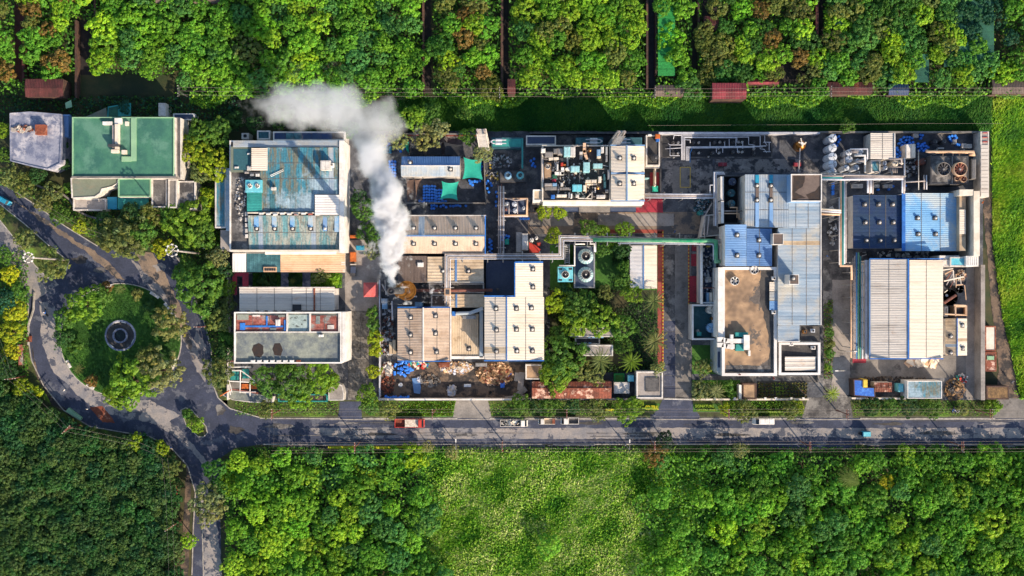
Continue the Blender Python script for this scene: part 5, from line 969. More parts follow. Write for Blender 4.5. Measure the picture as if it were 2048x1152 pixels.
# process corner right of the largest hall
tank('wide dark open tank beside the largest hall', 1899, 595, 17, 0, 5.5, 'steel_dk', cone=-.1, lid='bitumen'); tank('black round pit tank beside the wide dark tank', 1920, 578.5, 7.6, 0, 4.4, 'black', cone=-.1, lid='water'); 
t = T('pipe_tangle', 'rusty brown pipe frame tangle above the wide dark tank', 'pipework', 1905, 555, 0)
for a, c, r, m in (((1888,562),(1928,553),.16,'cream'),((1890,548),(1905,540),.14,'peach'),((1892,560),(1902,545),.12,'pipe_rust'),((1893,570),(1908,543),.1,'pipe'),((1900,575),(1908,560),.1,'pipe_rust'),((1912,548),(1912,575),.1,'peach'),((1920,550),(1922,568),.1,'cream'),((1926,545),(1930,552),.12,'peach'),((1886,540),(1906,537),.12,'cream'),((1888,606),(1912,590),.3,'pipe_rust'),((1912,570),(1926,569),.12,'peach'),((1906,540),(1908,565),.14,'cream'),((1929,570),(1932,600),.12,'peach'),((1908,610),(1932,611),.2,'peach'),((1890,628),(1933,630),.16,'peach'),((1911,612),(1911,632),.16,'peach'),((1933,611),(1933,632),.14,'peach'),((1889,585),(1895,580),.1,'cream')):
    b = MB(); b.tube([(*P(*a,5.8),5.8),(*P(*c,5.8),5.8)], r, 6); b.build('pipe', m, t)
flat('dark open pit with pale frame below the wide dark tank', (1909,612,1933,631), 2.4, 'black', par=.8, name='pit', cat='pit', wall='peach'); flat('narrow sand coloured store below the wide dark tank', (1889,613,1896,633), 3.4, 'sand_roof', par=.1, name='store_room', cat='store room')
# chimney
t = T('chimney', 'tall dark chimney with two brass collars releasing white smoke', 'chimney', 822, 581); x, y = P(822, 581)
b = MB(); b.cyl(x, y, [(.8,0),(.6,28*HK)], 18); b.build('stack', 'steel_dk', t, smooth=True)
for z, r in ((7.4*HK,2.0),(14.8*HK,1.45)):
    b = MB(); b.cyl(x, y, [(.8,z-1.6),(.85,z-1.0),(r*.6,z-.7),(r,z),(r+.08,z),(r+.08,z+.12),(r*.92,z+.12),(r*.86,z-.02),(.72,z+.04)], 28, cap=False); b.build('collar', 'brass', t, smooth=False)
b = MB(); b.cyl(x, y, [(.7,28*HK-.4),(.72,28*HK+.2),(.5,28*HK+.2),(.5,28*HK-.6)], 18, cap=False); b.build('rim', 'steel_dk', t)
t = T('flue_duct', 'rusty pink flue duct running from the chimney over the dark roofs', 'duct', 900, 581, 5); b = MB(); b.tube([(*P(826,581,5.5),5.5),(*P(985,580.5,5.5),5.5)], .32, 8); b.build('duct_run', 'pipe_rust', t, smooth=True)
b = MB(); b.pbox(889,577,901,591,5.2,7.0); b.build('duct_frame', 'peach', t); b = MB(); b.pbox(891,579,899,589,7.0,7.04); b.build('frame_floor', 'steel_dk', t)
tank('small round steam vent beside the rusty flue duct', 937, 583, 2.4, 4, 1.6, 'steel', n=10); tank('small white dome beside the chimney', 800, 570, 3, 3, 2, 'white', n=12); tank('dark blue water tank at the trough roof', 995, 579, 3, 3.2, 1, 'steel_dk', n=10)
pipes('two grey flue pipes between chimney and smoke', [([(764,568),(777,592)], .2, 'steel'),([(770,560),(772,590)], .12, 'steel'),([(784,602),(785,640)], .16, 'pipe_white'),([(812,594),(834,593)], .2, 'pipe_white')], z=3.5)
unit('dark square machine below the chimney', 830,604,845,613,0,3.0,'tank_blue', kind='seam', cat='machine', name='machine'); unit('pale blue cabin left of the brown warehouse', 762,597,775,606,0,2.6,'bluegrey_roof', kind='seam', cat='cabin', name='cabin'); unit('white blue cabin with broken lid, below the pale blue cabin', 764,606,774,618,0,2.2,'tank_blue', kind='none', cat='cabin', name='cabin')
unit('blue steel cabinet among the trees by the smoke', 712,491,727,500,0,2.4,'turq_deep', kind='none', cat='cabinet', name='cabin'); unit('orange tarpaulin box beside the works lane', 700,504,710,523,0,2.2,'orange', kind='none', cat='box', name='yard_box'); unit('orange red box behind the wall corner', 700,470,712,476,0,2.0,'orange', kind='none', cat='box', name='yard_box')
unit('tan machine cover pair beside the brown warehouse, left', 778,684,784,708,0,1.6,'tan_roof2', kind='none', cat='cover', name='machine_cover'); unit('tan machine cover pair beside the brown warehouse, right', 785,680,791,708,0,1.6,'tan_roof2', kind='none', cat='cover', name='machine_cover')
# hopper / tank yard near pipe bridge
for k, (x0,y0,x1,y1,m,h) in enumerate(((1032,464,1044,505,'concrete_lt',3.6),(1044,467,1056,500,'white_dirty',4.0),(1074,485,1081,492,'red',1.2),(1010,478,1018,489,'sail_green',1.4))): unit(['flat pale roof box left of the red tarpaulin','white stepped box with dark slit left of the red tarpaulin','small red machine beside the red tarpaulin','green net heap below the pipes'][k], x0,y0,x1,y1,0,h,m, kind='seam', cat='box', name='yard_box')
tarp('bright red tarpaulin below the white cylinder', [(1058,484),(1070,490),(1081,499),(1078,505),(1059,505)], 2.0, 'red')
tank('white upright cylinder above the red tarpaulin', 1063.5, 480, 4.4, 0, 3.2, 'white', n=14); tank('small white upright cylinder beside the larger one', 1073, 476, 3.4, 0, 2.6, 'white', n=14); tank('grey ring on the ground beside the yellow trees', 1072, 418, 3.8, 0, .6, 'steel', cone=-.3, n=14)
wall('white rail around the drum corner', [(997,507),(997,433),(1056,433)], 2.0, .12, 'pipe_white')
# ---- shade sails
def sail(label, cs, z, m, pull=.12):
    t = T('shade_sail', label, 'shade sail', *cs[0]); n = 8; W = [Vector((*P(x,y,z), z + (.5 if i % 2 else 0))) for i, (x, y) in enumerate(cs)]
    vs = []; 
    cen = sum(W, Vector()) / 4
    for i in range(n+1):
        for j in range(n+1):
            u, v = i/n, j/n; p = W[0]*(1-u)*(1-v) + W[1]*u*(1-v) + W[2]*u*v + W[3]*(1-u)*v
            e = max(0, 1-16*u*(1-u)*v*(1-v)) ; s_ = 1 - pull*(4*u*(1-u)*(1-(2*v-1)**2*0) if False else 0)
            du = pull*4*v*(1-v)*(1-2*u); dv = pull*4*u*(1-u)*(1-2*v)
            p = p + (W[1]-W[0])*du*.9*abs(1-2*u) + (W[3]-W[0])*dv*.9*abs(1-2*v); p.z -= 16*u*(1-u)*v*(1-v)*.35
            vs.append(tuple(p))
    b = MB(); N = n+1; up = [(i*N+j, (i+1)*N+j, (i+1)*N+j+1, i*N+j+1) for i in range(n) for j in range(n)]
    b.add(vs, up); b.add([(x,y,zz-.03) for x,y,zz in vs], [f[::-1] for f in up]); b.build('cloth', m, t)
    for w in W: b = MB(); b.tube([(w.x,w.y,0),(w.x,w.y,w.z+.15)], .06, 5); b.build('post', 'steel_dk', t)
sail('green shade sail with a dark patch beside the blue drum block', [(883,362),(918,363),(916,401),(880,400)], 3.2, 'sail_green'); sail('green netting sail spread beside the blue shed', [(927,314),(964,318),(966,360),(925,359)], 3.2, 'sail_green', .1)
sail('brown shade sail below the blue shed, left', [(812,356),(828,358),(832,402),(815,404)], 3.0, 'sail_brown', .08); sail('brown shade sail below the blue shed, right', [(829,358),(846,356),(838,372),(832,402)], 3.1, 'sail_brown', .08)
sail('black shade net north of the blue shed, left', [(820,285),(850,292),(848,312),(820,312)], 2.9, 'sail_dark', .1); sail('black shade net north of the blue shed, middle', [(852,292),(884,285),(884,312),(852,312)], 3.0, 'sail_dark', .1); sail('black shade net north of the blue shed, right', [(886,282),(925,290),(920,312),(888,312)], 2.9, 'sail_dark', .1)
sail('narrow green sail beneath the pale tree by the north wall', [(810,285),(818,284),(818,308),(812,300)], 2.8, 'sail_green', .1)
# ---- pink pyramid tent
t = T('tent', 'pink pyramid tent roof at the yard corner near the smoke', 'tent', 741, 579); x0, y1 = P(727,565,2.6); x1, y0 = P(755.5,594,2.6); cx, cy = (x0+x1)/2, (y0+y1)/2
for a, c in (((x0,y0),(x1,y0)),((x1,y0),(x1,y1)),((x1,y1),(x0,y1)),((x0,y1),(x0,y0))): b = MB(); b.add([(*a,2.6),(*c,2.6),(cx,cy,3.7),(*a,2.5),(*c,2.5),(cx,cy,3.6)], [(0,1,2),(5,4,3),(0,3,4,1),(1,4,5,2),(2,5,3,0)]); b.build('roof_panel', 'pink', t)
for a in ((x0+.1,y0+.1),(x1-.1,y0+.1),(x1-.1,y1-.1),(x0+.1,y1-.1)): b = MB(); b.tube([(*a,0),(*a,2.55)], .06, 5); b.build('post', 'white', t)
# ---- scaffold frame lower left
t = T('scaffold', 'white and rusty steel frame with green sheets beside the office block', 'frame', 480, 760)
for a, c, m in (((448,721),(461,790),'white'),((453,740),(464,785),'white'),((448,734),(502,734),'white'),((450,741),(482,741),'white'),((481,740),(480,786),'white'),((482,741),(512,763),'white'),((460,762),(510,765),'white'),((500,760),(500,792),'white'),((451,722),(470,722),'pipe_rust'),((440,792),(462,779),'orange'),((464,778),(516,786),'red_tile'),((482,784),(512,784),'white'),((452,712),(464,712),'pipe_rust')):
    b = MB(); b.tube([(*P(*a,3.4),3.4),(*P(*c,3.4),3.4)], .13, 5); b.build('beam', m, t)
part(t, 'sheet', 'teal', (461,740,477,760,2.4,2.5), (485,738,498,757,2.4,2.5)); part(t, 'deck', 'concrete', (462,762,481,777,1.0,1.2)); part(t, 'orange_deck', 'orange', (483,768,514,778,1.0,1.2)); part(t, 'grey_deck', 'concrete_lt', (483,757,502,765,1.0,1.2))
flat('curved pale blue gate wall terrace at the roadside bend', None, 1.4, 'b3_roof', par=.1, poly=[(444,790),(462,781),(500,786),(520,790),(548,793),(545,806),(500,805),(465,800)], name='terrace', cat='terrace')
flat('cream flat kiosk roof at the office lane', None, 3.0, 'concrete_lt', par=.1, poly=[(656,776),(672,766),(684,770),(688,786),(687,801),(657,801)], name='kiosk', cat='kiosk')
flat('low planted forecourt with debris by the front fence', (556,788,655,804), .6, 'dirt', par=.15, name='forecourt', cat='forecourt', wall='teal')
# ---- masts
def mast(label, px, py, h, rl=1.6, m='white'):
    t = T('floodlight_mast', label, 'mast', px, py); x, y = P(px, py); b = MB(); b.cyl(x, y, [(.26,0),(.2,h*.5),(.12,h)], 14); b.build('pole', 'concrete_lt', t, smooth=True)
    b = MB(); b.cyl(x, y, [(rl,h-.3),(rl,h-.18),(rl-.14,h-.18),(rl-.14,h-.3)], 20, cap=False)
    for i in range(4): a = math.pi*i/4; b.tube([(x-rl*math.cos(a),y-rl*math.sin(a),h-.24),(x+rl*math.cos(a),y+rl*math.sin(a),h-.24)], .05, 4)
    b.build('ring', 'steel', t)
    for i in range(8):
        a = 2*math.pi*i/8; b = MB(); b.obox(x+rl*math.cos(a), y+rl*math.sin(a), h-.3, .22, .4, h+.02, a); b.build('floodlight', m, t)
mast('tall floodlight mast with a ring of lamps beside the dark plot', 400.5, 507, 14.2*HK, 1.2); mast('tall floodlight mast with a white ring between the two carriageways', 136, 520, 14.0*HK, 1.0)
# ================================================================ drums, pots, scrap
bp = MB(); bp.cyl(0,0,[(.27,0),(.29,.03),(.29,.28),(.305,.3),(.29,.32),(.29,.58),(.305,.6),(.29,.62),(.29,.86),(.25,.9)], 10)
proto = bp.build('drum', 'barrel'); lidb = MB(); lidb.cyl(.12,0,[(.05,.9),(.05,.93)],6); proto_used = [False]
def drum(px, py, label, group, z=0.0, lie=False):
    o = proto if not proto_used[0] else proto.copy()
    if proto_used[0]: col.objects.link(o)
    proto_used[0] = True; x, y = P(px, py, z + .9); o.location = (x, y, z)
    if lie: o.rotation_euler = (math.pi/2, 0, R.uniform(0, 3)); o.location.z = z + .3
    else: o.rotation_euler = (0, 0, R.uniform(0, 6))
    tag(o, label, 'drum', group)
def grid(x0, y0, nx, ny, s, label, group, sy=None):
    for i in range(nx):
        for j in range(ny):
            drum(x0 + i*s + R.uniform(-.2,.2), y0 + j*(sy or s) + R.uniform(-.2,.2) + (0 if i % 2 else .8), f'{label}, {ORD[j]} row, {ORD[i]} from left', group)
grid(848, 372, 5, 6, 5.3, 'blue drum in the tall packed block', 'blue drums in the tall packed block', 5.9)
grid(873, 380, 3, 5, 5.3, 'blue drum in the block touching the green sail', 'blue drums in the lower packed block', 5.9)
grid(779, 322, 3, 6, 5.4, 'blue drum left of the blue shed', 'blue drums left of the blue shed', 5.8)
def scatter(pts, label, group, z=0, lie=False, jit=.8):
    for k, (x, y) in enumerate(sorted(pts)): drum(x + R.uniform(-jit,jit)*.6, y + R.uniform(-jit,jit), f'{label}, {ORD[min(k,19)]} from left' if len(pts) > 1 and k < 20 else label + ', far right', group, z, lie)
def blob(cx, cy, rx, ry, n):
    out = []; tries = 0
    while len(out) < n and tries < 4000:
        tries += 1; x, y = cx + R.uniform(-rx,rx), cy + R.uniform(-ry,ry)
        if ((x-cx)/rx)**2 + ((y-cy)/ry)**2 < 1 and all(math.dist((x,y), q) > 5.2 for q in out): out.append((x,y))
    return out
scatter(blob(802,296,6,8,6), 'blue drum in the small cluster above the slanting block', 'drums in the small cluster by the pale trees')
scatter([(773,286),(778,288),(774,291)], 'blue drum half under the pale tree by the north wall', 'drums under the pale tree')
scatter([(939+i*5,362+(i%2)*1.5) for i in range(5)] + [(941,367),(945,369)], 'blue drum at the lower edge of the green netting', 'drums below the green netting')
scatter([(958,322),(962,327),(963,333),(962,339),(950,326)], 'blue drum at the right edge of the green netting', 'drums beside the green netting')
scatter([(863,411),(868,411),(863,416),(868,417),(873,412),(881,412),(887,411),(892,413),(901,412),(906,412),(911,411),(916,410),(920,411),(932,412)], 'blue drum in the loose row south of the drum block wall', 'drums in the loose row')
scatter([(839,402),(845,403),(886,402),(891,402)], 'blue drum at the foot of the drum block', 'drums at the foot of the block')
scatter([(976,362),(981,366),(983,371),(978,384),(975,376),(972,366)], 'blue drum in the drum lane beside the fence wall', 'drums in the fence lane')
scatter([(992,384),(994,392),(992,404),(993,412),(1014,428)], 'blue drum beside the pink pipe frame', 'drums beside the pink pipe frame')
scatter([(979+(i%2)*4,478+i*4) for i in range(8)], 'blue drum in the upright row east of the tan warehouse', 'drums east of the tan warehouse')
scatter([(1041+i*5.3,437) for i in range(4)], 'blue drum in the short row below the pale rimmed tray', 'drums below the tray')
scatter([(1062,322),(1066,327),(1070,332),(1064,331),(1068,318)], 'blue drum in the dark lane left of the plant building', 'drums in the dark lane')
scatter(blob(1011,476,9,9,9), 'drum in the dark corner under the upright pipes', 'drums in the dark corner')
scatter(blob(1813,282,15,10,18), 'blue drum in the left cluster by the grey ribbed shed', 'left drum cluster in the north east yard')
scatter(blob(1845,293,12,9,14), 'blue drum in the right cluster near the pale cabin', 'right drum cluster in the north east yard')
scatter(blob(1796,305,6,10,8), 'blue drum between ribbed shed and pale cabin', 'drums beside the pale cabin'); scatter([(1841,270),(1846,271),(1843,276)], 'blue drum by the north wall next to the pale container', 'drums by the north wall')
scatter(blob(1906,276,8,7,7), 'dark blue drum near the tilted container', 'drums near the tilted container'); scatter([(1915,289),(1920,290)], 'blue drum next to the double container', 'drums by the double container')
scatter(blob(1673,280,9,13,9), 'blue drum crowded behind the first white topped tank', 'drums behind the tank column')
scatter([(1667,366+5.5*i) for i in range(5)], 'blue drum in the upright row beside the pipe bundle', 'drums beside the pipe bundle')
scatter(blob(803,738,16,13,22), 'blue drum tipped on the heap in the scrap yard', 'drums tipped on the scrap heap', 0.1, True, .3)
scatter([(771+i*5,794+(i%3)) for i in range(10)], 'blue drum lined up along the front wall of the scrap yard', 'drums along the scrap yard wall'); scatter([(1786,372),(1757,379),(1779,379),(1812,371)], 'blue drum beside the caged containers', 'drums beside the caged containers')
b = MB()
t = T('crate_stack', 'light blue crate stack near the cream wall in the smoke', 'crates', 775, 299)
for i in range(3):
    for j in range(4):
        b = MB(); x, y = P(768+i*6, 294+j*3.6, 1); b.box(x-.28,y-.16,0,x+.28,y+.16,1.0); b.build('crate', 'turq_deep', t)
# plant pots
pp = T('potted_plant', 'small potted plant in the dense nursery rows', 'potted plant', loc=(0,0,0), group='potted plants in the nursery rows')
b = MB(); b.cyl(0,0,[(.14,0),(.2,.3)],8); b.build('pot', 'rust', pp)
b = MB()
for i in range(14):
    a = R.uniform(0,6.28); r = R.uniform(.1,.34); z = R.uniform(.35,.8); c, s = math.cos(a), math.sin(a); b.add([(0,0,.3),(c*r-s*.09,s*r+c*.09,z),(c*r*1.3,s*r*1.3,z+.05),(c*r+s*.09,s*r-c*.09,z)], [(0,1,2,3)])
lf = b.build('foliage', 'verge', pp)
sheet('nursery_bed', rect(1514,762,1614,797), .03, 'bitumen'); first = True
for i in range(15):
    for j in range(5):
        x, y = P(1518+i*6.6+R.uniform(-1,1), 767+j*6.4+R.uniform(-1,1))
        lb = f'small potted plant in the nursery bed, {ORD[j]} row, {ORD[i]} from left'
        if first: pp.location = (x,y,0); first = False; pp['label'] = lb
        else: copytree(pp, (x,y,0), R.uniform(0,6), lb)
flat('small brown planting hut beside the nursery rows', (1485,767,1513,799), 2.6, 'sand_roof', par=.15, name='nursery_hut', cat='hut', wall='brick_wall'); part(T('screen_wall', 'white sign wall left of the planting hut', 'wall', 1480, 783), 'panel', 'white', (1478,770,1483,799,0,2.6))
for k, x in enumerate((1414,1430,1470,1531,1552,1583,1607)): t = T('gate_lamp', f'square white lamp block on the front wall, {ORD[k]} from left', 'lamp', x, 798, 2.4); part(t, 'lamp_head', 'white', (x-2.2,795,x+2.2,799.6,2.45,2.9)); part(t, 'lamp_base', 'concrete', (x-1.2,796,x+1.2,798.8,2.3,2.44))
for k, x in enumerate((1077,1140,1201)): t = T('gate_lamp', f'square cream lamp block before the rusty red shed, {ORD[k]} from left', 'lamp', x, 797, 2.4); part(t, 'lamp_head', 'cream', (x-2.2,795,x+2.2,799.4,2.45,2.9)); part(t, 'lamp_base', 'concrete', (x-1.2,796,x+1.2,798.6,2.3,2.44))
# scrap piles: too small to pick apart
def pile(name, label, cat, cx, cy, rx, ry, n, s, m, h=.9, z0=.0, flat_=.5, parts=True):
    b = MB(); x0, y0 = P(cx, cy)
    for _ in range(n):
        a = R.uniform(0,6.28); q = math.sqrt(R.random()); px, py = cx+rx*q*math.cos(a), cy+ry*q*math.sin(a); x, y = P(px, py, z0); z = z0 + h*(1-q)*R.uniform(.3,1); l = s*R.uniform(.4,1.3); w = s*R.uniform(.3,1); t_ = s*R.uniform(.1,.4)*flat_*2
        i0 = len(b.v); b.obox(x, y, z, l, w, z+t_, R.uniform(0,3.14), R.randrange(len(m)))
        tx, ty = R.uniform(-.5,.5), R.uniform(-.5,.5)
        for i in range(i0, len(b.v)): vx, vy, vz = b.v[i]; b.v[i] = (vx, vy, max(.03, vz + (vx-x)*tx + (vy-y)*ty))
    o = b.build(name, m if len(m) > 1 else m[0]); return tag(o, label, cat, kind='stuff')
pile('scrap_heap', 'heap of brown cardboard and wood scraps in the scrap yard', 'scrap', 990, 748, 36, 22, 420, .75, ['cardboard','wood','rust','cardboard','peach'], 1.6)
pile('sack_heap', 'heap of white and cream sacks below the sunken roof', 'scrap', 912, 735, 32, 12, 150, .8, ['sack','cloth','peach','cardboard'], 1.1)
pile('scrap_heap', 'mixed coloured scrap left of the sacks', 'scrap', 835, 729, 24, 7, 70, .7, ['sack','blue','sail_green','red','cream'], .9)
pile('scrap_heap', 'dark jumble of machine parts left of the brown warehouse', 'scrap', 776, 665, 12, 52, 260, .7, ['steel_dk','steel','black','tank_white','pipe_rust'], 1.6)
pile('scrap_heap', 'jumble of pale vessels beside the blue drums', 'scrap', 776, 738, 9, 14, 60, .8, ['sack','steel','rust','white_dirty'], 1.2)
pile('rusty_bars', 'rusty scrap bars in the left corner of the scrap yard', 'scrap', 775, 768, 13, 20, 130, .6, ['rust','burn','pipe_rust'], .5)
pile('cloth_heap', 'crumpled white cloth lying in the scrap yard', 'cloth', 904, 781, 9, 10, 60, .7, ['cloth','sack'], .9); pile('rubble', 'grey rubble lumps in the middle of the scrap yard', 'rubble', 860, 762, 20, 12, 50, .8, ['concrete_dk','dirt'], .35); pile('cloth_heap', 'small white heap beside the dark blue sheet', 'cloth', 838, 760, 6, 7, 30, .5, ['cloth','steel'], .5)
pile('debris', 'brown branches and debris beside the faded blue roof', 'debris', 1908, 779, 18, 20, 240, .9, ['straw','wood','dirt','steel_dk'], 1.2); pile('rubbish', 'coloured rubbish heap at the corner of the east yard', 'rubbish', 1923, 758, 12, 10, 70, .5, ['sack','sail_green','white','red','steel_dk'], .8)
pile('planks', 'pale planks lying against the largest hall', 'planks', 1845, 724, 26, 5, 26, 2.2, ['cream','peach'], .3, flat_=.05); pile('rubble', 'rubble strip along the front of the east yard', 'rubble', 1780, 758, 70, 4, 160, .5, ['concrete_dk','dirt','burn'], .4)
pile('rubbish', 'litter in the planted forecourt by the fence', 'rubbish', 640, 790, 14, 9, 60, .4, ['sack','cardboard','steel'], .4); pile('bent_scrap', 'tangled scrap in the drum yard beside the ringed fans', 'scrap', 1000, 322, 24, 14, 110, .6, ['concrete_dk','steel','tank_white','steel_dk','teal_dark'], .8)
pile('bent_scrap', 'scattered yard litter in the fence lane', 'scrap', 985, 350, 12, 26, 80, .5, ['concrete_dk','steel','white_dirty','yellow','steel_dk'], .5); pile('machine_parts', 'dark machine parts in the lane right of the long hall', 'scrap', 1664, 450, 9, 40, 110, .6, ['steel_dk','steel','black','tank_white'], 1.0)
pile('machine_parts', 'dark pipework and valves under the tall pipe bundle', 'scrap', 1710, 620, 7, 90, 220, .6, ['steel_dk','steel','pipe','peach'], .9); pile('machine_parts', 'dark valves in the cooling block yard', 'scrap', 1822, 335, 12, 20, 90, .6, ['steel_dk','steel','black','tank_white'], 1.2)
pile('machine_parts', 'brown valves and fittings beside the wide dark tank', 'scrap', 1922, 552, 9, 12, 90, .5, ['cream','peach','steel','pipe_rust'], 2.4); pile('machine_parts', 'small machines in the pipe corner west of the east hall', 'scrap', 1404, 410, 16, 22, 100, .7, ['steel_dk','steel','black','bluegrey_roof','teal_dark'], 1.6)
pile('rooftop_litter', 'loose fittings scattered over the machinery roof', 'fittings', 1150, 350, 58, 50, 240, .45, ['steel_dk','steel','white_dirty','cream','black'], .5, z0=8.75); pile('rooftop_litter', 'row of small units in the gap between navy roof and largest hall', 'fittings', 1800, 509, 80, 5, 90, .8, ['white_dirty','steel','steel_dk','black'], 1.0, z0=.2)
pile('machine_parts', 'equipment in the narrow process bay', 'fittings', 1416, 545, 12, 50, 110, .5, ['steel_dk','steel','black','pipe_white'], 1.0, z0=2.5); pile('rooftop_litter', 'pipes and boxes along the works wall in the smoke', 'fittings', 692, 400, 4, 80, 90, .6, ['rust','peach','steel','white_dirty'], 1.0); pile('rooftop_litter', 'loose junk on the dark roof court of the teal works', 'fittings', 481, 400, 10, 45, 90, .5, ['steel_dk','steel','white_dirty','concrete_dk'], .4, z0=BH-1.3)
tarp('dark blue sheet lying over the scrap yard ground', [(824,757),(838,755),(842,775),(840,788),(828,786)], .3, 'shed_blue'); tarp('bright blue tarpaulin strip beside the cardboard heap', [(1003,757),(1018,745),(1024,747),(1010,759)], .5, 'blue_tarp'); tarp('bright blue tarpaulin below the cardboard heap', [(1000,766),(1010,764),(1009,775),(1001,776)], .5, 'blue_tarp')
unit('grey steel bench table beside the cardboard heap', 951,726,974,733,0,.8,'steel', kind='grille', cat='bench', name='work_bench'); unit('rust coloured open box below the brown warehouse', 877,725,899,735,0,1.0,'rust', kind='none', cat='box', name='yard_box'); unit('grey metal case lying in the scrap yard', 928,768,942,774,0,.4,'tank_white', kind='seam', cat='case', name='yard_box')
tank('pale round lid in the dark corner of the scrap yard', 801, 770, 4.2, 0, .6, 'tank_white', n=14, cone=.05); tank('old tyre lying near the boards in the scrap yard', 981, 785, 3.2, 0, .3, 'steel', n=14, cone=-.3)
pile('rubble', 'broken stones on the terrace of the concrete house', 'rubble', 46, 258, 20, 6, 30, .8, ['sack','rust','concrete_lt'], .35, z0=5.85)

# fountain in the roundabout
t = T('fountain', 'round stone fountain with two rings in the roundabout lawn', 'fountain', 242, 671); x, y = P(242, 671)
def ring(name, r0, r1, z0, z1, m, n=40):
    b = MB(); b.cyl(x, y, [(r1,z0),(r1,z1),(r0,z1),(r0,z0)], n, cap=False); return b.build(name, m, t)
ring('outer_ring', 31*S-.35, 31*S, .1, .45, 'grey_blue_conc'); ring('inner_ring', 15*S-.35, 15*S, .1, .7, 'grey_blue_conc')
b = MB(); b.cyl(x, y, [(31*S-.3,.12),(31*S-.3,.16)], 40); b.build('basin_floor', 'bitumen', t); b = MB(); b.cyl(x, y, [(15*S-.3,.16),(15*S-.3,.2)], 30); b.build('water', 'water', t)
for i in range(14):
    a = i*2*math.pi/14; b = MB(); r_ = 28.5*S; b.obox(x+r_*math.cos(a), y+r_*math.sin(a), .16, .5, 1.1, .42, a); b.build('rim_stone', 'white' if i in (3,4,9,13) else 'concrete_dk', t)
# hedge lettering
def letters(txt, label, px, py, h_px, w_px, m):
    cu = bpy.data.curves.new('lettering', 'FONT'); cu.body = txt; cu.extrude = .25; cu.size = 1; cu.offset = .02
    o = bpy.data.objects.new('tmp', cu); col.objects.link(o); dg = bpy.context.evaluated_depsgraph_get(); me = bpy.data.meshes.new_from_object(o.evaluated_get(dg)); bpy.data.objects.remove(o)
    v = np.array([q.co[:] for q in me.vertices]); mn, mx = v.min(0), v.max(0); sx = w_px*S/(mx[0]-mn[0]); sy = h_px*S/(mx[1]-mn[1]); x, y = P(px, py)
    v = (v - mn) * (sx, sy, 1); me.vertices.foreach_set('co', v.ravel()); me.materials.clear(); me.materials.append(MATS[m]); o = bpy.data.objects.new('hedge_lettering', me); col.objects.link(o); o.location = (x, y, .15); tag(o, label, 'lettering')
mat('hedge', '7f9a1c', '5c7a14', sc_=1.5, speck=.4, sp_sc=6); mat('hedge_yellow', 'c9c21c', '98a018', sc_=1.5, speck=.4, sp_sc=6)
letters('SIGNATURE', 'clipped hedge letters spelling SIGNATURE on the verge right of the gate', 1389, 814.5, 5.5, 38, 'hedge'); letters('GREENLAND', 'clipped hedge letters in the second line right of the gate', 1392, 821.5, 4.6, 40, 'hedge'); letters('CENTRAL', 'clipped yellow hedge letters on the verge left of the gate', 1290, 819, 8.5, 27, 'hedge_yellow')
sheet('hedge_bed', rect(1386,807,1441,824), .04, 'lawn'); sheet('hedge_bed', [(1288,808),(1320,807),(1316,821),(1288,821)], .041, 'lawn')
for k, (x0,y0,x1,y1,m,l) in enumerate(((656,893,812,897,'hedge_yellow','long yellow green clipped hedge along the lower roadside'),(1203,818,1230,822,'hedge_yellow','short yellow hedge strip near the flowering verge'),(1280,815,1305,818,'hedge','short hedge behind the yellow letters'),(1480,822,1600,826,'hedge','long low hedge on the verge right of the gate'),(552,876+19,580,901,'verge','dark clipped hedge block at the road fork'))):
    b = MB(); n = int((x1-x0)/4)
    for i in range(n):
        a = x0+(x1-x0)*i/n; b.pbox(a, y0+R.uniform(-.4,.4), a+(x1-x0)/n-.2, y1+R.uniform(-.4,.4), 0, .7+R.uniform(-.1,.15))
    o = b.build('clipped_hedge', m); o.location = (0,0,0); tag(o, l, 'hedge')

# ================================================================ plots and sheds of the north wood
for k, (x0,y0,x1,y1,z,m,l) in enumerate(((845,-40,848,190,2.2,'brick_wall','long dark plot wall in the wood above the pale trees'),(1002,-40,1006,190,2.2,'brick_wall','long dark plot wall in the wood left of the maroon door'),(1293,-40,1296,176,2.4,'brick_wall','dark plot wall beside the black lane'),
    (1311,0,1313,150,2.4,'brick_wall','dark plot wall on the green court side of the black lane'),(1632,-40,1637,150,2.4,'maroon','dark maroon plot wall in the north wood'),(150,40,153,195,2.2,'brick_wall','dark plot wall near the maroon roof'),(188,-40,191,135,2.2,'brick_wall','second dark plot wall right of the maroon roof'),(44,-40,48,160,2.2,'maroon','reddish plot wall at the far left of the wood'),(1396,-40,1399,80,2.2,'brick_wall','short dark plot wall near the red roof'))):
    t = T('plot_wall', l, 'wall', (x0+x1)/2, (y0+y1)/2); part(t, 'masonry', m, (x0,y0,x1,y1,0,z-.1)); part(t, 'coping', m, (x0-.5,y0,x1+.5,y1,z-.1,z))
for rr, m in (((1297,-40,1311,176),'black'),((849,-40,862,190),'plot_dark'),((1007,-40,1017,190),'plot_dark'),((1638,-40,1646,150),'plot_dark'),((154,40,187,190),'plot_dark'),((30,-40,50,165),'maroon'),((1384,-40,1395,150),'plot_dark'),((128,150,350,190),'soil'),((380,186,2300,204),'soil'),((1405,-40,1437,30),'plot_dark'),((1560,80,1640,165),'plot_dark'),((350,160,360,210),'plot_dark')):
    gz = globals().get('gz', .02) + .003; sheet('ground_strip', rect(*rr), gz, m, jag=.6)
def lowroof(label, rc, h, m, w=1.0): return shed(label, [((rc[0],rc[1],rc[2],(rc[1]+rc[3])/2),(h,h+.4),'y',m,dict(w=w,ribs=3)),((rc[0],(rc[1]+rc[3])/2+.4,rc[2],rc[3]),(h+.4,h),'y',m,dict(w=w,ribs=3))], name='farm_shed', cat='shed', wall='brick_wall')
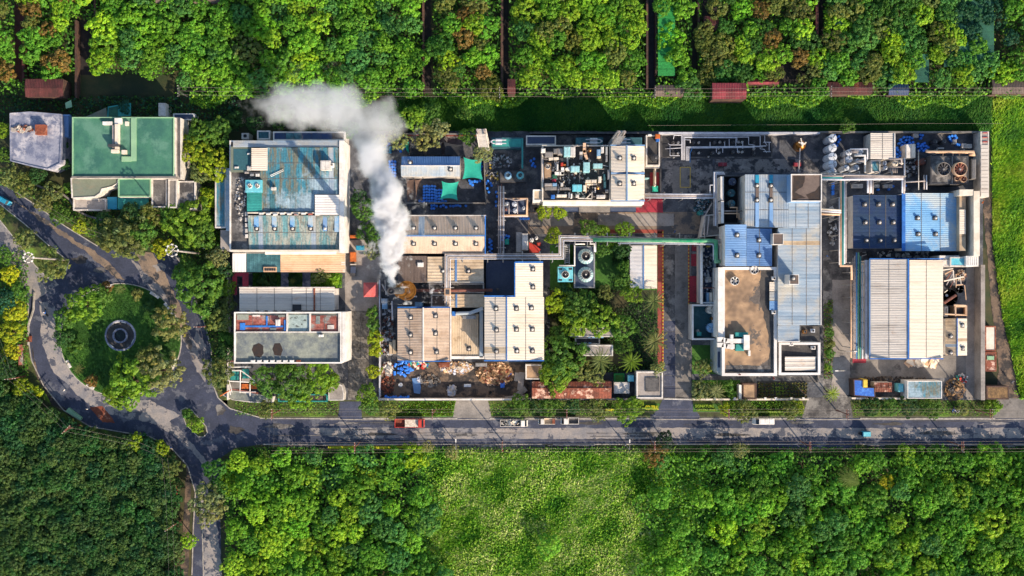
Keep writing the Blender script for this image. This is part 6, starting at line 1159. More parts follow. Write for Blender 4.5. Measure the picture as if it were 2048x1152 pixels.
lowroof('maroon sheet roof at the edge of the wood near the green house', (50,158,126,194), 4.5, 'maroon'); lowroof('crimson sheet roof at the edge of the north wood', (1425,166,1493,198), 5.5, 'red_roof'); lowroof('narrow dark maroon roof among the trees near the grass bank', (1655,164,1745,188), 3.6, 'maroon')
lowroof('small maroon roof remnant above the crimson roof', (1495,158,1558,169), 3.2, 'red_roof'); lowroof('small dark maroon roof near the top plot wall', (1408,32,1437,62), 3.2, 'maroon'); lowroof('slim maroon hut roof beside the long plot wall', (1015,158,1031,188), 5.5, 'maroon'); lowroof('blue dark roof left at the wood edge near the grass', (1778,168,1818,190), 3.2, 'navy_roof'); lowroof('brown tin roof at the right end of the wood edge', (1985,160,2060,188), 3.2, 'brown_roof')
lowroof('dark brown roof strip at the top left wood edge', (310,-10,450,7), 3.6, 'brown_roof'); lowroof('brown shed roof under the trees right of the black lane', (1310,170,1368,192), 3.0, 'brown_roof')
def net(label, rc, h, m):
    t = T('net_roof', label, 'net roof', (rc[0]+rc[2])/2, (rc[1]+rc[3])/2)
    n = max(1, int((rc[3]-rc[1])/14))
    for i in range(n):
        y0 = rc[1]+(rc[3]-rc[1])*i/n; y1 = rc[1]+(rc[3]-rc[1])*(i+1)/n-.4; part(t, 'net_panel', m, (rc[0],y0,rc[2],y1,h-.05,h+.02*(i%2)))
    for x in (rc[0]+1, rc[2]-1):
        for i in range(n+1): y = rc[1]+(rc[3]-rc[1])*i/n; part(t, 'post', 'steel_dk', (x-.6,y-.6,x+.6,y+.6,0,h-.08))
net('vivid green net roof right of the black lane', (1316,-20,1350,152), 3.4, 'net_green'); net('large teal net roof at the top right', (1888,-20,1988,134), 3.6, 'net_teal'); net('small teal net roof among the trees at the right', (1830,108,1858,165), 3.4, 'net_teal'); net('narrow teal net roof beside the top right lane', (1668,-20,1688,50), 3.4, 'net_teal')
# ================================================================ vegetation
NP = np.random.default_rng(5)
LC = dict(lime=(.29,.50,.03), bright=(.19,.43,.03), green=(.13,.34,.03), dark=(.07,.20,.03), blue=(.10,.28,.055), olive=(.18,.22,.045), pale=(.27,.30,.10),
          yellow=(.42,.40,.02), rust=(.24,.16,.04), teal=(.03,.12,.06), deep=(.02,.06,.02))
def leafmesh(name, C, Nn, size, tint, tris=False):
    """C centres (n,3), Nn normals, size (n,), tint (n,3)"""
    n = len(C); Nn = Nn / (np.linalg.norm(Nn, axis=1, keepdims=True) + 1e-9)
    ref = NP.normal(size=(n,3)); U = np.cross(Nn, ref); U /= np.linalg.norm(U, axis=1, keepdims=True) + 1e-9; W = np.cross(Nn, U)
    s = size[:,None]; k = 4
    V = np.stack([C - U*s, C - W*s*.62, C + U*s, C + W*s*.62], 1).reshape(-1, 3)
    me = bpy.data.meshes.new(name); me.vertices.add(n*k); me.vertices.foreach_set('co', V.astype(np.float32).ravel())
    me.loops.add(n*k); me.loops.foreach_set('vertex_index', np.arange(n*k, dtype=np.int32))
    me.polygons.add(n); me.polygons.foreach_set('loop_start', (np.arange(n)*k).astype(np.int32)); me.polygons.foreach_set('loop_total', np.full(n, k, np.int32))
    at = me.attributes.new('tint', 'FLOAT_COLOR', 'POINT'); T4 = np.ones((n,k,4), np.float32); T4[:,:,:3] = tint[:,None,:]; at.data.foreach_set('color', T4.ravel())
    me.update(calc_edges=True); me.validate(); me.materials.append(MATS['leaf']); return me
def crown_pts(R_, nc, nl, cr, leaf, sq=.6, ragged=0.0, gap=0.0, rng=NP):
    ph = rng.uniform(0, 2*np.pi, nc); ct = rng.uniform(-.25, 1, nc); st = np.sqrt(1-ct**2)
    d = np.stack([st*np.cos(ph), st*np.sin(ph), ct], 1)
    f = rng.uniform(0, 6.28, 3); lob = 1 + .13*np.sin(3*ph+f[0]) + .09*np.sin(5*ph+f[1]) + .06*np.sin(8*ph+f[2]) + ragged*rng.normal(size=nc)
    rr = (R_ - cr) * lob * rng.uniform(.86, 1.04, nc); inner = rng.random(nc) < .12; rr[inner] *= rng.uniform(.35,.8,inner.sum())
    cc = d * rr[:,None]; cc[:,2] *= sq
    crs = cr * rng.uniform(.7, 1.35, nc)
    dd = rng.normal(size=(nc, nl, 3)); dd[:,:,2] = np.abs(dd[:,:,2])*.9 - .25; dd += d[:,None,:]*.5; dd /= np.linalg.norm(dd, axis=2, keepdims=True)
    C = cc[:,None,:] + dd*(crs[:,None,None]*rng.uniform(.75, 1.05, (nc, nl, 1))*np.array([1,1,.8]))
    Nn = dd + rng.normal(size=dd.shape)*.35 + np.array([0,0,.35])
    ctint = rng.uniform(.80, 1.22, (nc,1,1)); yel = rng.normal(size=(nc,1,1))*.10; ti = ctint*rng.uniform(.8, 1.2, (nc, nl, 1))*np.ones((1,1,3)); ti = ti*np.concatenate([1+yel, 1+yel*.2, 1-yel], 2)
    sz = leaf*rng.uniform(.6, 1.4, (nc, nl))
    return C.reshape(-1,3), Nn.reshape(-1,3), sz.ravel(), ti.reshape(-1,3)
GC = dict(lime=(.30,.40,.02), bright=(.19,.33,.025), green=(.10,.22,.03), dark=(.045,.12,.03), olive=(.19,.23,.06), yellow=(.42,.46,.02))
def y_forest(py): return py < 190 or py > 912
KIND = {}
def mk(kind, n, **kw):
    KIND[kind] = [leafmesh(kind + '_crown', *crown_pts(1.0, **kw)) for _ in range(n)]
mk('bushy', 6, nc=150, nl=26, cr=.115, leaf=.052); mk('fine', 4, nc=150, nl=26, cr=.10, leaf=.045, ragged=.05); mk('ragged', 4, nc=110, nl=24, cr=.13, leaf=.06, ragged=.16, sq=.65)
mk('shrub', 3, nc=40, nl=22, cr=.24, leaf=.12, sq=.7)
def palm_mesh():
    C=[];Nn=[];sz=[];ti=[]; b=[]
    for k in range(17):
        a = 2*math.pi*k/17 + R.uniform(-.12,.12); up = R.uniform(.15,.6); L = R.uniform(.85,1.1)
        for i in range(26):
            t = (i+1)/26; r = L*t; z = up*math.sin(t*2.6)*.5 - .35*t*t; px, py = r*math.cos(a), r*math.sin(a)
            for s in (-1,1):
                w = .17*math.sin(min(1,t*1.2+.12)*math.pi*.85)+.02
                a2 = a + s*.75; tip = (px+math.cos(a2)*w*1.1, py+math.sin(a2)*w*1.1, z-.05)
                b.append(((px,py,z),(px+math.cos(a)*.034,py+math.sin(a)*.034,z+.005),tip))
    me = bpy.data.meshes.new('palm_crown'); vs=[p for t in b for p in t]; me.from_pydata(vs, [], [(3*i,3*i+1,3*i+2) for i in range(len(b))]); 
    at = me.attributes.new('tint','FLOAT_COLOR','POINT'); g = NP.uniform(.75,1.25,len(b)).repeat(3); T4 = np.stack([g,g,g,np.ones_like(g)],1).astype(np.float32); at.data.foreach_set('color', T4.ravel()); me.materials.append(MATS['leaf']); return me
def conifer_mesh():
    b=[]; 
    for lay in range(16):
        z = .1+lay*.14; r = 1.0*(1-lay/17)
        for k in range(15):
            a = 2*math.pi*k/15 + R.uniform(-.15,.15); rr = r*R.uniform(.8,1.1)
            for i in range(6):
                t=(i+1)/6; q=rr*t; x,y=q*math.cos(a),q*math.sin(a)
                for s in (-1,1): a2=a+s*.7; b.append(((x,y,z-.1*t),(x+math.cos(a)*.1*r,y+math.sin(a)*.1*r,z-.1*t),(x+math.cos(a2)*.16*r,y+math.sin(a2)*.16*r,z-.16*t)))
    me = bpy.data.meshes.new('conifer_crown'); vs=[p for t in b for p in t]; me.from_pydata(vs, [], [(3*i,3*i+1,3*i+2) for i in range(len(b))])
    at = me.attributes.new('tint','FLOAT_COLOR','POINT'); g = NP.uniform(.75,1.25,len(b)).repeat(3); T4 = np.stack([g,g,g,np.ones_like(g)],1).astype(np.float32); at.data.foreach_set('color', T4.ravel()); me.materials.append(MATS['leaf']); return me
KIND['palm'] = [palm_mesh(), palm_mesh()]; KIND['conifer'] = [conifer_mesh()]
b = MB(); b.cyl(0,0,[(.13,0),(.09,.45),(.07,.8)],8)
for i in range(5):
    a = i*1.256; b.tube([(0,0,.5+.05*i),(.35*math.cos(a),.35*math.sin(a),.85),(.6*math.cos(a),.6*math.sin(a),1.0)], .03, 5)
tm = b.build('trunk', 'bark'); TRUNK = tm.data; bpy.data.objects.remove(tm)
b = MB(); b.cyl(0,0,[(.1,0),(.07,.5),(.06,1.0)],8); tm = b.build('trunk','bark'); PTRUNK = tm.data; bpy.data.objects.remove(tm)
def tree(px, py, rp, kind, cname, label, h=None, name=None, group=None, sy=1.0, var=.08):
    r = rp*S; h = h or (1.6*r + 1.2); zc = max(.45*r, h - .8*r) if kind not in ('palm','conifer') else (h*.85 if kind == 'palm' else .5)
    r *= 1 - zc/H; x, y = P(px, py, zc)
    t = bpy.data.objects.new(name or {'palm':'palm_tree','conifer':'conifer_tree','shrub':'shrub'}.get(kind, 'leafy_tree'), None); col.objects.link(t); t.location = (x, y, 0); t.empty_display_size = .2
    tag(t, label, {'palm':'palm tree','shrub':'shrub'}.get(kind,'tree'), group)
    c = bpy.data.objects.new('crown', R.choice(KIND[kind])); col.objects.link(c); c.parent = t; c.location = (0,0,zc); c.rotation_euler = (0,0,R.uniform(0,6.28)) if kind != 'x' else (0,0,0)
    a = R.uniform(.92, 1.08); c.scale = (r*a, r/a*sy, r*R.uniform(.85,1.1) if kind != 'conifer' else r*1.6)
    q = LC[cname] if y_forest(py) else GC.get(cname, LC[cname]); v = 1 + R.uniform(-var,var)*2; c.color = (q[0]*v*(1+R.uniform(-var,var)), q[1]*v, q[2]*v*(1+R.uniform(-var,var)*2), 1)
    k = bpy.data.objects.new('trunk' if kind != 'shrub' else 'stem', PTRUNK if kind == 'palm' else TRUNK); col.objects.link(k); k.parent = t
    k.scale = (1.6 if kind == 'palm' else r*.7, 1.6 if kind == 'palm' else r*.7, zc if kind == 'palm' else max(.6, zc*1.0)); return t
# --- garden, street and yard trees:  px, py, radius px, kind, colour, height m, label
GT = [
 (170,612,38,'ragged','bright',7,'big light green tree on the upper left of the roundabout'),(130,640,24,'bushy','green',5.5,'dark lower tree on the left rim of the roundabout'),(205,590,22,'ragged','green',5,'small dark tree at the top of the roundabout'),(340,648,34,'ragged','pale',6.5,'pale silvery tree on the right side of the roundabout'),
 (262,765,50,'ragged','bright',8,'largest light green tree at the bottom of the roundabout'),(320,742,42,'ragged','pale',7.5,'pale olive tree at the lower right of the roundabout'),(232,788,26,'bushy','bright',6,'yellow green tree overhanging the bottom rim of the roundabout'),(300,712,24,'ragged','olive',6,'feathery olive tree above the pale one in the roundabout'),
 (128,675,22,'ragged','dark',5,'dark ragged tree on the left edge of the roundabout'),(150,693,15,'shrub','green',3,'small bush on the lower left roundabout rim'),(183,762,13,'shrub','rust',2.6,'rusty brown shrub on the left lower roundabout rim'),(157,738,12,'palm','olive',3,'small palm on the left lower roundabout rim'),
 (240,578,12,'palm','olive',3.5,'small palm at the top of the roundabout lawn'),(215,575,13,'shrub','rust',2.4,'brownish shrub at the top rim of the roundabout'),(300,612,14,'shrub','dark',2.5,'dark shrub on the upper right roundabout rim'),(275,588,13,'shrub','olive',2.4,'olive shrub on the top right roundabout rim'),
 (105,530,32,'ragged','olive',8,'round olive tree between the two left carriageways'),(50,478,22,'ragged','olive',6,'smaller olive tree on the median left of the round one'),(0,425,10,'ragged','olive',4,'olive bush at the left end of the median'),
 (20,550,20,'bushy','yellow',5,'bright yellow tree by the left roadside, topmost'),(30,620,26,'bushy','yellow',5.5,'bright yellow tree by the left roadside, middle'),(22,665,26,'bushy','yellow',5.5,'bright yellow tree by the left roadside, low'),(22,705,20,'bushy','yellow',5,'bright yellow tree beside the red wall, lowest'),
 (38,585,22,'ragged','green',5,'green tree between the left yellow trees'),(5,510,20,'bushy','green',6,'green tree at the left picture edge above the yellow trees'),(10,600,26,'bushy','teal',6,'dark teal tree at the left picture edge'),(10,735,26,'bushy','dark',6,'dark tree under the lowest yellow tree'),
 (45,775,20,'bushy','lime',4.5,'lime tree where the left road bends'),(72,785,14,'shrub','yellow',3,'small yellow shrub on the left road bend'),
 (250,480,48,'ragged','olive',9,'large pale olive tree above the road fork'),(285,470,30,'bushy','green',7.5,'green tree right of the large olive tree'),(222,470,28,'ragged','olive',7,'olive tree left of the large olive tree'),(325,497,22,'bushy','yellow',5.5,'yellow tree left of the floodlight mast'),(160,455,15,'bushy','yellow',4,'small yellow tree by the road kerb'),
 (378,442,50,'bushy','bright',8,'broad bright green tree right below the green house'),(405,468,30,'bushy','green',6.5,'green tree beside the curved white wall'),(260,432,26,'bushy','dark',6,'dark tree below the stone patio'),(305,428,24,'ragged','olive',6,'olive tree below the dark terrace'),(340,430,22,'bushy','green',6,'green tree below the narrow terrace strip'),(210,445,22,'bushy','dark',5.5,'dark tree left of the olive trees'),
 (400,575,52,'bushy','green',9,'huge round green tree beside the red canopy'),(372,540,24,'bushy','green',6,'green tree at the top left of the huge round tree'),(437,515,22,'fine','pale',6,'pale fuzzy round tree beside the lean-to'),(448,540,20,'bushy','dark',5.5,'dark tree below the pale fuzzy one'),(455,575,18,'bushy','bright',5,'light green tree next to the red canopy'),
 (440,640,26,'bushy','olive',6.5,'olive green tree left of the office block'),(418,612,24,'bushy','dark',6,'dark green tree under the huge round tree'),(455,610,18,'bushy','olive',4.5,'olive tree by the grey office'),(450,705,20,'bushy','dark',5,'dark tree left of the stained roof'),(435,745,30,'ragged','olive',6.5,'olive tree at the road left of the steel frame'),(452,680,18,'shrub','green',4,'green shrub left of the white wall corner'),
 (405,270,32,'bushy','green',8,'green tree top right of the green house'),(437,262,28,'bushy','green',7.5,'green tree behind the works roof corner'),(395,300,30,'bushy','lime',8,'yellow green tree right of the green house, upper'),(430,330,32,'bushy','lime',8,'yellow green tree beside the works roof'),(400,345,22,'bushy','olive',6.5,'olive tree right of the green house, lower'),(418,395,22,'bushy','lime',5.5,'lime tree beside the dark stained corner roof'),(375,285,18,'bushy','lime',6,'lime tree touching the green house'),
 (105,385,22,'bushy','olive',5,'olive tree below the concrete house'),(50,370,24,'ragged','olive',5.5,'olive tree in the roadside strip, first from left'),(90,405,22,'ragged','olive',5,'olive tree in the roadside strip, second from left'),(120,430,22,'bushy','green',5,'green tree in the roadside strip'),(20,355,22,'ragged','olive',5.5,'olive tree at the left edge below the concrete house'),(75,350,18,'bushy','dark',5,'dark tree under the concrete house'),(140,375,14,'shrub','green',3.5,'bush at the corner of the curved annex'),
 (128,290,11,'shrub','dark',4,'dark bush between the two houses, upper'),(130,330,12,'shrub','dark',4,'dark bush between the two houses, lower'),(8,260,16,'bushy','bright',6,'green tree at the left picture edge beside the concrete house'),(6,310,16,'bushy','green',6,'green tree at the left edge, lower'),
 (535,760,32,'bushy','green',7.5,'green tree under the office block, left'),(585,765,40,'bushy','green',8.5,'largest green tree under the office block'),(640,755,34,'bushy','bright',7.5,'bright green tree under the office block, right'),(600,795,26,'ragged','bright',6.5,'light green tree hanging over the front fence'),(660,765,20,'bushy','bright',6,'small bright tree beside the cream kiosk'),(575,740,22,'bushy','green',7,'dark green tree hugging the stained roof'),(532,820,18,'ragged','olive',5,'olive tree on the verge near the road fork'),
 (745,625,13,'shrub','green',4,'hedge tree beside the paving, first from the top'),(747,650,14,'shrub','green',4,'hedge tree beside the paving, second from the top'),(750,675,16,'shrub','lime',4,'hedge tree beside the paving, third from the top'),(751,700,15,'shrub','lime',4,'hedge tree beside the paving, fourth from the top'),(748,743,15,'bushy','yellow',4.5,'round yellow tree beside the paving slabs'),(735,790,22,'bushy','bright',5.5,'bright green tree at the lane end'),(740,810,20,'bushy','green',5,'green tree at the lane end by the verge'),(778,820,20,'ragged','olive',5,'olive tree on the verge below the scrap wall'),
 (730,420,26,'bushy','green',7,'tall green tree left of the smoke, upper'),(738,465,24,'bushy','green',7,'green tree left of the smoke, middle'),(748,500,18,'ragged','pale',6,'pale tree left of the smoke, lower'),(720,395,18,'bushy','dark',6,'dark tree left of the smoke beside the works wall'),
 (758,285,16,'ragged','pale',5,'pale tree by the north wall in the smoke'),(797,280,20,'ragged','pale',5.5,'pale tree by the north wall, right of the smoke'),(853,275,26,'ragged','pale',6,'broad pale tree hanging over the north wall'),(878,258,20,'ragged','pale',6,'pale tree behind the north wall'),(827,235,26,'bushy','bright',7,'green tree between grass bank and smoke'),(860,228,22,'bushy','green',6,'green tree on the grass bank, left'),(928,226,16,'bushy','green',5,'dark green bush tree on the grass bank'),(935,272,18,'bushy','green',5,'green tree at the foot of the lattice tower'),(965,305,21,'fine','pale',6.5,'round pale green tree below the lattice tower'),
 (1088,425,16,'bushy','lime',5,'yellow green tree below the entrance canopy, left'),(1119,427,14,'bushy','lime',5,'yellow green tree below the entrance canopy, right'),(1108,472,18,'bushy','lime',5,'lime tree at the bend of the pipe bridge'),(1178,457,20,'bushy','green',4.5,'green tree above the pipe bridge, left'),(1205,462,14,'shrub','bright',3.5,'small bush above the pipe bridge'),(1250,461,19,'bushy','bright',4.5,'bright tree above the pipe bridge, right'),
 (1205,497,18,'bushy','green',5,'green tree beside the upper round cooling tower'),(1222,485,16,'shrub','bright',4,'small green tree under the green pipe'),(1245,500,20,'bushy','dark',5.5,'dark tree left of the garden pavilion'),(1250,533,15,'bushy','green',5,'green tree against the garden pavilion'),(1245,560,18,'bushy','green',5.5,'green tree left of the pavilion, lower'),(1265,585,22,'bushy','bright',6,'bright green tree below the garden pavilion'),(1115,605,26,'bushy','lime',6,'yellow green tree right of the cream warehouse'),(1125,585,18,'bushy','dark',5,'dark tree below the turquoise cooling tower'),
 (1155,615,32,'bushy','green',7.5,'large green tree in the middle of the garden'),(1150,645,30,'bushy','bright',7,'bright green tree over the pump house, left'),(1205,640,34,'bushy','bright',7.5,'bright green tree over the pump house, right'),(1175,600,20,'bushy','green',5.5,'green tree below the cooling platform'),(1245,655,28,'bushy','green',7,'green tree right of the pump house'),(1210,585,16,'fine','olive',5,'olive tree on the garden lawn'),(1245,690,20,'bushy','green',5.5,'green tree left of the right hand palms'),
 (1125,715,48,'bushy','green',9,'largest garden tree beside the cream warehouse'),(1112,750,36,'bushy','bright',7.5,'light green tree hanging over the rusty red roof'),(1160,740,24,'bushy','olive',6,'olive tree beside the largest garden tree'),(1120,672,24,'bushy','green',6,'dark green tree above the largest garden tree'),
 (1308,602,25,'palm','olive',8,'palm beside the brick path, below the pavilion'),(1310,683,27,'palm','olive',8,'palm beside the brick path, middle'),(1200,722,25,'palm','olive',8,'palm in the garden left of the gatehouse path'),(1262,722,24,'palm','bright',7.5,'palm above the gatehouse'),(1315,735,15,'ragged','pale',5,'pale bush tree above the gatehouse roof'),(1190,755,20,'ragged','pale',5.5,'greyish pale tree above the rusty red roof'),
 (1405,735,18,'ragged','olive',4.5,'feathery olive tree on the lawn left of the sand roof'),(1420,737,6,'shrub','yellow',1.5,'small yellow ball shrub beside the feathery olive tree'),(1400,780,20,'ragged','pale',5,'pale leafy tree behind the gate wall'),(1432,783,20,'palm','pale',5,'pale palm behind the gate wall'),(1464,790,11,'shrub','green',3,'round clipped shrub left of the planting hut'),(1455,772,13,'shrub','green',3.5,'bush above the round clipped shrub'),
 (1665,787,17,'palm','lime',5,'bright palm at the end of the east lane'),(1658,665,10,'shrub','green',3,'small tree beside the long hall lane, upper'),(1659,690,11,'shrub','olive',3,'small tree beside the long hall lane, middle'),(1660,706,11,'shrub','green',3,'small tree beside the long hall lane, lower'),(1662,620,6,'palm','bright',2,'tiny bright plant beside the lane'),(1655,735,8,'shrub','bright',2,'low plant at the end of the service strip'),
 (1040,811,24,'ragged','green',5.5,'broad green tree on the verge below the boards'),(1100,813,19,'ragged','green',5,'green tree on the verge above the two parked trucks'),(1070,812,18,'bushy','dark',4.5,'dark tree on the verge below the boards'),(1145,811,16,'bushy','dark',4.5,'dark tree on the verge under the rusty red roof'),(1190,818,24,'ragged','olive',5,'olive tree on the verge under the rusty red roof'),(1255,820,28,'ragged','bright',6,'bright feathery tree hanging over the road'),(1022,820,15,'bushy','green',4,'green bush tree right of the concrete driveway'),
 (1490,822,22,'ragged','olive',5,'flowering olive tree below the nursery hut'),(1448,818,12,'ragged','lime',3.5,'yellow green bush at the end of the hedge letters'),(1580,820,20,'ragged','olive',4.5,'flowering olive tree below the nursery rows'),(1597,815,13,'bushy','lime',4,'lime bush tree beside the flowering olive tree'),
 (1740,812,22,'bushy','dark',4,'dark tree on the verge below the blue tarpaulin'),(1780,815,20,'bushy','green',4,'green tree on the verge below the small tin shed'),(1815,812,22,'bushy','dark',4,'dark tree on the verge below the faded blue roof, left'),(1860,813,24,'bushy','green',4,'green tree on the verge below the faded blue roof, right'),(1985,812,18,'shrub','bright',3,'bright bush on the verge near the thatched hut'),(1925,818,12,'shrub','olive',2.5,'olive bush on the verge left of the thatched hut'),
 (393,850,17,'bushy','bright',3.5,'round bush in the splitter island, lower'),(376,828,11,'shrub','green',2.5,'small bush in the splitter island, upper'),(640,552,18,'fine','pale',5,'pale round tree in the courtyard garden'),(665,562,16,'shrub','bright',3.5,'bright bush in the courtyard garden, right'),(535,560,20,'shrub','dark',2.5,'dark bush in the courtyard garden, left'),(590,560,14,'shrub','dark',2.2,'dark bush in the courtyard garden, middle'),(585,562,7,'palm','olive',2.6,'tiny star palm in the courtyard garden'),
 (415,1000,34,'ragged','pale',8,'pale olive tree on the lower lane, upper'),(420,1025,26,'ragged','pale',7.5,'pale olive tree on the lower lane, lower'),(378,1082,16,'ragged','lime',5,'yellow green tree beside the lower lane'),(345,935,20,'ragged','olive',5.5,'olive tree at the left side of the lower lane'),(430,940,24,'bushy','dark',6,'dark tree at the mouth of the lower lane'),(435,975,20,'bushy','dark',6,'dark tree above the pale olive pair'),
 (320,900,20,'bushy','lime',5,'yellow green tree on the lower left roadside, right'),(270,885,20,'bushy','lime',5,'yellow green tree on the lower left roadside, left'),(855,893,12,'fine','pale',4,'pale dusty tree on the lower roadside'),(905,905,14,'ragged','pale',4,'dusty tree right of the pale one on the lower roadside'),(1330,880,18,'bushy','deep',4.5,'very dark tree at the lower kerb'),(1480,900,16,'fine','pale',4.5,'pale tree on the lower roadside right of the dark one'),
 (1695,252,15,'fine','green',5,'small tree standing at the north boundary wall'),(560,232,26,'bushy','green',6,'green tree under the end of the smoke'),(610,250,22,'bushy','dark',6,'dark tree under the smoke behind the works'),(660,255,20,'bushy','dark',6,'dark tree behind the blue annex roof'),(510,248,18,'bushy','dark',5.5,'dark tree behind the works, left'),(470,240,20,'shrub','dark',4,'dark bush behind the works corner'),(250,215,14,'bushy','teal',5,'teal green tree at the awning'),(1310,910,22,'ragged','rust',5,'rusty brown tree beside the meadow'),(700,258,18,'bushy','green',5,'green tree under the bend of the smoke'),(790,245,18,'bushy','dark',5.5,'dark tree right of the smoke bend')]
for g in GT: tree(g[0], g[1], g[2], g[3], g[4], g[6], g[5])
# --- forest
AV = [(845,-60,866,192),(1001,-60,1018,192),(1290,-60,1313,180),(1630,-60,1648,152),(149,38,192,195),(126,148,352,192),(50,158,126,194),(1424,164,1494,198),(1655,172,1745,190),(1990,-60,2001,138),(1318,-20,1348,152),(1892,-20,1984,132),(1383,-60,1396,150),(1404,-60,1438,64),(1560,100,1640,168),(1014,158,1032,188),(28,-60,46,160),(1834,112,1856,160),(1500,160,1550,166)]
SPARSE = [(1316,-20,1350,152),(1888,-20,1988,134),(1495,90,1640,168),(1404,-40,1438,60)]
def inrect(x, y, r, m=0): return r[0]-m < x < r[2]+m and r[1]-m < y < r[3]+m
def north_ok(x, y): 
    if not (-60 < x < 2110 and -60 < y < 177): return False
    return not any(inrect(x, y, r, 7) for r in AV) or (any(inrect(x, y, r) for r in SPARSE) and R.random() < .8)
def south_ok(x, y):
    if not (y > 912 and y < 1220): return False
    wv = 26*math.sin(y*.045)+14*math.sin(y*.11)
    if x < 462 or x > 2110: return False
    if 862+wv < x < 1300-wv: return R.random() < .03
    if 1300-wv <= x < 1430: return R.random() < .28
    return True
def area(x, y):
    if y < 300:
        row = 'top rows' if y < 60 else ('middle' if y < 130 else 'front rows')
        for lim, nm in ((135,'west of the plot walls'),(300,'above the green house'),(470,'above the lime trees'),(640,'above the smoke end'),(760,'above the smoke bend'),(855,'left of the first black strip'),(1010,'between two black strips'),(1120,'above the lattice tower'),(1300,'left of the black lane'),(1400,'right of the black lane'),(1500,'above the crimson roof'),(1640,'left of the maroon wall'),(1770,'right of the maroon wall'),(1900,'left of the teal net'),(3000,'at the right edge')):
            if x < lim: return f'{row} {nm}'
    row = 'front rows' if y < 985 else ('middle' if y < 1070 else 'bottom rows')
    for lim, nm in ((560,'beside the lower lane'),(700,'below the office block'),(900,'left of the meadow'),(1450,'right of the meadow'),(1600,'below the white van'),(1760,'below the turquoise rickshaw'),(1900,'below the faded blue roof'),(3000,'at the lower right corner')):
        if x < lim: return f'{row} {nm}'
def cols(x, y):
    u = R.random()
    if y < 300:
        if 865 < x < 1000 or 1390 < x < 1640: pal = ['rust','olive','green','lime','dark','bright','olive']
        elif x < 130: pal = ['rust','lime','olive','green']
        elif 1650 < x < 1900: pal = ['blue','green','dark','olive','lime','blue']
        elif x > 1880: pal = ['blue','green','teal','lime']
        elif 1050 < x < 1290: pal = ['lime','lime','bright','olive','green']
        elif 640 < x < 850: pal = ['green','blue','green','green','bright']
        else: pal = ['lime','bright','green','bright','green','blue','bright']
    else:
        if x < 620: pal = ['lime','lime','bright','bright','green']
        elif x < 900: pal = ['bright','lime','green','blue','bright']
        else: pal = ['green','bright','bright','blue','green','lime','green']
    return R.choice(pal)
FT = [(1975,1045,38,'bushy','lime',0),(1918,985,29,'bushy','lime',0),(1448,1058,34,'bushy','lime',0),(1772,963,16,'bushy','yellow',0),(1685,950,28,'conifer','olive',0),(1892,958,15,'bushy','lime',0),(492,118-0,0,'x','x',0),(640,45,24,'bushy','lime',0),(1052,20,32,'bushy','lime',0),(492,100,38,'fine','olive',0),(262,112,24,'fine','blue',0),(1410,920,26,'bushy','green',0),(1590,1030,30,'bushy','blue',0),(1850,1010,26,'bushy','bright',0),(1745,1000,32,'bushy','green',0),(780,960,26,'bushy','bright',0),(620,960,30,'bushy','lime',0)]
FT = [f for f in FT if f[2]]
def fill(ok, y0, y1, step, rlo, rhi):
    yy = y0; row = 0
    while yy < y1:
        xx = -40 + (row % 2)*step/2
        while xx < 2110:
            x, y = xx + R.uniform(-.3,.3)*step, yy + R.uniform(-.3,.3)*step
            if ok(x, y) and all(math.dist((x,y), f[:2]) > (f[2]*.85+8) for f in FT[:17]):
                FT.append((x, y, R.uniform(rlo, rhi)*R.choice((.8,1,1,1.2)), R.choice(['bushy','bushy','bushy','fine']), cols(x, y), 0))
            xx += step
        yy += step*.86; row += 1
fill(north_ok, -42, 190, 37, 19, 27); fill(south_ok, 920, 1215, 40, 21, 30)
view = sorted([f for f in FT if -10 < f[0] < 2058 and -10 < f[1] < 1162], key=lambda f: -f[2]); NT = 300 - 120
indiv = view[:185]; rest = [f for f in FT if f not in indiv]
CW = dict(lime='lime green', bright='fresh green', green='mid green', dark='dark green', blue='bluish green', olive='olive', pale='pale', yellow='yellow', rust='rusty brown tinged', teal='teal green')
bylab = {}
for f in indiv: bylab.setdefault(f"{CW[f[4]]} {'cone shaped' if f[3]=='conifer' else 'tree' } {'tree ' if f[3]=='conifer' else ''}in the {area(f[0], f[1])}".replace('  ', ' '), []).append(f)
SIZ = lambda f: 'broad' if f[2] > 29 else ('rounded' if f[2] > 25 else 'smaller')
for lab, fs in bylab.items():
    fs.sort(key=lambda f: f[0])
    for i, f in enumerate(fs):
        l = lab if len(fs) == 1 else lab + (', left one' if i == 0 else ', right one') if len(fs) == 2 else lab + f', {ORD[i]} from left'
        tree(f[0], f[1], f[2], f[3], f[4], SIZ(f) + ' ' + l, R.uniform(5.0, 6.0) if not 905 < f[1] < 975 else 4.0, name='forest_tree' if f[3] != 'conifer' else 'conifer_tree', var=.12)
def stuffwood(name, label, trees, nc=80, nl=14, cr=.16, leaf=.085):
    A = [[],[],[],[]]
    for (px, py, rp, k, cn, hh) in trees:
        C, Nn, sz, ti = crown_pts(1.0, nc, nl, cr, leaf); r = rp*S; zc = hh or (R.uniform(3.4, 4.2) if not 905 < py < 975 else 2.9); x, y = P(px, py, zc); q = np.array(LC[cn] if isinstance(cn, str) else cn) * R.uniform(.8,1.2)
        A[0].append(C*r*np.array([1,1,.9]) + np.array([x,y,zc])); A[1].append(Nn); A[2].append(sz*r); A[3].append(ti*q)
    me = leafmesh(name, *[np.concatenate(a) for a in A]); o = bpy.data.objects.new(name, me); col.objects.link(o); tag(o, label, kind='stuff', cat=None); return o
stuffwood('distant_trees', 'the many further trees filling both woods', rest)
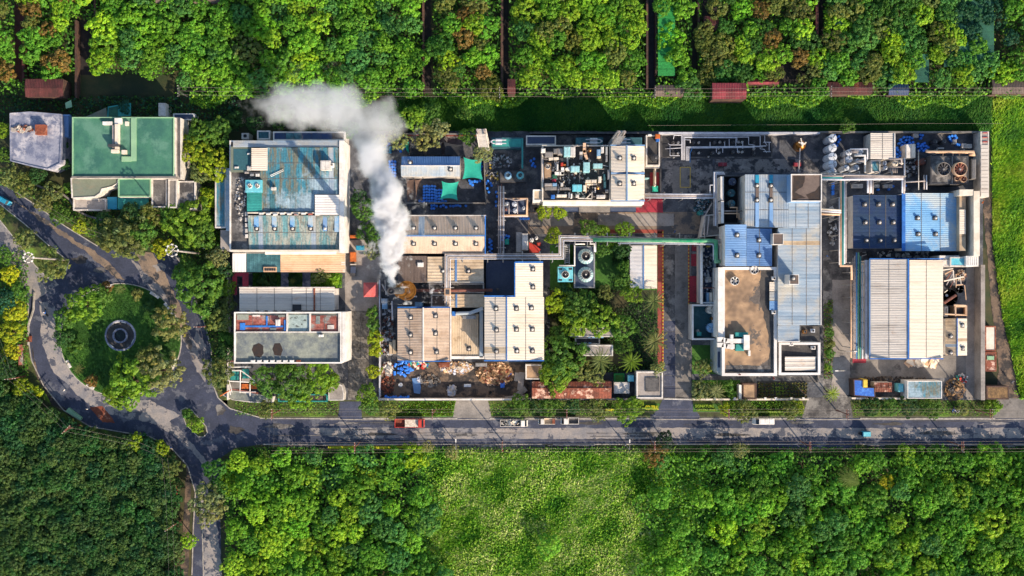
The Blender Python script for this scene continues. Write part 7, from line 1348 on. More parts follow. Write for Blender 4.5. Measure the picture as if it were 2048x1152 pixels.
# undergrowth
def under(name, n, ok, size, cc, z0, z1, box, label):
    pts = []
    while len(pts) < n:
        x = NP.uniform(box[0], box[2], n); y = NP.uniform(box[1], box[3], n); pts += [(a, b_) for a, b_ in zip(x, y) if ok(a, b_)]
    pts = np.array(pts[:n]); z = NP.uniform(z0, z1, n); X = (pts[:,0]-CX)*S*(1-z/H); Y = (CY-pts[:,1])*S*(1-z/H)
    c = np.array(cc)[NP.integers(0, len(cc), n)]*NP.uniform(.6,1.3,(n,1)); Nn = NP.normal(size=(n,3))*.6; Nn[:,2] = 1
    me = leafmesh(name, np.stack([X,Y,z],1), Nn, NP.uniform(.6,1.4,n)*size, c); o = bpy.data.objects.new(name, me); col.objects.link(o); return tag(o, label, kind='stuff')
def nn(x, y): return not any(inrect(x, y, r, 0) for r in AV)
under('undergrowth', 34000, nn, .34, [LC['dark'],LC['green'],LC['bright'],LC['dark']], .3, 3.6, (-60,-60,2110,190), 'dark undergrowth beneath the north wood')
under('undergrowth', 42000, lambda x, y: (x > 450 and x < 870+20*math.sin(y*.045)) or x > 1290-25*math.sin(y*.045), .34, [LC['dark'],LC['green'],LC['green'],LC['bright']], .3, 3.4, (450,914,2110,1220), 'dark undergrowth beneath the south wood')
under('bank_bushes', 16000, lambda x, y: y < 202 + 12*math.sin(x*.021) + 8*math.sin(x*.063), .26, [LC['green'],LC['bright'],LC['dark'],LC['lime']], .3, 2.4, (380,188,2110,232), 'bushes along the top of the grass bank')
under('verge_plants', 7000, lambda x, y: not (676 < x < 726 or 908 < x < 982 or 1286 < x < 1445 or 1604 < x < 1708 or x > 1990), .15, [LC['green'],LC['dark'],LC['bright'],LC['olive']], .1, .7, (470,802,2110,831), 'low plants of the upper road verge')
under('verge_plants', 7000, lambda x, y: not (640 < x < 820 and y < 899 and y > 891), .2, [LC['dark'],LC['deep'],LC['green']], .1, .9, (480,894,2110,912), 'low plants of the lower road verge')
LP = [(-80,745),(60,792),(110,838),(180,864),(250,880),(300,886),(340,915),(352,950),(358,1240),(-80,1240)]
def inpoly(x, y, P_):
    c = False; j = len(P_)-1
    for i in range(len(P_)):
        if (P_[i][1] > y) != (P_[j][1] > y) and x < (P_[j][0]-P_[i][0])*(y-P_[i][1])/(P_[j][1]-P_[i][1]) + P_[i][0]: c = not c
        j = i
    return c
D = []; DC = [(.055,.14,.03),(.075,.15,.034),(.04,.14,.03),(.05,.12,.03),(.09,.16,.04),(.03,.11,.035)]
for i in range(28):
    for j in range(28):
        x, y = -60 + i*16.5 + R.uniform(-5,5), 748 + j*17 + R.uniform(-5,5)
        if inpoly(x, y, LP) and y < 1200 and R.random() < .93: D.append((x, y, R.uniform(13,21), 'b', R.choice(DC), R.uniform(2.4,3.8)))
stuffwood('dense_thicket', 'dense dark olive thicket in the lower left corner', D, nc=60, nl=14, cr=.19, leaf=.10)
under('undergrowth', 9000, lambda x, y: inpoly(x, y, LP), .34, [LC['dark'],LC['deep']], .1, 1.6, (-80,745,360,1230), 'dark undergrowth beneath the lower left thicket')
under('bank_bushes', 4200, lambda x, y: x < 56 and 500 < y < 790, .26, [LC['dark'],LC['green'],LC['olive']], .2, 1.8, (-60,505,56,790), 'bushes on the bank left of the road')
under('bank_bushes', 5200, lambda x, y: inpoly(x, y, [(-60,345),(60,345),(150,395),(230,425),(420,425),(455,520),(455,790),(425,760),(420,690),(380,560),(350,497),(195,485),(60,395),(-60,345)]), .24, [LC['dark'],LC['green'],LC['olive'],LC['deep']], .2, 1.6, (-60,345,460,790), 'bushes between the road and the yards')
under('bank_bushes', 2600, lambda x, y: not (144 < x < 362 and y > 232) and not (15 < x < 140 and y > 222), .28, [LC['dark'],LC['deep'],LC['teal']], .2, 2.2, (-40,192,480,262), 'dark bushes behind the two west houses')
under('bank_bushes', 2600, lambda x, y: True, .24, [LC['dark'],LC['deep'],LC['green']], .2, 2.0, (362,240,458,500), 'dark bushes between green house and works')
under('garden_plants', 5500, lambda x, y: (y > 575 or x > 1225) and math.sin(x*.09)+math.cos(y*.11) > -.6, .2, [(.03,.08,.02),LC['deep'],(.05,.12,.02)], .1, .9, (1095,490,1258,745), 'low garden plants beneath the palms'); under('garden_plants', 1500, lambda x, y: True, .2, [LC['deep'],LC['dark'],LC['bark'] if 'bark' in LC else LC['deep']], .1, .8, (1258,600,1316,742), 'dark planting right of the garden palms')
under('garden_plants', 1500, lambda x, y: True, .16, [LC['dark'],LC['green'],LC['olive']], .1, .6, (1386,762,1476,797), 'planting behind the gate wall'); under('garden_plants', 1300, lambda x, y: True, .16, [LC['dark'],LC['green']], .1, .6, (507,547,560,573), 'clipped planting in the courtyard garden'); under('garden_plants', 1200, lambda x, y: True, .16, [LC['bright'],LC['green'],LC['lime']], .1, .7, (622,547,684,575), 'bright planting in the courtyard garden')
under('garden_plants', 900, lambda x, y: True, .16, [LC['dark'],LC['green'],LC['rust']], .1, .6, (1648,600,1666,757), 'narrow planting beside the east lane')
# grass
def grass(name, n, ok, box, L0, cc, lean, label, w=.06, noise=.06, dens=None):
    X = NP.uniform(box[0], box[2], n*2); Y = NP.uniform(box[1], box[3], n*2); k = np.array([ok(a, b_) for a, b_ in zip(X, Y)]); X, Y = X[k][:n], Y[k][:n]; n = len(X)
    x0 = (X-CX)*S; y0 = (CY-Y)*S
    fld = np.sin(X*.045+Y*.03)+np.sin(X*.021-Y*.05+1)+np.sin(X*.11+2)*.6+np.sin(Y*.13+X*.05)*.6+NP.normal(size=n)*.9
    c = np.array(cc); idx = np.clip(((fld+3.2)/6.4*len(c)).astype(int), 0, len(c)-1); colr = c[idx]*NP.uniform(.75,1.25,(n,1))
    a = NP.normal(size=n)*.6 + lean[0] + .7*np.sin(X*.03+Y*.02); L = L0*NP.uniform(.5,1.4,n); ww = w*NP.uniform(.7,1.5,n)
    bx = x0; by = y0; dx, dy = np.cos(a), np.sin(a); ln = lean[1]*NP.uniform(.3,1.2,n)
    z1 = L*np.sqrt(np.clip(1-ln**2*.8,.05,1)); 
    V = np.zeros((n,3,3)); V[:,0] = np.stack([bx+dy*ww, by-dx*ww, np.zeros(n)],1); V[:,1] = np.stack([bx-dy*ww, by+dx*ww, np.zeros(n)],1); V[:,2] = np.stack([bx+dx*L*ln, by+dy*L*ln, z1],1)
    me = bpy.data.meshes.new(name); me.vertices.add(n*3); me.vertices.foreach_set('co', V.astype(np.float32).ravel()); me.loops.add(n*3); me.loops.foreach_set('vertex_index', np.arange(n*3, dtype=np.int32))
    me.polygons.add(n); me.polygons.foreach_set('loop_start', (np.arange(n)*3).astype(np.int32)); me.polygons.foreach_set('loop_total', np.full(n,3,np.int32))
    at = me.attributes.new('tint','FLOAT_COLOR','POINT'); T4 = np.ones((n,3,4),np.float32); T4[:,:,:3] = colr[:,None,:]; at.data.foreach_set('color', T4.ravel()); me.update(calc_edges=True); me.materials.append(MATS['grass'])
    o = bpy.data.objects.new(name, me); col.objects.link(o); return tag(o, label, kind='stuff')
grass('meadow_grass', 96000, lambda x, y: 850+30*math.sin(y*.035)+10*math.sin(y*.13) < x < 1345+30*math.sin(y*.04)+60*math.sin(x*y*.0001), (810,905,1440,1225), 1.3, [(.06,.22,.02),(.10,.30,.02),(.20,.44,.03),(.30,.54,.05),(.44,.62,.12),(.64,.70,.28),(.40,.60,.10),(.22,.46,.03)], (.9,1.0), 'tall wind blown grass of the pale meadow', w=.2)
sheet('meadow_ground', rect(840,905,1420,1300), .01, 'lawn', jag=3.0)
under('meadow_bushes', 11000, lambda x, y: math.sin(x*.05)*math.cos(y*.06+1) + math.sin(x*.11+y*.07) > .55 or y < 935+12*math.sin(x*.05) or x > 1300 or x < 880, .2, [LC['lime'],LC['bright'],LC['green']], .5, 1.4, (850,905,1400,1200), 'leafy weeds scattered in the pale meadow')
grass('bank_grass', 60000, lambda x, y: y > 198, (780,196,1982,262), .9, [(.018,.11,.02),(.03,.14,.02),(.05,.17,.02),(.08,.21,.025),(.035,.14,.03)], (1.0,.9), 'dark green grass of the north bank', w=.10)
sheet('bank_ground', [(760,196),(2300,196),(2300,290),(1980,290),(1980,262),(760,262)], .012, 'lawn', jag=1.0)
grass('field_grass', 42000, lambda x, y: x > 1984 + (0 if y < 480 else (y-480)*.13 if y < 640 else 22+(y-640)*.22), (1984,200,2120,800), .9, [(.06,.20,.02),(.12,.32,.02),(.20,.42,.02),(.28,.46,.025),(.36,.48,.05)], (1.0,.9), 'bright green grass of the east field', w=.11)
sheet('field_ground', [(1984,262),(2300,262),(2300,800),(2066,800),(2040,720),(2005,600),(1984,480)], .011, 'lawn', jag=1.0)
under('field_weeds', 3200, lambda x, y: x > 1998+(y-400)*.08 and math.sin(x*.07)+math.cos(y*.05+x*.03) > .1, .2, [LC['lime'],LC['bright'],LC['green']], .3, 1.0, (1990,420,2110,790), 'broad leaved weeds in the east field')
grass('verge_grass', 9000, lambda x, y: True, (1446,802,1604,830), .3, [(.05,.12,.02),(.10,.2,.02),(.2,.26,.03)], (1,.5), 'short grass on the verge right of the gate', w=.05) 
grass('verge_grass', 9000, lambda x, y: inpoly(x, y, [(822,803),(911,803),(904,832),(780,832)]), (780,803,912,832), .35, [(.10,.2,.02),(.2,.32,.02),(.28,.36,.04)], (1,.5), 'sunny short grass left of the concrete driveway', w=.05)
grass('lawn_grass', 26000, lambda x, y: math.hypot(x-242, (y-680)*1.07) < 118 and math.hypot(x-242, y-671) > 34, (122,565,364,795), .22, [(.025,.09,.012),(.035,.11,.015),(.05,.14,.015)], (1,.5), 'short lawn of the roundabout', w=.06).location.z = .11
# ================================================================ vehicles and people
def wheel(parent, x, y, r, w=.24):
    b = MB(); n = 12; vs = []
    for s in (-w/2, w/2):
        for i in range(n): a = 2*math.pi*i/n; vs.append((x+r*math.cos(a), y+s, r+r*math.sin(a)))
    b.add(vs, [tuple(range(n))[::-1], tuple(range(n,2*n))] + [(i,(i+1)%n,n+(i+1)%n,n+i) for i in range(n)]); o = b.build('wheel', 'black', parent)
    b = MB(); b.add([(x+r*.5*math.cos(2*math.pi*i/8), y+(w/2+.01)*(1 if y > 0 else -1), r+r*.5*math.sin(2*math.pi*i/8)) for i in range(8)], [tuple(range(8))]); b.build('rim', 'steel', o)
def carbody(sec, w):       # sec: list of (x, z_low, z_high, halfwidth factor)
    b = MB(); vs = []
    for x, zl, zh, f in sec: vs += [(x,-w*f/2,zl),(x,-w*f/2*1.0,zl+(zh-zl)*.6),(x,-w*f/2*.84,zh),(x,w*f/2*.84,zh),(x,w*f/2,zl+(zh-zl)*.6),(x,w*f/2,zl)]
    n = len(sec); fs = []
    for k in range(n-1):
        for i in range(6): j = (i+1) % 6; fs.append((k*6+i, k*6+j, (k+1)*6+j, (k+1)*6+i))
    fs.append(tuple(range(6))[::-1]); fs.append(tuple(range((n-1)*6, n*6))); b.add(vs, fs); 
    return b
def place(t, px, py, ang): x, y = P(px, py, .5); t.location = (x, y, .03); t.rotation_euler = (0, 0, ang)
def truck(label, px, py, L, w, ang, cabm, bedm, floor, load=None, name='truck', cabf=.24, cat='truck'):
    """front points to +x"""
    t = T(name, label, cat, loc=(0,0,0)); cl = L*cabf
    b = MB(); b.box(-L/2,-w*.38,.5,L/2-.1,w*.38,.72); b.build('chassis', 'steel_dk', t)
    x0 = L/2-cl; b = carbody([(x0,.55,2.0,1),(x0+.05,.55,2.15,1),(x0+cl*.55,.55,2.12,1),(x0+cl*.82,.55,1.5,1),(L/2-.02,.55,1.25,.96),(L/2,.6,1.0,.9)], w); cb = b.build('cab', cabm, t)
    b = MB(); zt = 1.62; b.add([(x0+cl*.58,-w*.40,2.10),(x0+cl*.58,w*.40,2.10),(x0+cl*.83,w*.43,1.56),(x0+cl*.83,-w*.43,1.56),(x0+cl*.58,-w*.40,2.0),(x0+cl*.58,w*.40,2.0),(x0+cl*.83,w*.43,1.46),(x0+cl*.83,-w*.43,1.46)], [(0,3,2,1),(4,5,6,7),(0,1,5,4),(1,2,6,5),(2,3,7,6),(3,0,4,7)]); b.v = [(q[0]+.02,q[1],q[2]+.03) for q in b.v]; b.build('windshield', 'glass', cb)
    for s in (-1,1): b = MB(); b.box(L/2-.04, s*w*.36-.12, .75, L/2+.02, s*w*.36+.12, .92); b.build('headlight', 'white', cb)
    for s in (-1,1): b = MB(); b.box(L/2-cl*.25, s*(w/2+.12)-.05, 1.3, L/2-cl*.25+.06, s*(w/2+.12)+.05, 1.6); b.build('mirror', 'black', cb)
    xb = x0-.08; b = MB(); b.box(-L/2,-w/2,.75,xb,w/2,.85); b.build('cargo_floor', floor, t)
    for q in ((-L/2,-w/2,xb,-w/2+.09),(-L/2,w/2-.09,xb,w/2),(-L/2,-w/2+.09,-L/2+.09,w/2-.09),(xb-.09,-w/2+.09,xb,w/2-.09)): b = MB(); b.box(q[0],q[1],.85,q[2],q[3],1.45); b.build('side_board', bedm, t)
    if load: b = MB(); b.box(-L/2+(xb+L/2)*load[0],-w/2+.1,.86,-L/2+(xb+L/2)*load[1],w/2-.1,1.5); b.build('cargo', load[2], t)
    for x in (-L/2+L*.16, -L/2+L*.30, L/2-cl*.6) if L > 5.5 else (-L/2+L*.22, L/2-cl*.7):
        for s in (-1,1): wheel(t, x, s*(w/2-.16), .42 if L > 5.5 else .33)
    place(t, px, py, ang); return t
truck('red truck with open bed carrying a pale load, on the main road', 820, 845.5, 6.5, 1.85, 0, 'red', 'red', 'rust', (.44,1.0,'sack'), cabf=.2)
truck('white truck loaded with dark goods, leftmost of the three parked pale ones', 1028, 845.5, 6.0, 1.5, 0, 'white', 'white_dirty', 'steel_dk', None, cabf=.25)
pile('truck_load', 'dark goods heaped on the parked truck', 'goods', 1021, 845.5, 19, 5, 90, .7, ['steel_dk','black','cream','bluegrey_roof'], .6, z0=1.0)
truck('white truck with tan load bed, middle of the three parked pale ones', 1093, 841.5, 3.7, 1.35, math.pi, 'white', 'cream', 'tan_roof2', (.0,.25,'rust'), cabf=.34)
truck('white truck with empty dark bed, rightmost of the three parked pale ones', 1139, 841, 4.0, 1.45, math.pi, 'white', 'white', 'steel_dk', None, cabf=.40)
def van(label, px, py, L, w, ang, m, name='van'):
    t = T(name, label, 'van', loc=(0,0,0)); b = carbody([(-L/2,.5,1.6,.94),(-L/2+.12,.4,1.95,1),(L*.22,.4,1.98,1),(L*.36,.4,1.5,1),(L/2-.2,.4,1.1,.97),(L/2,.45,.85,.88)], w); bd = b.build('body', m, t)
    b = MB(); x0, x1 = L*.235, L*.355; b.add([(x0,-w*.38,2.0),(x0,w*.38,2.0),(x1,w*.41,1.56),(x1,-w*.41,1.56),(x0,-w*.38,1.9),(x0,w*.38,1.9),(x1,w*.41,1.46),(x1,-w*.41,1.46)], [(0,3,2,1),(4,5,6,7),(0,1,5,4),(1,2,6,5),(2,3,7,6),(3,0,4,7)]); b.build('windshield', 'glass', bd)
    for k in range(3):
        b = MB(); xx = -L/2+.5+k*L*.2; b.box(xx,-w*.30,1.96,xx+L*.15,w*.30,2.02); b.build('roof_panel', m, bd)
    for s in (-1,1):
        b = MB(); b.box(-L/2+.4, s*w/2*.93-.03, 1.25, L*.2, s*w/2*.93+.03, 1.7); b.build('side_window', 'glass', bd); b = MB(); b.box(L/2-.05, s*w*.34-.12,.65,L/2+.01,s*w*.34+.12,.8); b.build('headlight', 'cream', bd)
        for x in (-L*.3, L*.32): wheel(t, x, s*(w/2-.12), .33)
    place(t, px, py, ang); return t
van('white van driving on the main road toward the left', 1525, 841.5, 4.7, 1.5, math.pi, 'white'); van('turquoise delivery vehicle on the upper left carriageway', 13, 402.5, 2.7, 1.1, rad(-30)+0, 'turq_deep', name='delivery_van')
t = T('auto_rickshaw', 'bright turquoise three wheeled rickshaw on the main road', 'rickshaw', loc=(0,0,0)); b = carbody([(-1.0,.4,1.6,1),(.55,.4,1.6,1),(.75,.4,1.5,.95)], 1.2); bd = b.build('body', 'turq_deep', t)
b = MB(); b.box(-.95,-.48,1.61,.6,.48,1.68); b.build('canopy', 'turq', bd); b = MB(); b.box(.76,-.45,.85,.8,.45,1.4); b.build('windshield', 'glass', bd); b = carbody([(.76,.35,.8,.6),(1.25,.4,.7,.3)], 1.2); b.build('nose', 'black', t)
for x, y in ((-.6,.5),(-.6,-.5),(1.1,0)): wheel(t, x, y, .24, .12)
place(t, 1729, 867, math.pi)
t = T('luggage_cart', 'dark low cart with pale rim parked in the works lane', 'cart', 706, 541); part(t, 'tray', 'steel_dk', (700,530,712,552,.4,.8)); part(t, 'front_panel', 'white_dirty', (700.5,528,711.5,530,.4,1.3))
for dx in (-5,5):
    for dy in (-8,8): part(t, 'wheel', 'black', (706+dx-.8,541+dy-2,706+dx+.8,541+dy+2,0,.4))
part(t, 'cargo', 'shed_dark', (701,533,711,546,.81,1.1))
# people: one continuous skinned body
def person_proto(pose):
    if pose == 'stand': J = {'pel':(0,0,.92,.15),'chest':(0,0,1.32,.17),'neck':(0,0,1.5,.06),'head':(0,.02,1.66,.11),'lh':(.1,0,.88,.09),'lk':(.12,.12,.5,.065),'lf':(.12,.02,.06,.05),'lt':(.12,.18,.04,.04),'rh':(-.1,0,.88,.09),'rk':(-.12,-.02,.5,.065),'rf':(-.12,-.16,.06,.05),'rt':(-.12,0,.04,.04),'ls':(.2,0,1.42,.06),'le':(.27,-.05,1.14,.045),'lw':(.27,.1,.9,.035),'rs':(-.2,0,1.42,.06),'re':(-.27,.03,1.14,.045),'rw':(-.27,.15,.92,.035)}
    else: J = {'pel':(0,-.15,.82,.16),'chest':(0,-.02,1.2,.18),'neck':(0,.04,1.38,.06),'head':(0,.08,1.54,.13),'lh':(.12,-.1,.8,.09),'lk':(.2,.28,.72,.07),'lf':(.2,.15,.32,.05),'lt':(.2,.3,.3,.04),'rh':(-.12,-.1,.8,.09),'rk':(-.2,.28,.72,.07),'rf':(-.2,.15,.32,.05),'rt':(-.2,.3,.3,.04),'ls':(.2,0,1.3,.06),'le':(.3,.22,1.12,.045),'lw':(.25,.5,1.05,.035),'rs':(-.2,0,1.3,.06),'re':(-.3,.22,1.12,.045),'rw':(-.25,.5,1.05,.035)}
    E = [('pel','chest'),('chest','neck'),('neck','head'),('pel','lh'),('lh','lk'),('lk','lf'),('lf','lt'),('pel','rh'),('rh','rk'),('rk','rf'),('rf','rt'),('chest','ls'),('ls','le'),('le','lw'),('chest','rs'),('rs','re'),('re','rw')]
    K = list(J); me = bpy.data.meshes.new('body'); me.from_pydata([J[k][:3] for k in K], [(K.index(a), K.index(b_)) for a, b_ in E], [])
    o = bpy.data.objects.new('tmp', me); col.objects.link(o); o.modifiers.new('s', 'SKIN'); 
    for i, k in enumerate(K): me.skin_vertices[0].data[i].radius = (J[k][3],)*2
    me.skin_vertices[0].data[0].use_root = True
    sb = o.modifiers.new('sb', 'SUBSURF'); sb.levels = 1; dg = bpy.context.evaluated_depsgraph_get(); r = bpy.data.meshes.new_from_object(o.evaluated_get(dg)); bpy.data.objects.remove(o); r.materials.clear(); return r
PB = {p: person_proto(p) for p in ('stand','ride')}
def person(label, px, py, shirt, ang=0, pose='stand', z=0.03, loc=None):
    x, y = loc[:2] if loc else P(px, py, 1.0); t = T('person', label, 'person', loc=(x, y, z)); t.rotation_euler = (0,0,ang)
    me = PB[pose].copy(); me.materials.append(MATS[shirt]); me.materials.append(MATS['shed_dark']); me.materials.append(MATS['skin'])
    for p in me.polygons: c = p.center; p.material_index = 2 if (c.z > (1.47 if pose == 'stand' else 1.36)) else (1 if c.z < (.98 if pose == 'stand' else .86) else 0)
    o = bpy.data.objects.new('body', me); col.objects.link(o); o.parent = t
    hd = (0,.0,1.70) if pose == 'stand' else (0,.06,1.6); b = MB(); b.cyl(x+hd[0], y+hd[1], [(.12,hd[2]-.06+z),(.125,hd[2]+z),(.09,hd[2]+.08+z),(.02,hd[2]+.12+z)], 10); b.build('hair' if pose == 'stand' else 'helmet', 'black' if pose == 'stand' else 'white', t)
def moto(label, plabel, px, py, ang, m='black', shirt='blue'):
    t = T('motorcycle', label, 'motorcycle', loc=(0,0,0))
    for y in (-.62,.65):
        b = MB(); n = 12; vs = [(s, y+.3*math.cos(2*math.pi*i/n), .3+.3*math.sin(2*math.pi*i/n)) for s in (-.05,.05) for i in range(n)]; b.add(vs, [tuple(range(n)), tuple(range(n,2*n))[::-1]] + [(i,n+i,n+(i+1)%n,(i+1)%n) for i in range(n)]); b.build('wheel', 'black', t)
    b = MB(); b.tube([(0,-.6,.5),(0,-.1,.7),(0,.35,.78),(0,.55,.6)], .11, 6); b.build('frame', m, t); b = MB(); b.box(-.13,-.7,.68,.13,-.02,.78); b.build('seat', 'black', t)
    b = MB(); b.tube([(-.32,.42,1.0),(0,.5,.98),(.32,.42,1.0)], .03, 5); b.build('handlebar', 'steel', t); b = MB(); b.cyl(0,.15,[(.16,.72),(.18,.85),(.08,.93)],8); b.build('fuel_tank', m, t)
    place(t, px, py, ang); person(plabel, 0, 0, shirt, ang, 'ride', loc=(t.location.x, t.location.y))
moto('dark motorcycle under the trees at the bottom of the roundabout', 'rider in white with pale bundle on the motorcycle below the roundabout', 231, 810, rad(100), shirt='white')
moto('small motorcycle on the light lane left of the roundabout', 'rider in a blue shirt on the lane left of the roundabout', 92, 625, rad(20))
moto('parked motorcycle on the verge near the thatched hut, left', 'rider in dark blue waiting on the verge near the thatched hut', 1906, 819, rad(170), shirt='blue'); moto('parked motorcycle on the verge near the thatched hut, right', 'second rider in white waiting on the verge near the thatched hut', 1914, 820, rad(160), shirt='white')
for a in (('person in a blue shirt walking on the inner lane above the pipe bridge',1350,463,'blue',1),('person in a red top below the long east hall',1547,756,'red',2),('person in pink and white on the sand coloured roof',1461,742,'red_bed',0),('person in white at the bend of the left road',129,780,'white',1),
          ('person in pale clothes beside the lawn kerb of the roundabout',137,726,'cream',2),('person in white on the dark road near the dirt patch',174,818,'white',0),('person in blue on the lower road curve',341,895,'blue_tarp',0),('person in white on the lower road curve near the lane',367,921,'white',2),('person in white standing on the lower verge path',1252,889,'white',1),
          ('person in red beside the lower wires',1005,900,'red',2),('person in grey in the alley right of the cream warehouse',1096,646,'bluegrey_roof',0),('person in white on the path beside the east field',2025,764,'white',1),('person in orange by the east boundary wall',1965,405,'orange',1),('person in dark clothes at the lower verge of the far right',1924,902,'white',2),('person in blue by the drums right of the long roof',1655,512,'blue',0)):
    person(a[0], a[1], a[2], a[3], a[4], z=9.05 if 'sand coloured roof' in a[0] else .04)
# street lamp on the road by the sun patch
def lamp(label, px, py, ang, h=7.0):
    t = T('street_lamp', label, 'street lamp', px, py); x, y = P(px, py); b = MB(); b.cyl(x, y, [(.11,0),(.06,h)], 8); b.build('pole', 'steel', t); c, s = math.cos(ang), math.sin(ang); b = MB(); b.tube([(x,y,h-.1),(x+c*.9,y+s*.9,h+.2),(x+c*1.7,y+s*1.7,h+.2)], .05, 5); b.build('arm', 'steel', t)
    b = MB(); b.obox(x+c*1.9, y+s*1.9, h+.12, .7, .25, h+.28, ang); b.build('lamp_head', 'white', t)
for a in ((915,889,1.57,'street lamp at the lower kerb below the concrete driveway'),(1252,890,1.57,'street lamp at the lower kerb below the garden'),(1676,738,3.14,'street lamp in the east lane, lower'),(1678,700,0,'street lamp in the east lane, upper')): lamp(a[3], a[0], a[1], a[2], 7 if a[1] > 800 else 5)
# poles and wires
def pole(label, px, py, h=8.5, m='pipe_rust', ang=1.57):
    t = T('utility_pole', label, 'utility pole', px, py); x, y = P(px, py); b = MB(); b.cyl(x, y, [(.16,0),(.10,h)], 8); b.build('post', m, t); c, s = math.cos(ang), math.sin(ang)
    for k, z in enumerate((h-.3, h-1.2)): b = MB(); b.obox(x, y, z-.06, 2.4-.5*k, .12, z+.06, ang); b.build('crossarm', m, t)
    for q in (-1.1,-.5,.5,1.1): b = MB(); b.cyl(x+c*q, y+s*q, [(.05,h-.24),(.07,h-.1),(.03,h)], 6); b.build('insulator', 'white', t)
def wires(label, pts, offs, h=8.3, sag=.6):
    t = T('overhead_wires', label, 'wires', *pts[0], h)
    for d in offs:
        P3 = []
        for (a, c) in zip(pts[:-1], pts[1:]):
            A, C = Vector((*P(*a), h)), Vector((*P(*c), h)); n = 6; dr = (C-A).normalized(); nv = Vector((-dr.y, dr.x, 0))
            for i in range(n): f = i/n; p = A.lerp(C, f) + nv*d; p.z -= sag*4*f*(1-f); P3.append(tuple(p))
        e = Vector((*P(*pts[-1]), h)) + nv*d; P3.append(tuple(e)); b = MB(); b.tube(P3, .015, 3); b.build('wire', 'wire', t)
top = [(560,820),(870,820),(1130,820),(1443,820),(1672,820),(1950,820),(2250,820)]; bot = [(560,885),(720,884),(1005,882),(1300,882),(1600,882),(1895,882),(2250,882)]
for k, p in enumerate(top[:-1]): pole(f'rust coloured power pole on the upper verge, {ORD[k]} from left', *p)
for k, p in enumerate(bot[1:-1]): pole(f'rust coloured power pole on the lower verge, {ORD[k]} from left', *p)
wires('bundle of overhead wires along the upper verge', top, (-1.1,-.5,.5,1.1)); wires('bundle of overhead wires along the lower verge', bot, (-1.1,-.5,.5,1.1)); wires('slanting overhead wires crossing the road at the fork', [(560,820),(560,885)], (-.5,.5), sag=.2)
nw = [(380,196),(700,198),(1000,199),(1300,199),(1640,197),(2100,197)]; wires('thin overhead wires along the edge of the north wood', nw, (-.8,0,.8)); wires('single pale wire above the north boundary wall', [(1290,258),(1470,257),(1640,256),(1818,254),(1985,254)], (0,), h=5, sag=.1)
for k, p in enumerate(nw[:-1]): pole(f'slim dark pole at the edge of the north wood, {ORD[k]} from left', *p, m='steel_dk')
ll = [(352,906),(362,1040),(365,1200)]; wires('overhead wires beside the lower lane', ll, (-.6,.6), h=7.5); pole('rust coloured pole with slanted crossarm beside the lower lane', 362, 1040, 8, ang=.6)
lw = [(-20,560),(52,752),(160,850),(300,880),(352,906)]; wires('overhead wires along the left road bend', lw, (-.5,.5), h=7); pole('rust coloured pole at the left road bend', 52, 752, 7.5, ang=.1); pole('rust coloured pole on the lower left roadside', 160, 850, 7.5, ang=.8)
lw = [(75,395),(190,462),(300,500)]; wires('overhead wires along the upper left road', lw, (-.4,.4), h=7); pole('short pole with orange arm beside the office trees', 414, 652, 6, ang=0); wires('wires bending down past the office trees', [(395,590),(414,652),(423,720)], (-.3,.3), h=6)
b = MB(); b.prism([P(*p) for p in [(140,815),(166,835),(164,840),(134,822)]], 0, .8); tag(b.build('drain_cover', 'green_lt'), 'pale green cover box beside the lower left kerb', 'cover')
# cars are absent; grey bus shelter strips at the lower kerb
for k, (x0, x1) in enumerate(((632,700),(1095,1190),(1905,1955),(1735,1770),(2030,2070))):
    t = T('drain_channel', f'open concrete drain at the lower kerb, {ORD[sorted([632,1095,1905,1735,2030]).index(x0)]} from left', 'drain', (x0+x1)/2, 893); part(t, 'side_wall', 'concrete', (x0,890.5,x1,892,0,.35), (x0,896,x1,897.2,0,.35)); part(t, 'water', 'water', (x0,892.2,x1,895.8,0,.05))
t = T('outrigger_post', 'short rusty cart frame on the dirt beside the red bank wall', 'frame', 58, 690); part(t, 'frame', 'rust', (53,672,62,684,0,.5)); wall('pink brick wall on the left bank', [(38,690),(40,730)], 1.5, .5, 'red_tile', name='low_wall')
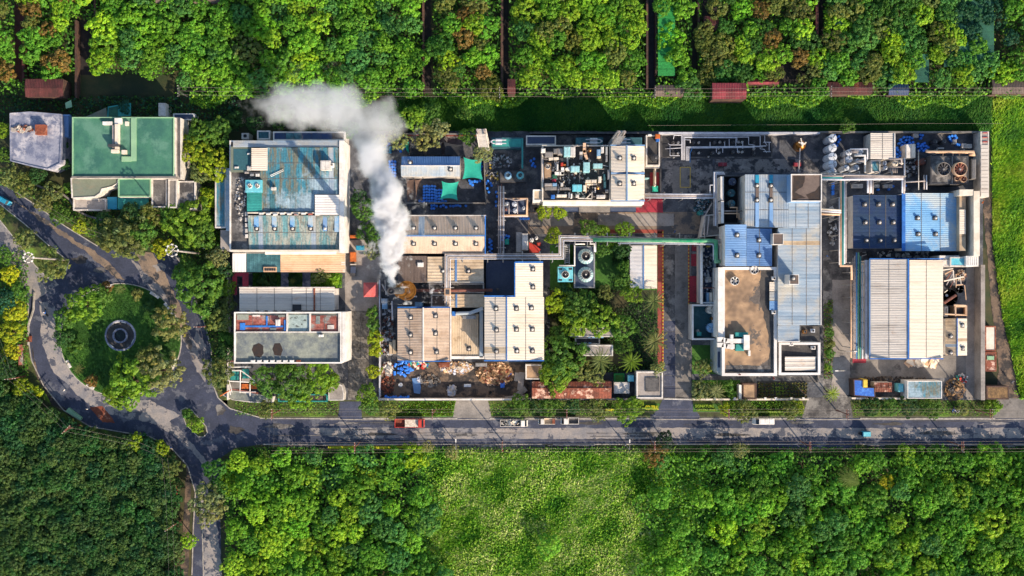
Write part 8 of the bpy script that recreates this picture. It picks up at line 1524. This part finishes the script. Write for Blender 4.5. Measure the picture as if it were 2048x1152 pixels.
# ================================================================ smoke
def smoke(name, label, balls, dens, noise_s, col_=(.95,.96,.985)):
    b = MB(); 
    for (px, py, z, r) in balls:
        x, y = P(px, py, z); n = 10; prof = [(r*math.sin(math.pi*i/8), z - r*math.cos(math.pi*i/8)) for i in range(9)]; prof[0] = (.02, z-r); prof[-1] = (.02, z+r); b.cyl(x, y, prof, n)
    m = bpy.data.materials.new(name); m.use_nodes = True; N = m.node_tree.nodes; L = m.node_tree.links; N.remove(N["Principled BSDF"])
    v = N.new("ShaderNodeVolumePrincipled"); v.inputs["Color"].default_value = (*col_, 1); v.inputs["Anisotropy"].default_value = .15
    geo = N.new("ShaderNodeTexCoord"); nz = N.new("ShaderNodeTexNoise"); nz.inputs["Scale"].default_value = noise_s; nz.inputs["Detail"].default_value = 7; nz.inputs["Roughness"].default_value = .68; L.new(geo.outputs["Object"], nz.inputs["Vector"])
    at = N.new("ShaderNodeAttribute"); at.attribute_name = "density"
    ad = N.new("ShaderNodeMath"); ad.operation = 'MULTIPLY_ADD'; L.new(at.outputs["Fac"], ad.inputs[0]); ad.inputs[1].default_value = .34; L.new(nz.outputs[0], ad.inputs[2])
    mr = N.new("ShaderNodeMapRange"); L.new(ad.outputs[0], mr.inputs[0]); mr.inputs[1].default_value = .60; mr.inputs[2].default_value = .86; mr.inputs[3].default_value = 0; mr.inputs[4].default_value = dens
    sx = N.new('ShaderNodeSeparateXYZ'); L.new(geo.outputs['Object'], sx.inputs[0]); m2 = N.new('ShaderNodeMapRange'); L.new(sx.outputs[1], m2.inputs[0])
    for i_, v_ in zip((1,2,3,4), (-2, 28, 4.5, .2)): m2.inputs[i_].default_value = v_
    m3 = N.new('ShaderNodeMath'); m3.operation = 'MULTIPLY'; L.new(mr.outputs[0], m3.inputs[0]); L.new(m2.outputs[0], m3.inputs[1])
    L.new(m3.outputs[0], v.inputs["Density"]); v.inputs["Density Attribute"].default_value = ""; L.new(v.outputs[0], N["Material Output"].inputs["Volume"]); MATS[name] = m
    o = b.build(name, name); rm = o.modifiers.new('r', 'REMESH'); rm.mode = 'VOXEL'; rm.voxel_size = .45
    ng = bpy.data.node_groups.new(name, 'GeometryNodeTree'); ng.interface.new_socket('Geometry', in_out='INPUT', socket_type='NodeSocketGeometry'); ng.interface.new_socket('Geometry', in_out='OUTPUT', socket_type='NodeSocketGeometry')
    gi = ng.nodes.new('NodeGroupInput'); go = ng.nodes.new('NodeGroupOutput'); mv = ng.nodes.new('GeometryNodeMeshToVolume'); mv.resolution_mode = 'VOXEL_SIZE'; mv.inputs['Voxel Size'].default_value = .4; mv.inputs['Interior Band Width'].default_value = 1.5; mv.inputs['Density'].default_value = 1.0
    sm = ng.nodes.new('GeometryNodeSetMaterial'); sm.inputs['Material'].default_value = m
    ng.links.new(gi.outputs[0], mv.inputs['Mesh']); ng.links.new(mv.outputs[0], sm.inputs[0]); ng.links.new(sm.outputs[0], go.inputs[0]); g = o.modifiers.new('g', 'NODES'); g.node_group = ng
    return tag(o, label, kind='stuff')
path = [(783,588,28.6,.5),(783,574,29.4,1.0),(784,558,30,1.5),(783,535,31,2.0),(780,508,32,2.6),(778,478,33,3.1),(777,448,34,3.5),(779,418,35,3.6),(776,388,35.5,3.5),(768,362,36,3.3),(752,340,36,3.4),(742,312,36.5,3.6),(733,285,37,3.8),(745,262,37,3.9),(765,243,37.5,3.6),(730,242,38,4.8),(700,226,38,5.0),(672,218,38.5,5.0),(645,210,38.5,5.2),(618,203,39,5.0),(590,207,39,4.8),(562,214,39,4.2),(534,222,39,3.0),(690,250,37.5,3.4),(600,235,38.5,3.4),(570,190,39,3.4),(640,190,39,3.6),(700,200,38,3.6),(770,215,37,3.0),(790,255,36.5,3.2),(760,270,36,3.4),(520,205,39,2.4)]
balls = [(q_[0], q_[1], q_[2], q_[3]) for q_ in path[-9:]]
for (a, c) in zip(path[:-9], path[1:-8]):
    for f in (0, .5):
        z = a[2]+(c[2]-a[2])*f; r = a[3]+(c[3]-a[3])*f
        if math.dist(a[:2], c[:2]) > 60: continue
        for _ in range(2 if r > 1.2 else 1): balls.append((a[0]+(c[0]-a[0])*f + R.uniform(-1,1)*r*3.2, a[1]+(c[1]-a[1])*f + R.uniform(-1,1)*r*2.5, z + R.uniform(-.5,.5)*r, r*R.uniform(.68,.95)))
smoke('smoke', 'white smoke plume drifting up and left from the brass collared chimney', balls, .95, .42)
smoke('steam', 'thin steam wisp beside the rusty flue duct', [(858,612,5,.3),(859,604,6,.45),(862,594,7,.6),(864,584,8,.8),(868,575,8.5,.7)], .5, .9)
sc.cycles.volume_bounces = 4
sc.cycles.volume_step_rate = 1.0; sc.cycles.volume_max_steps = 256
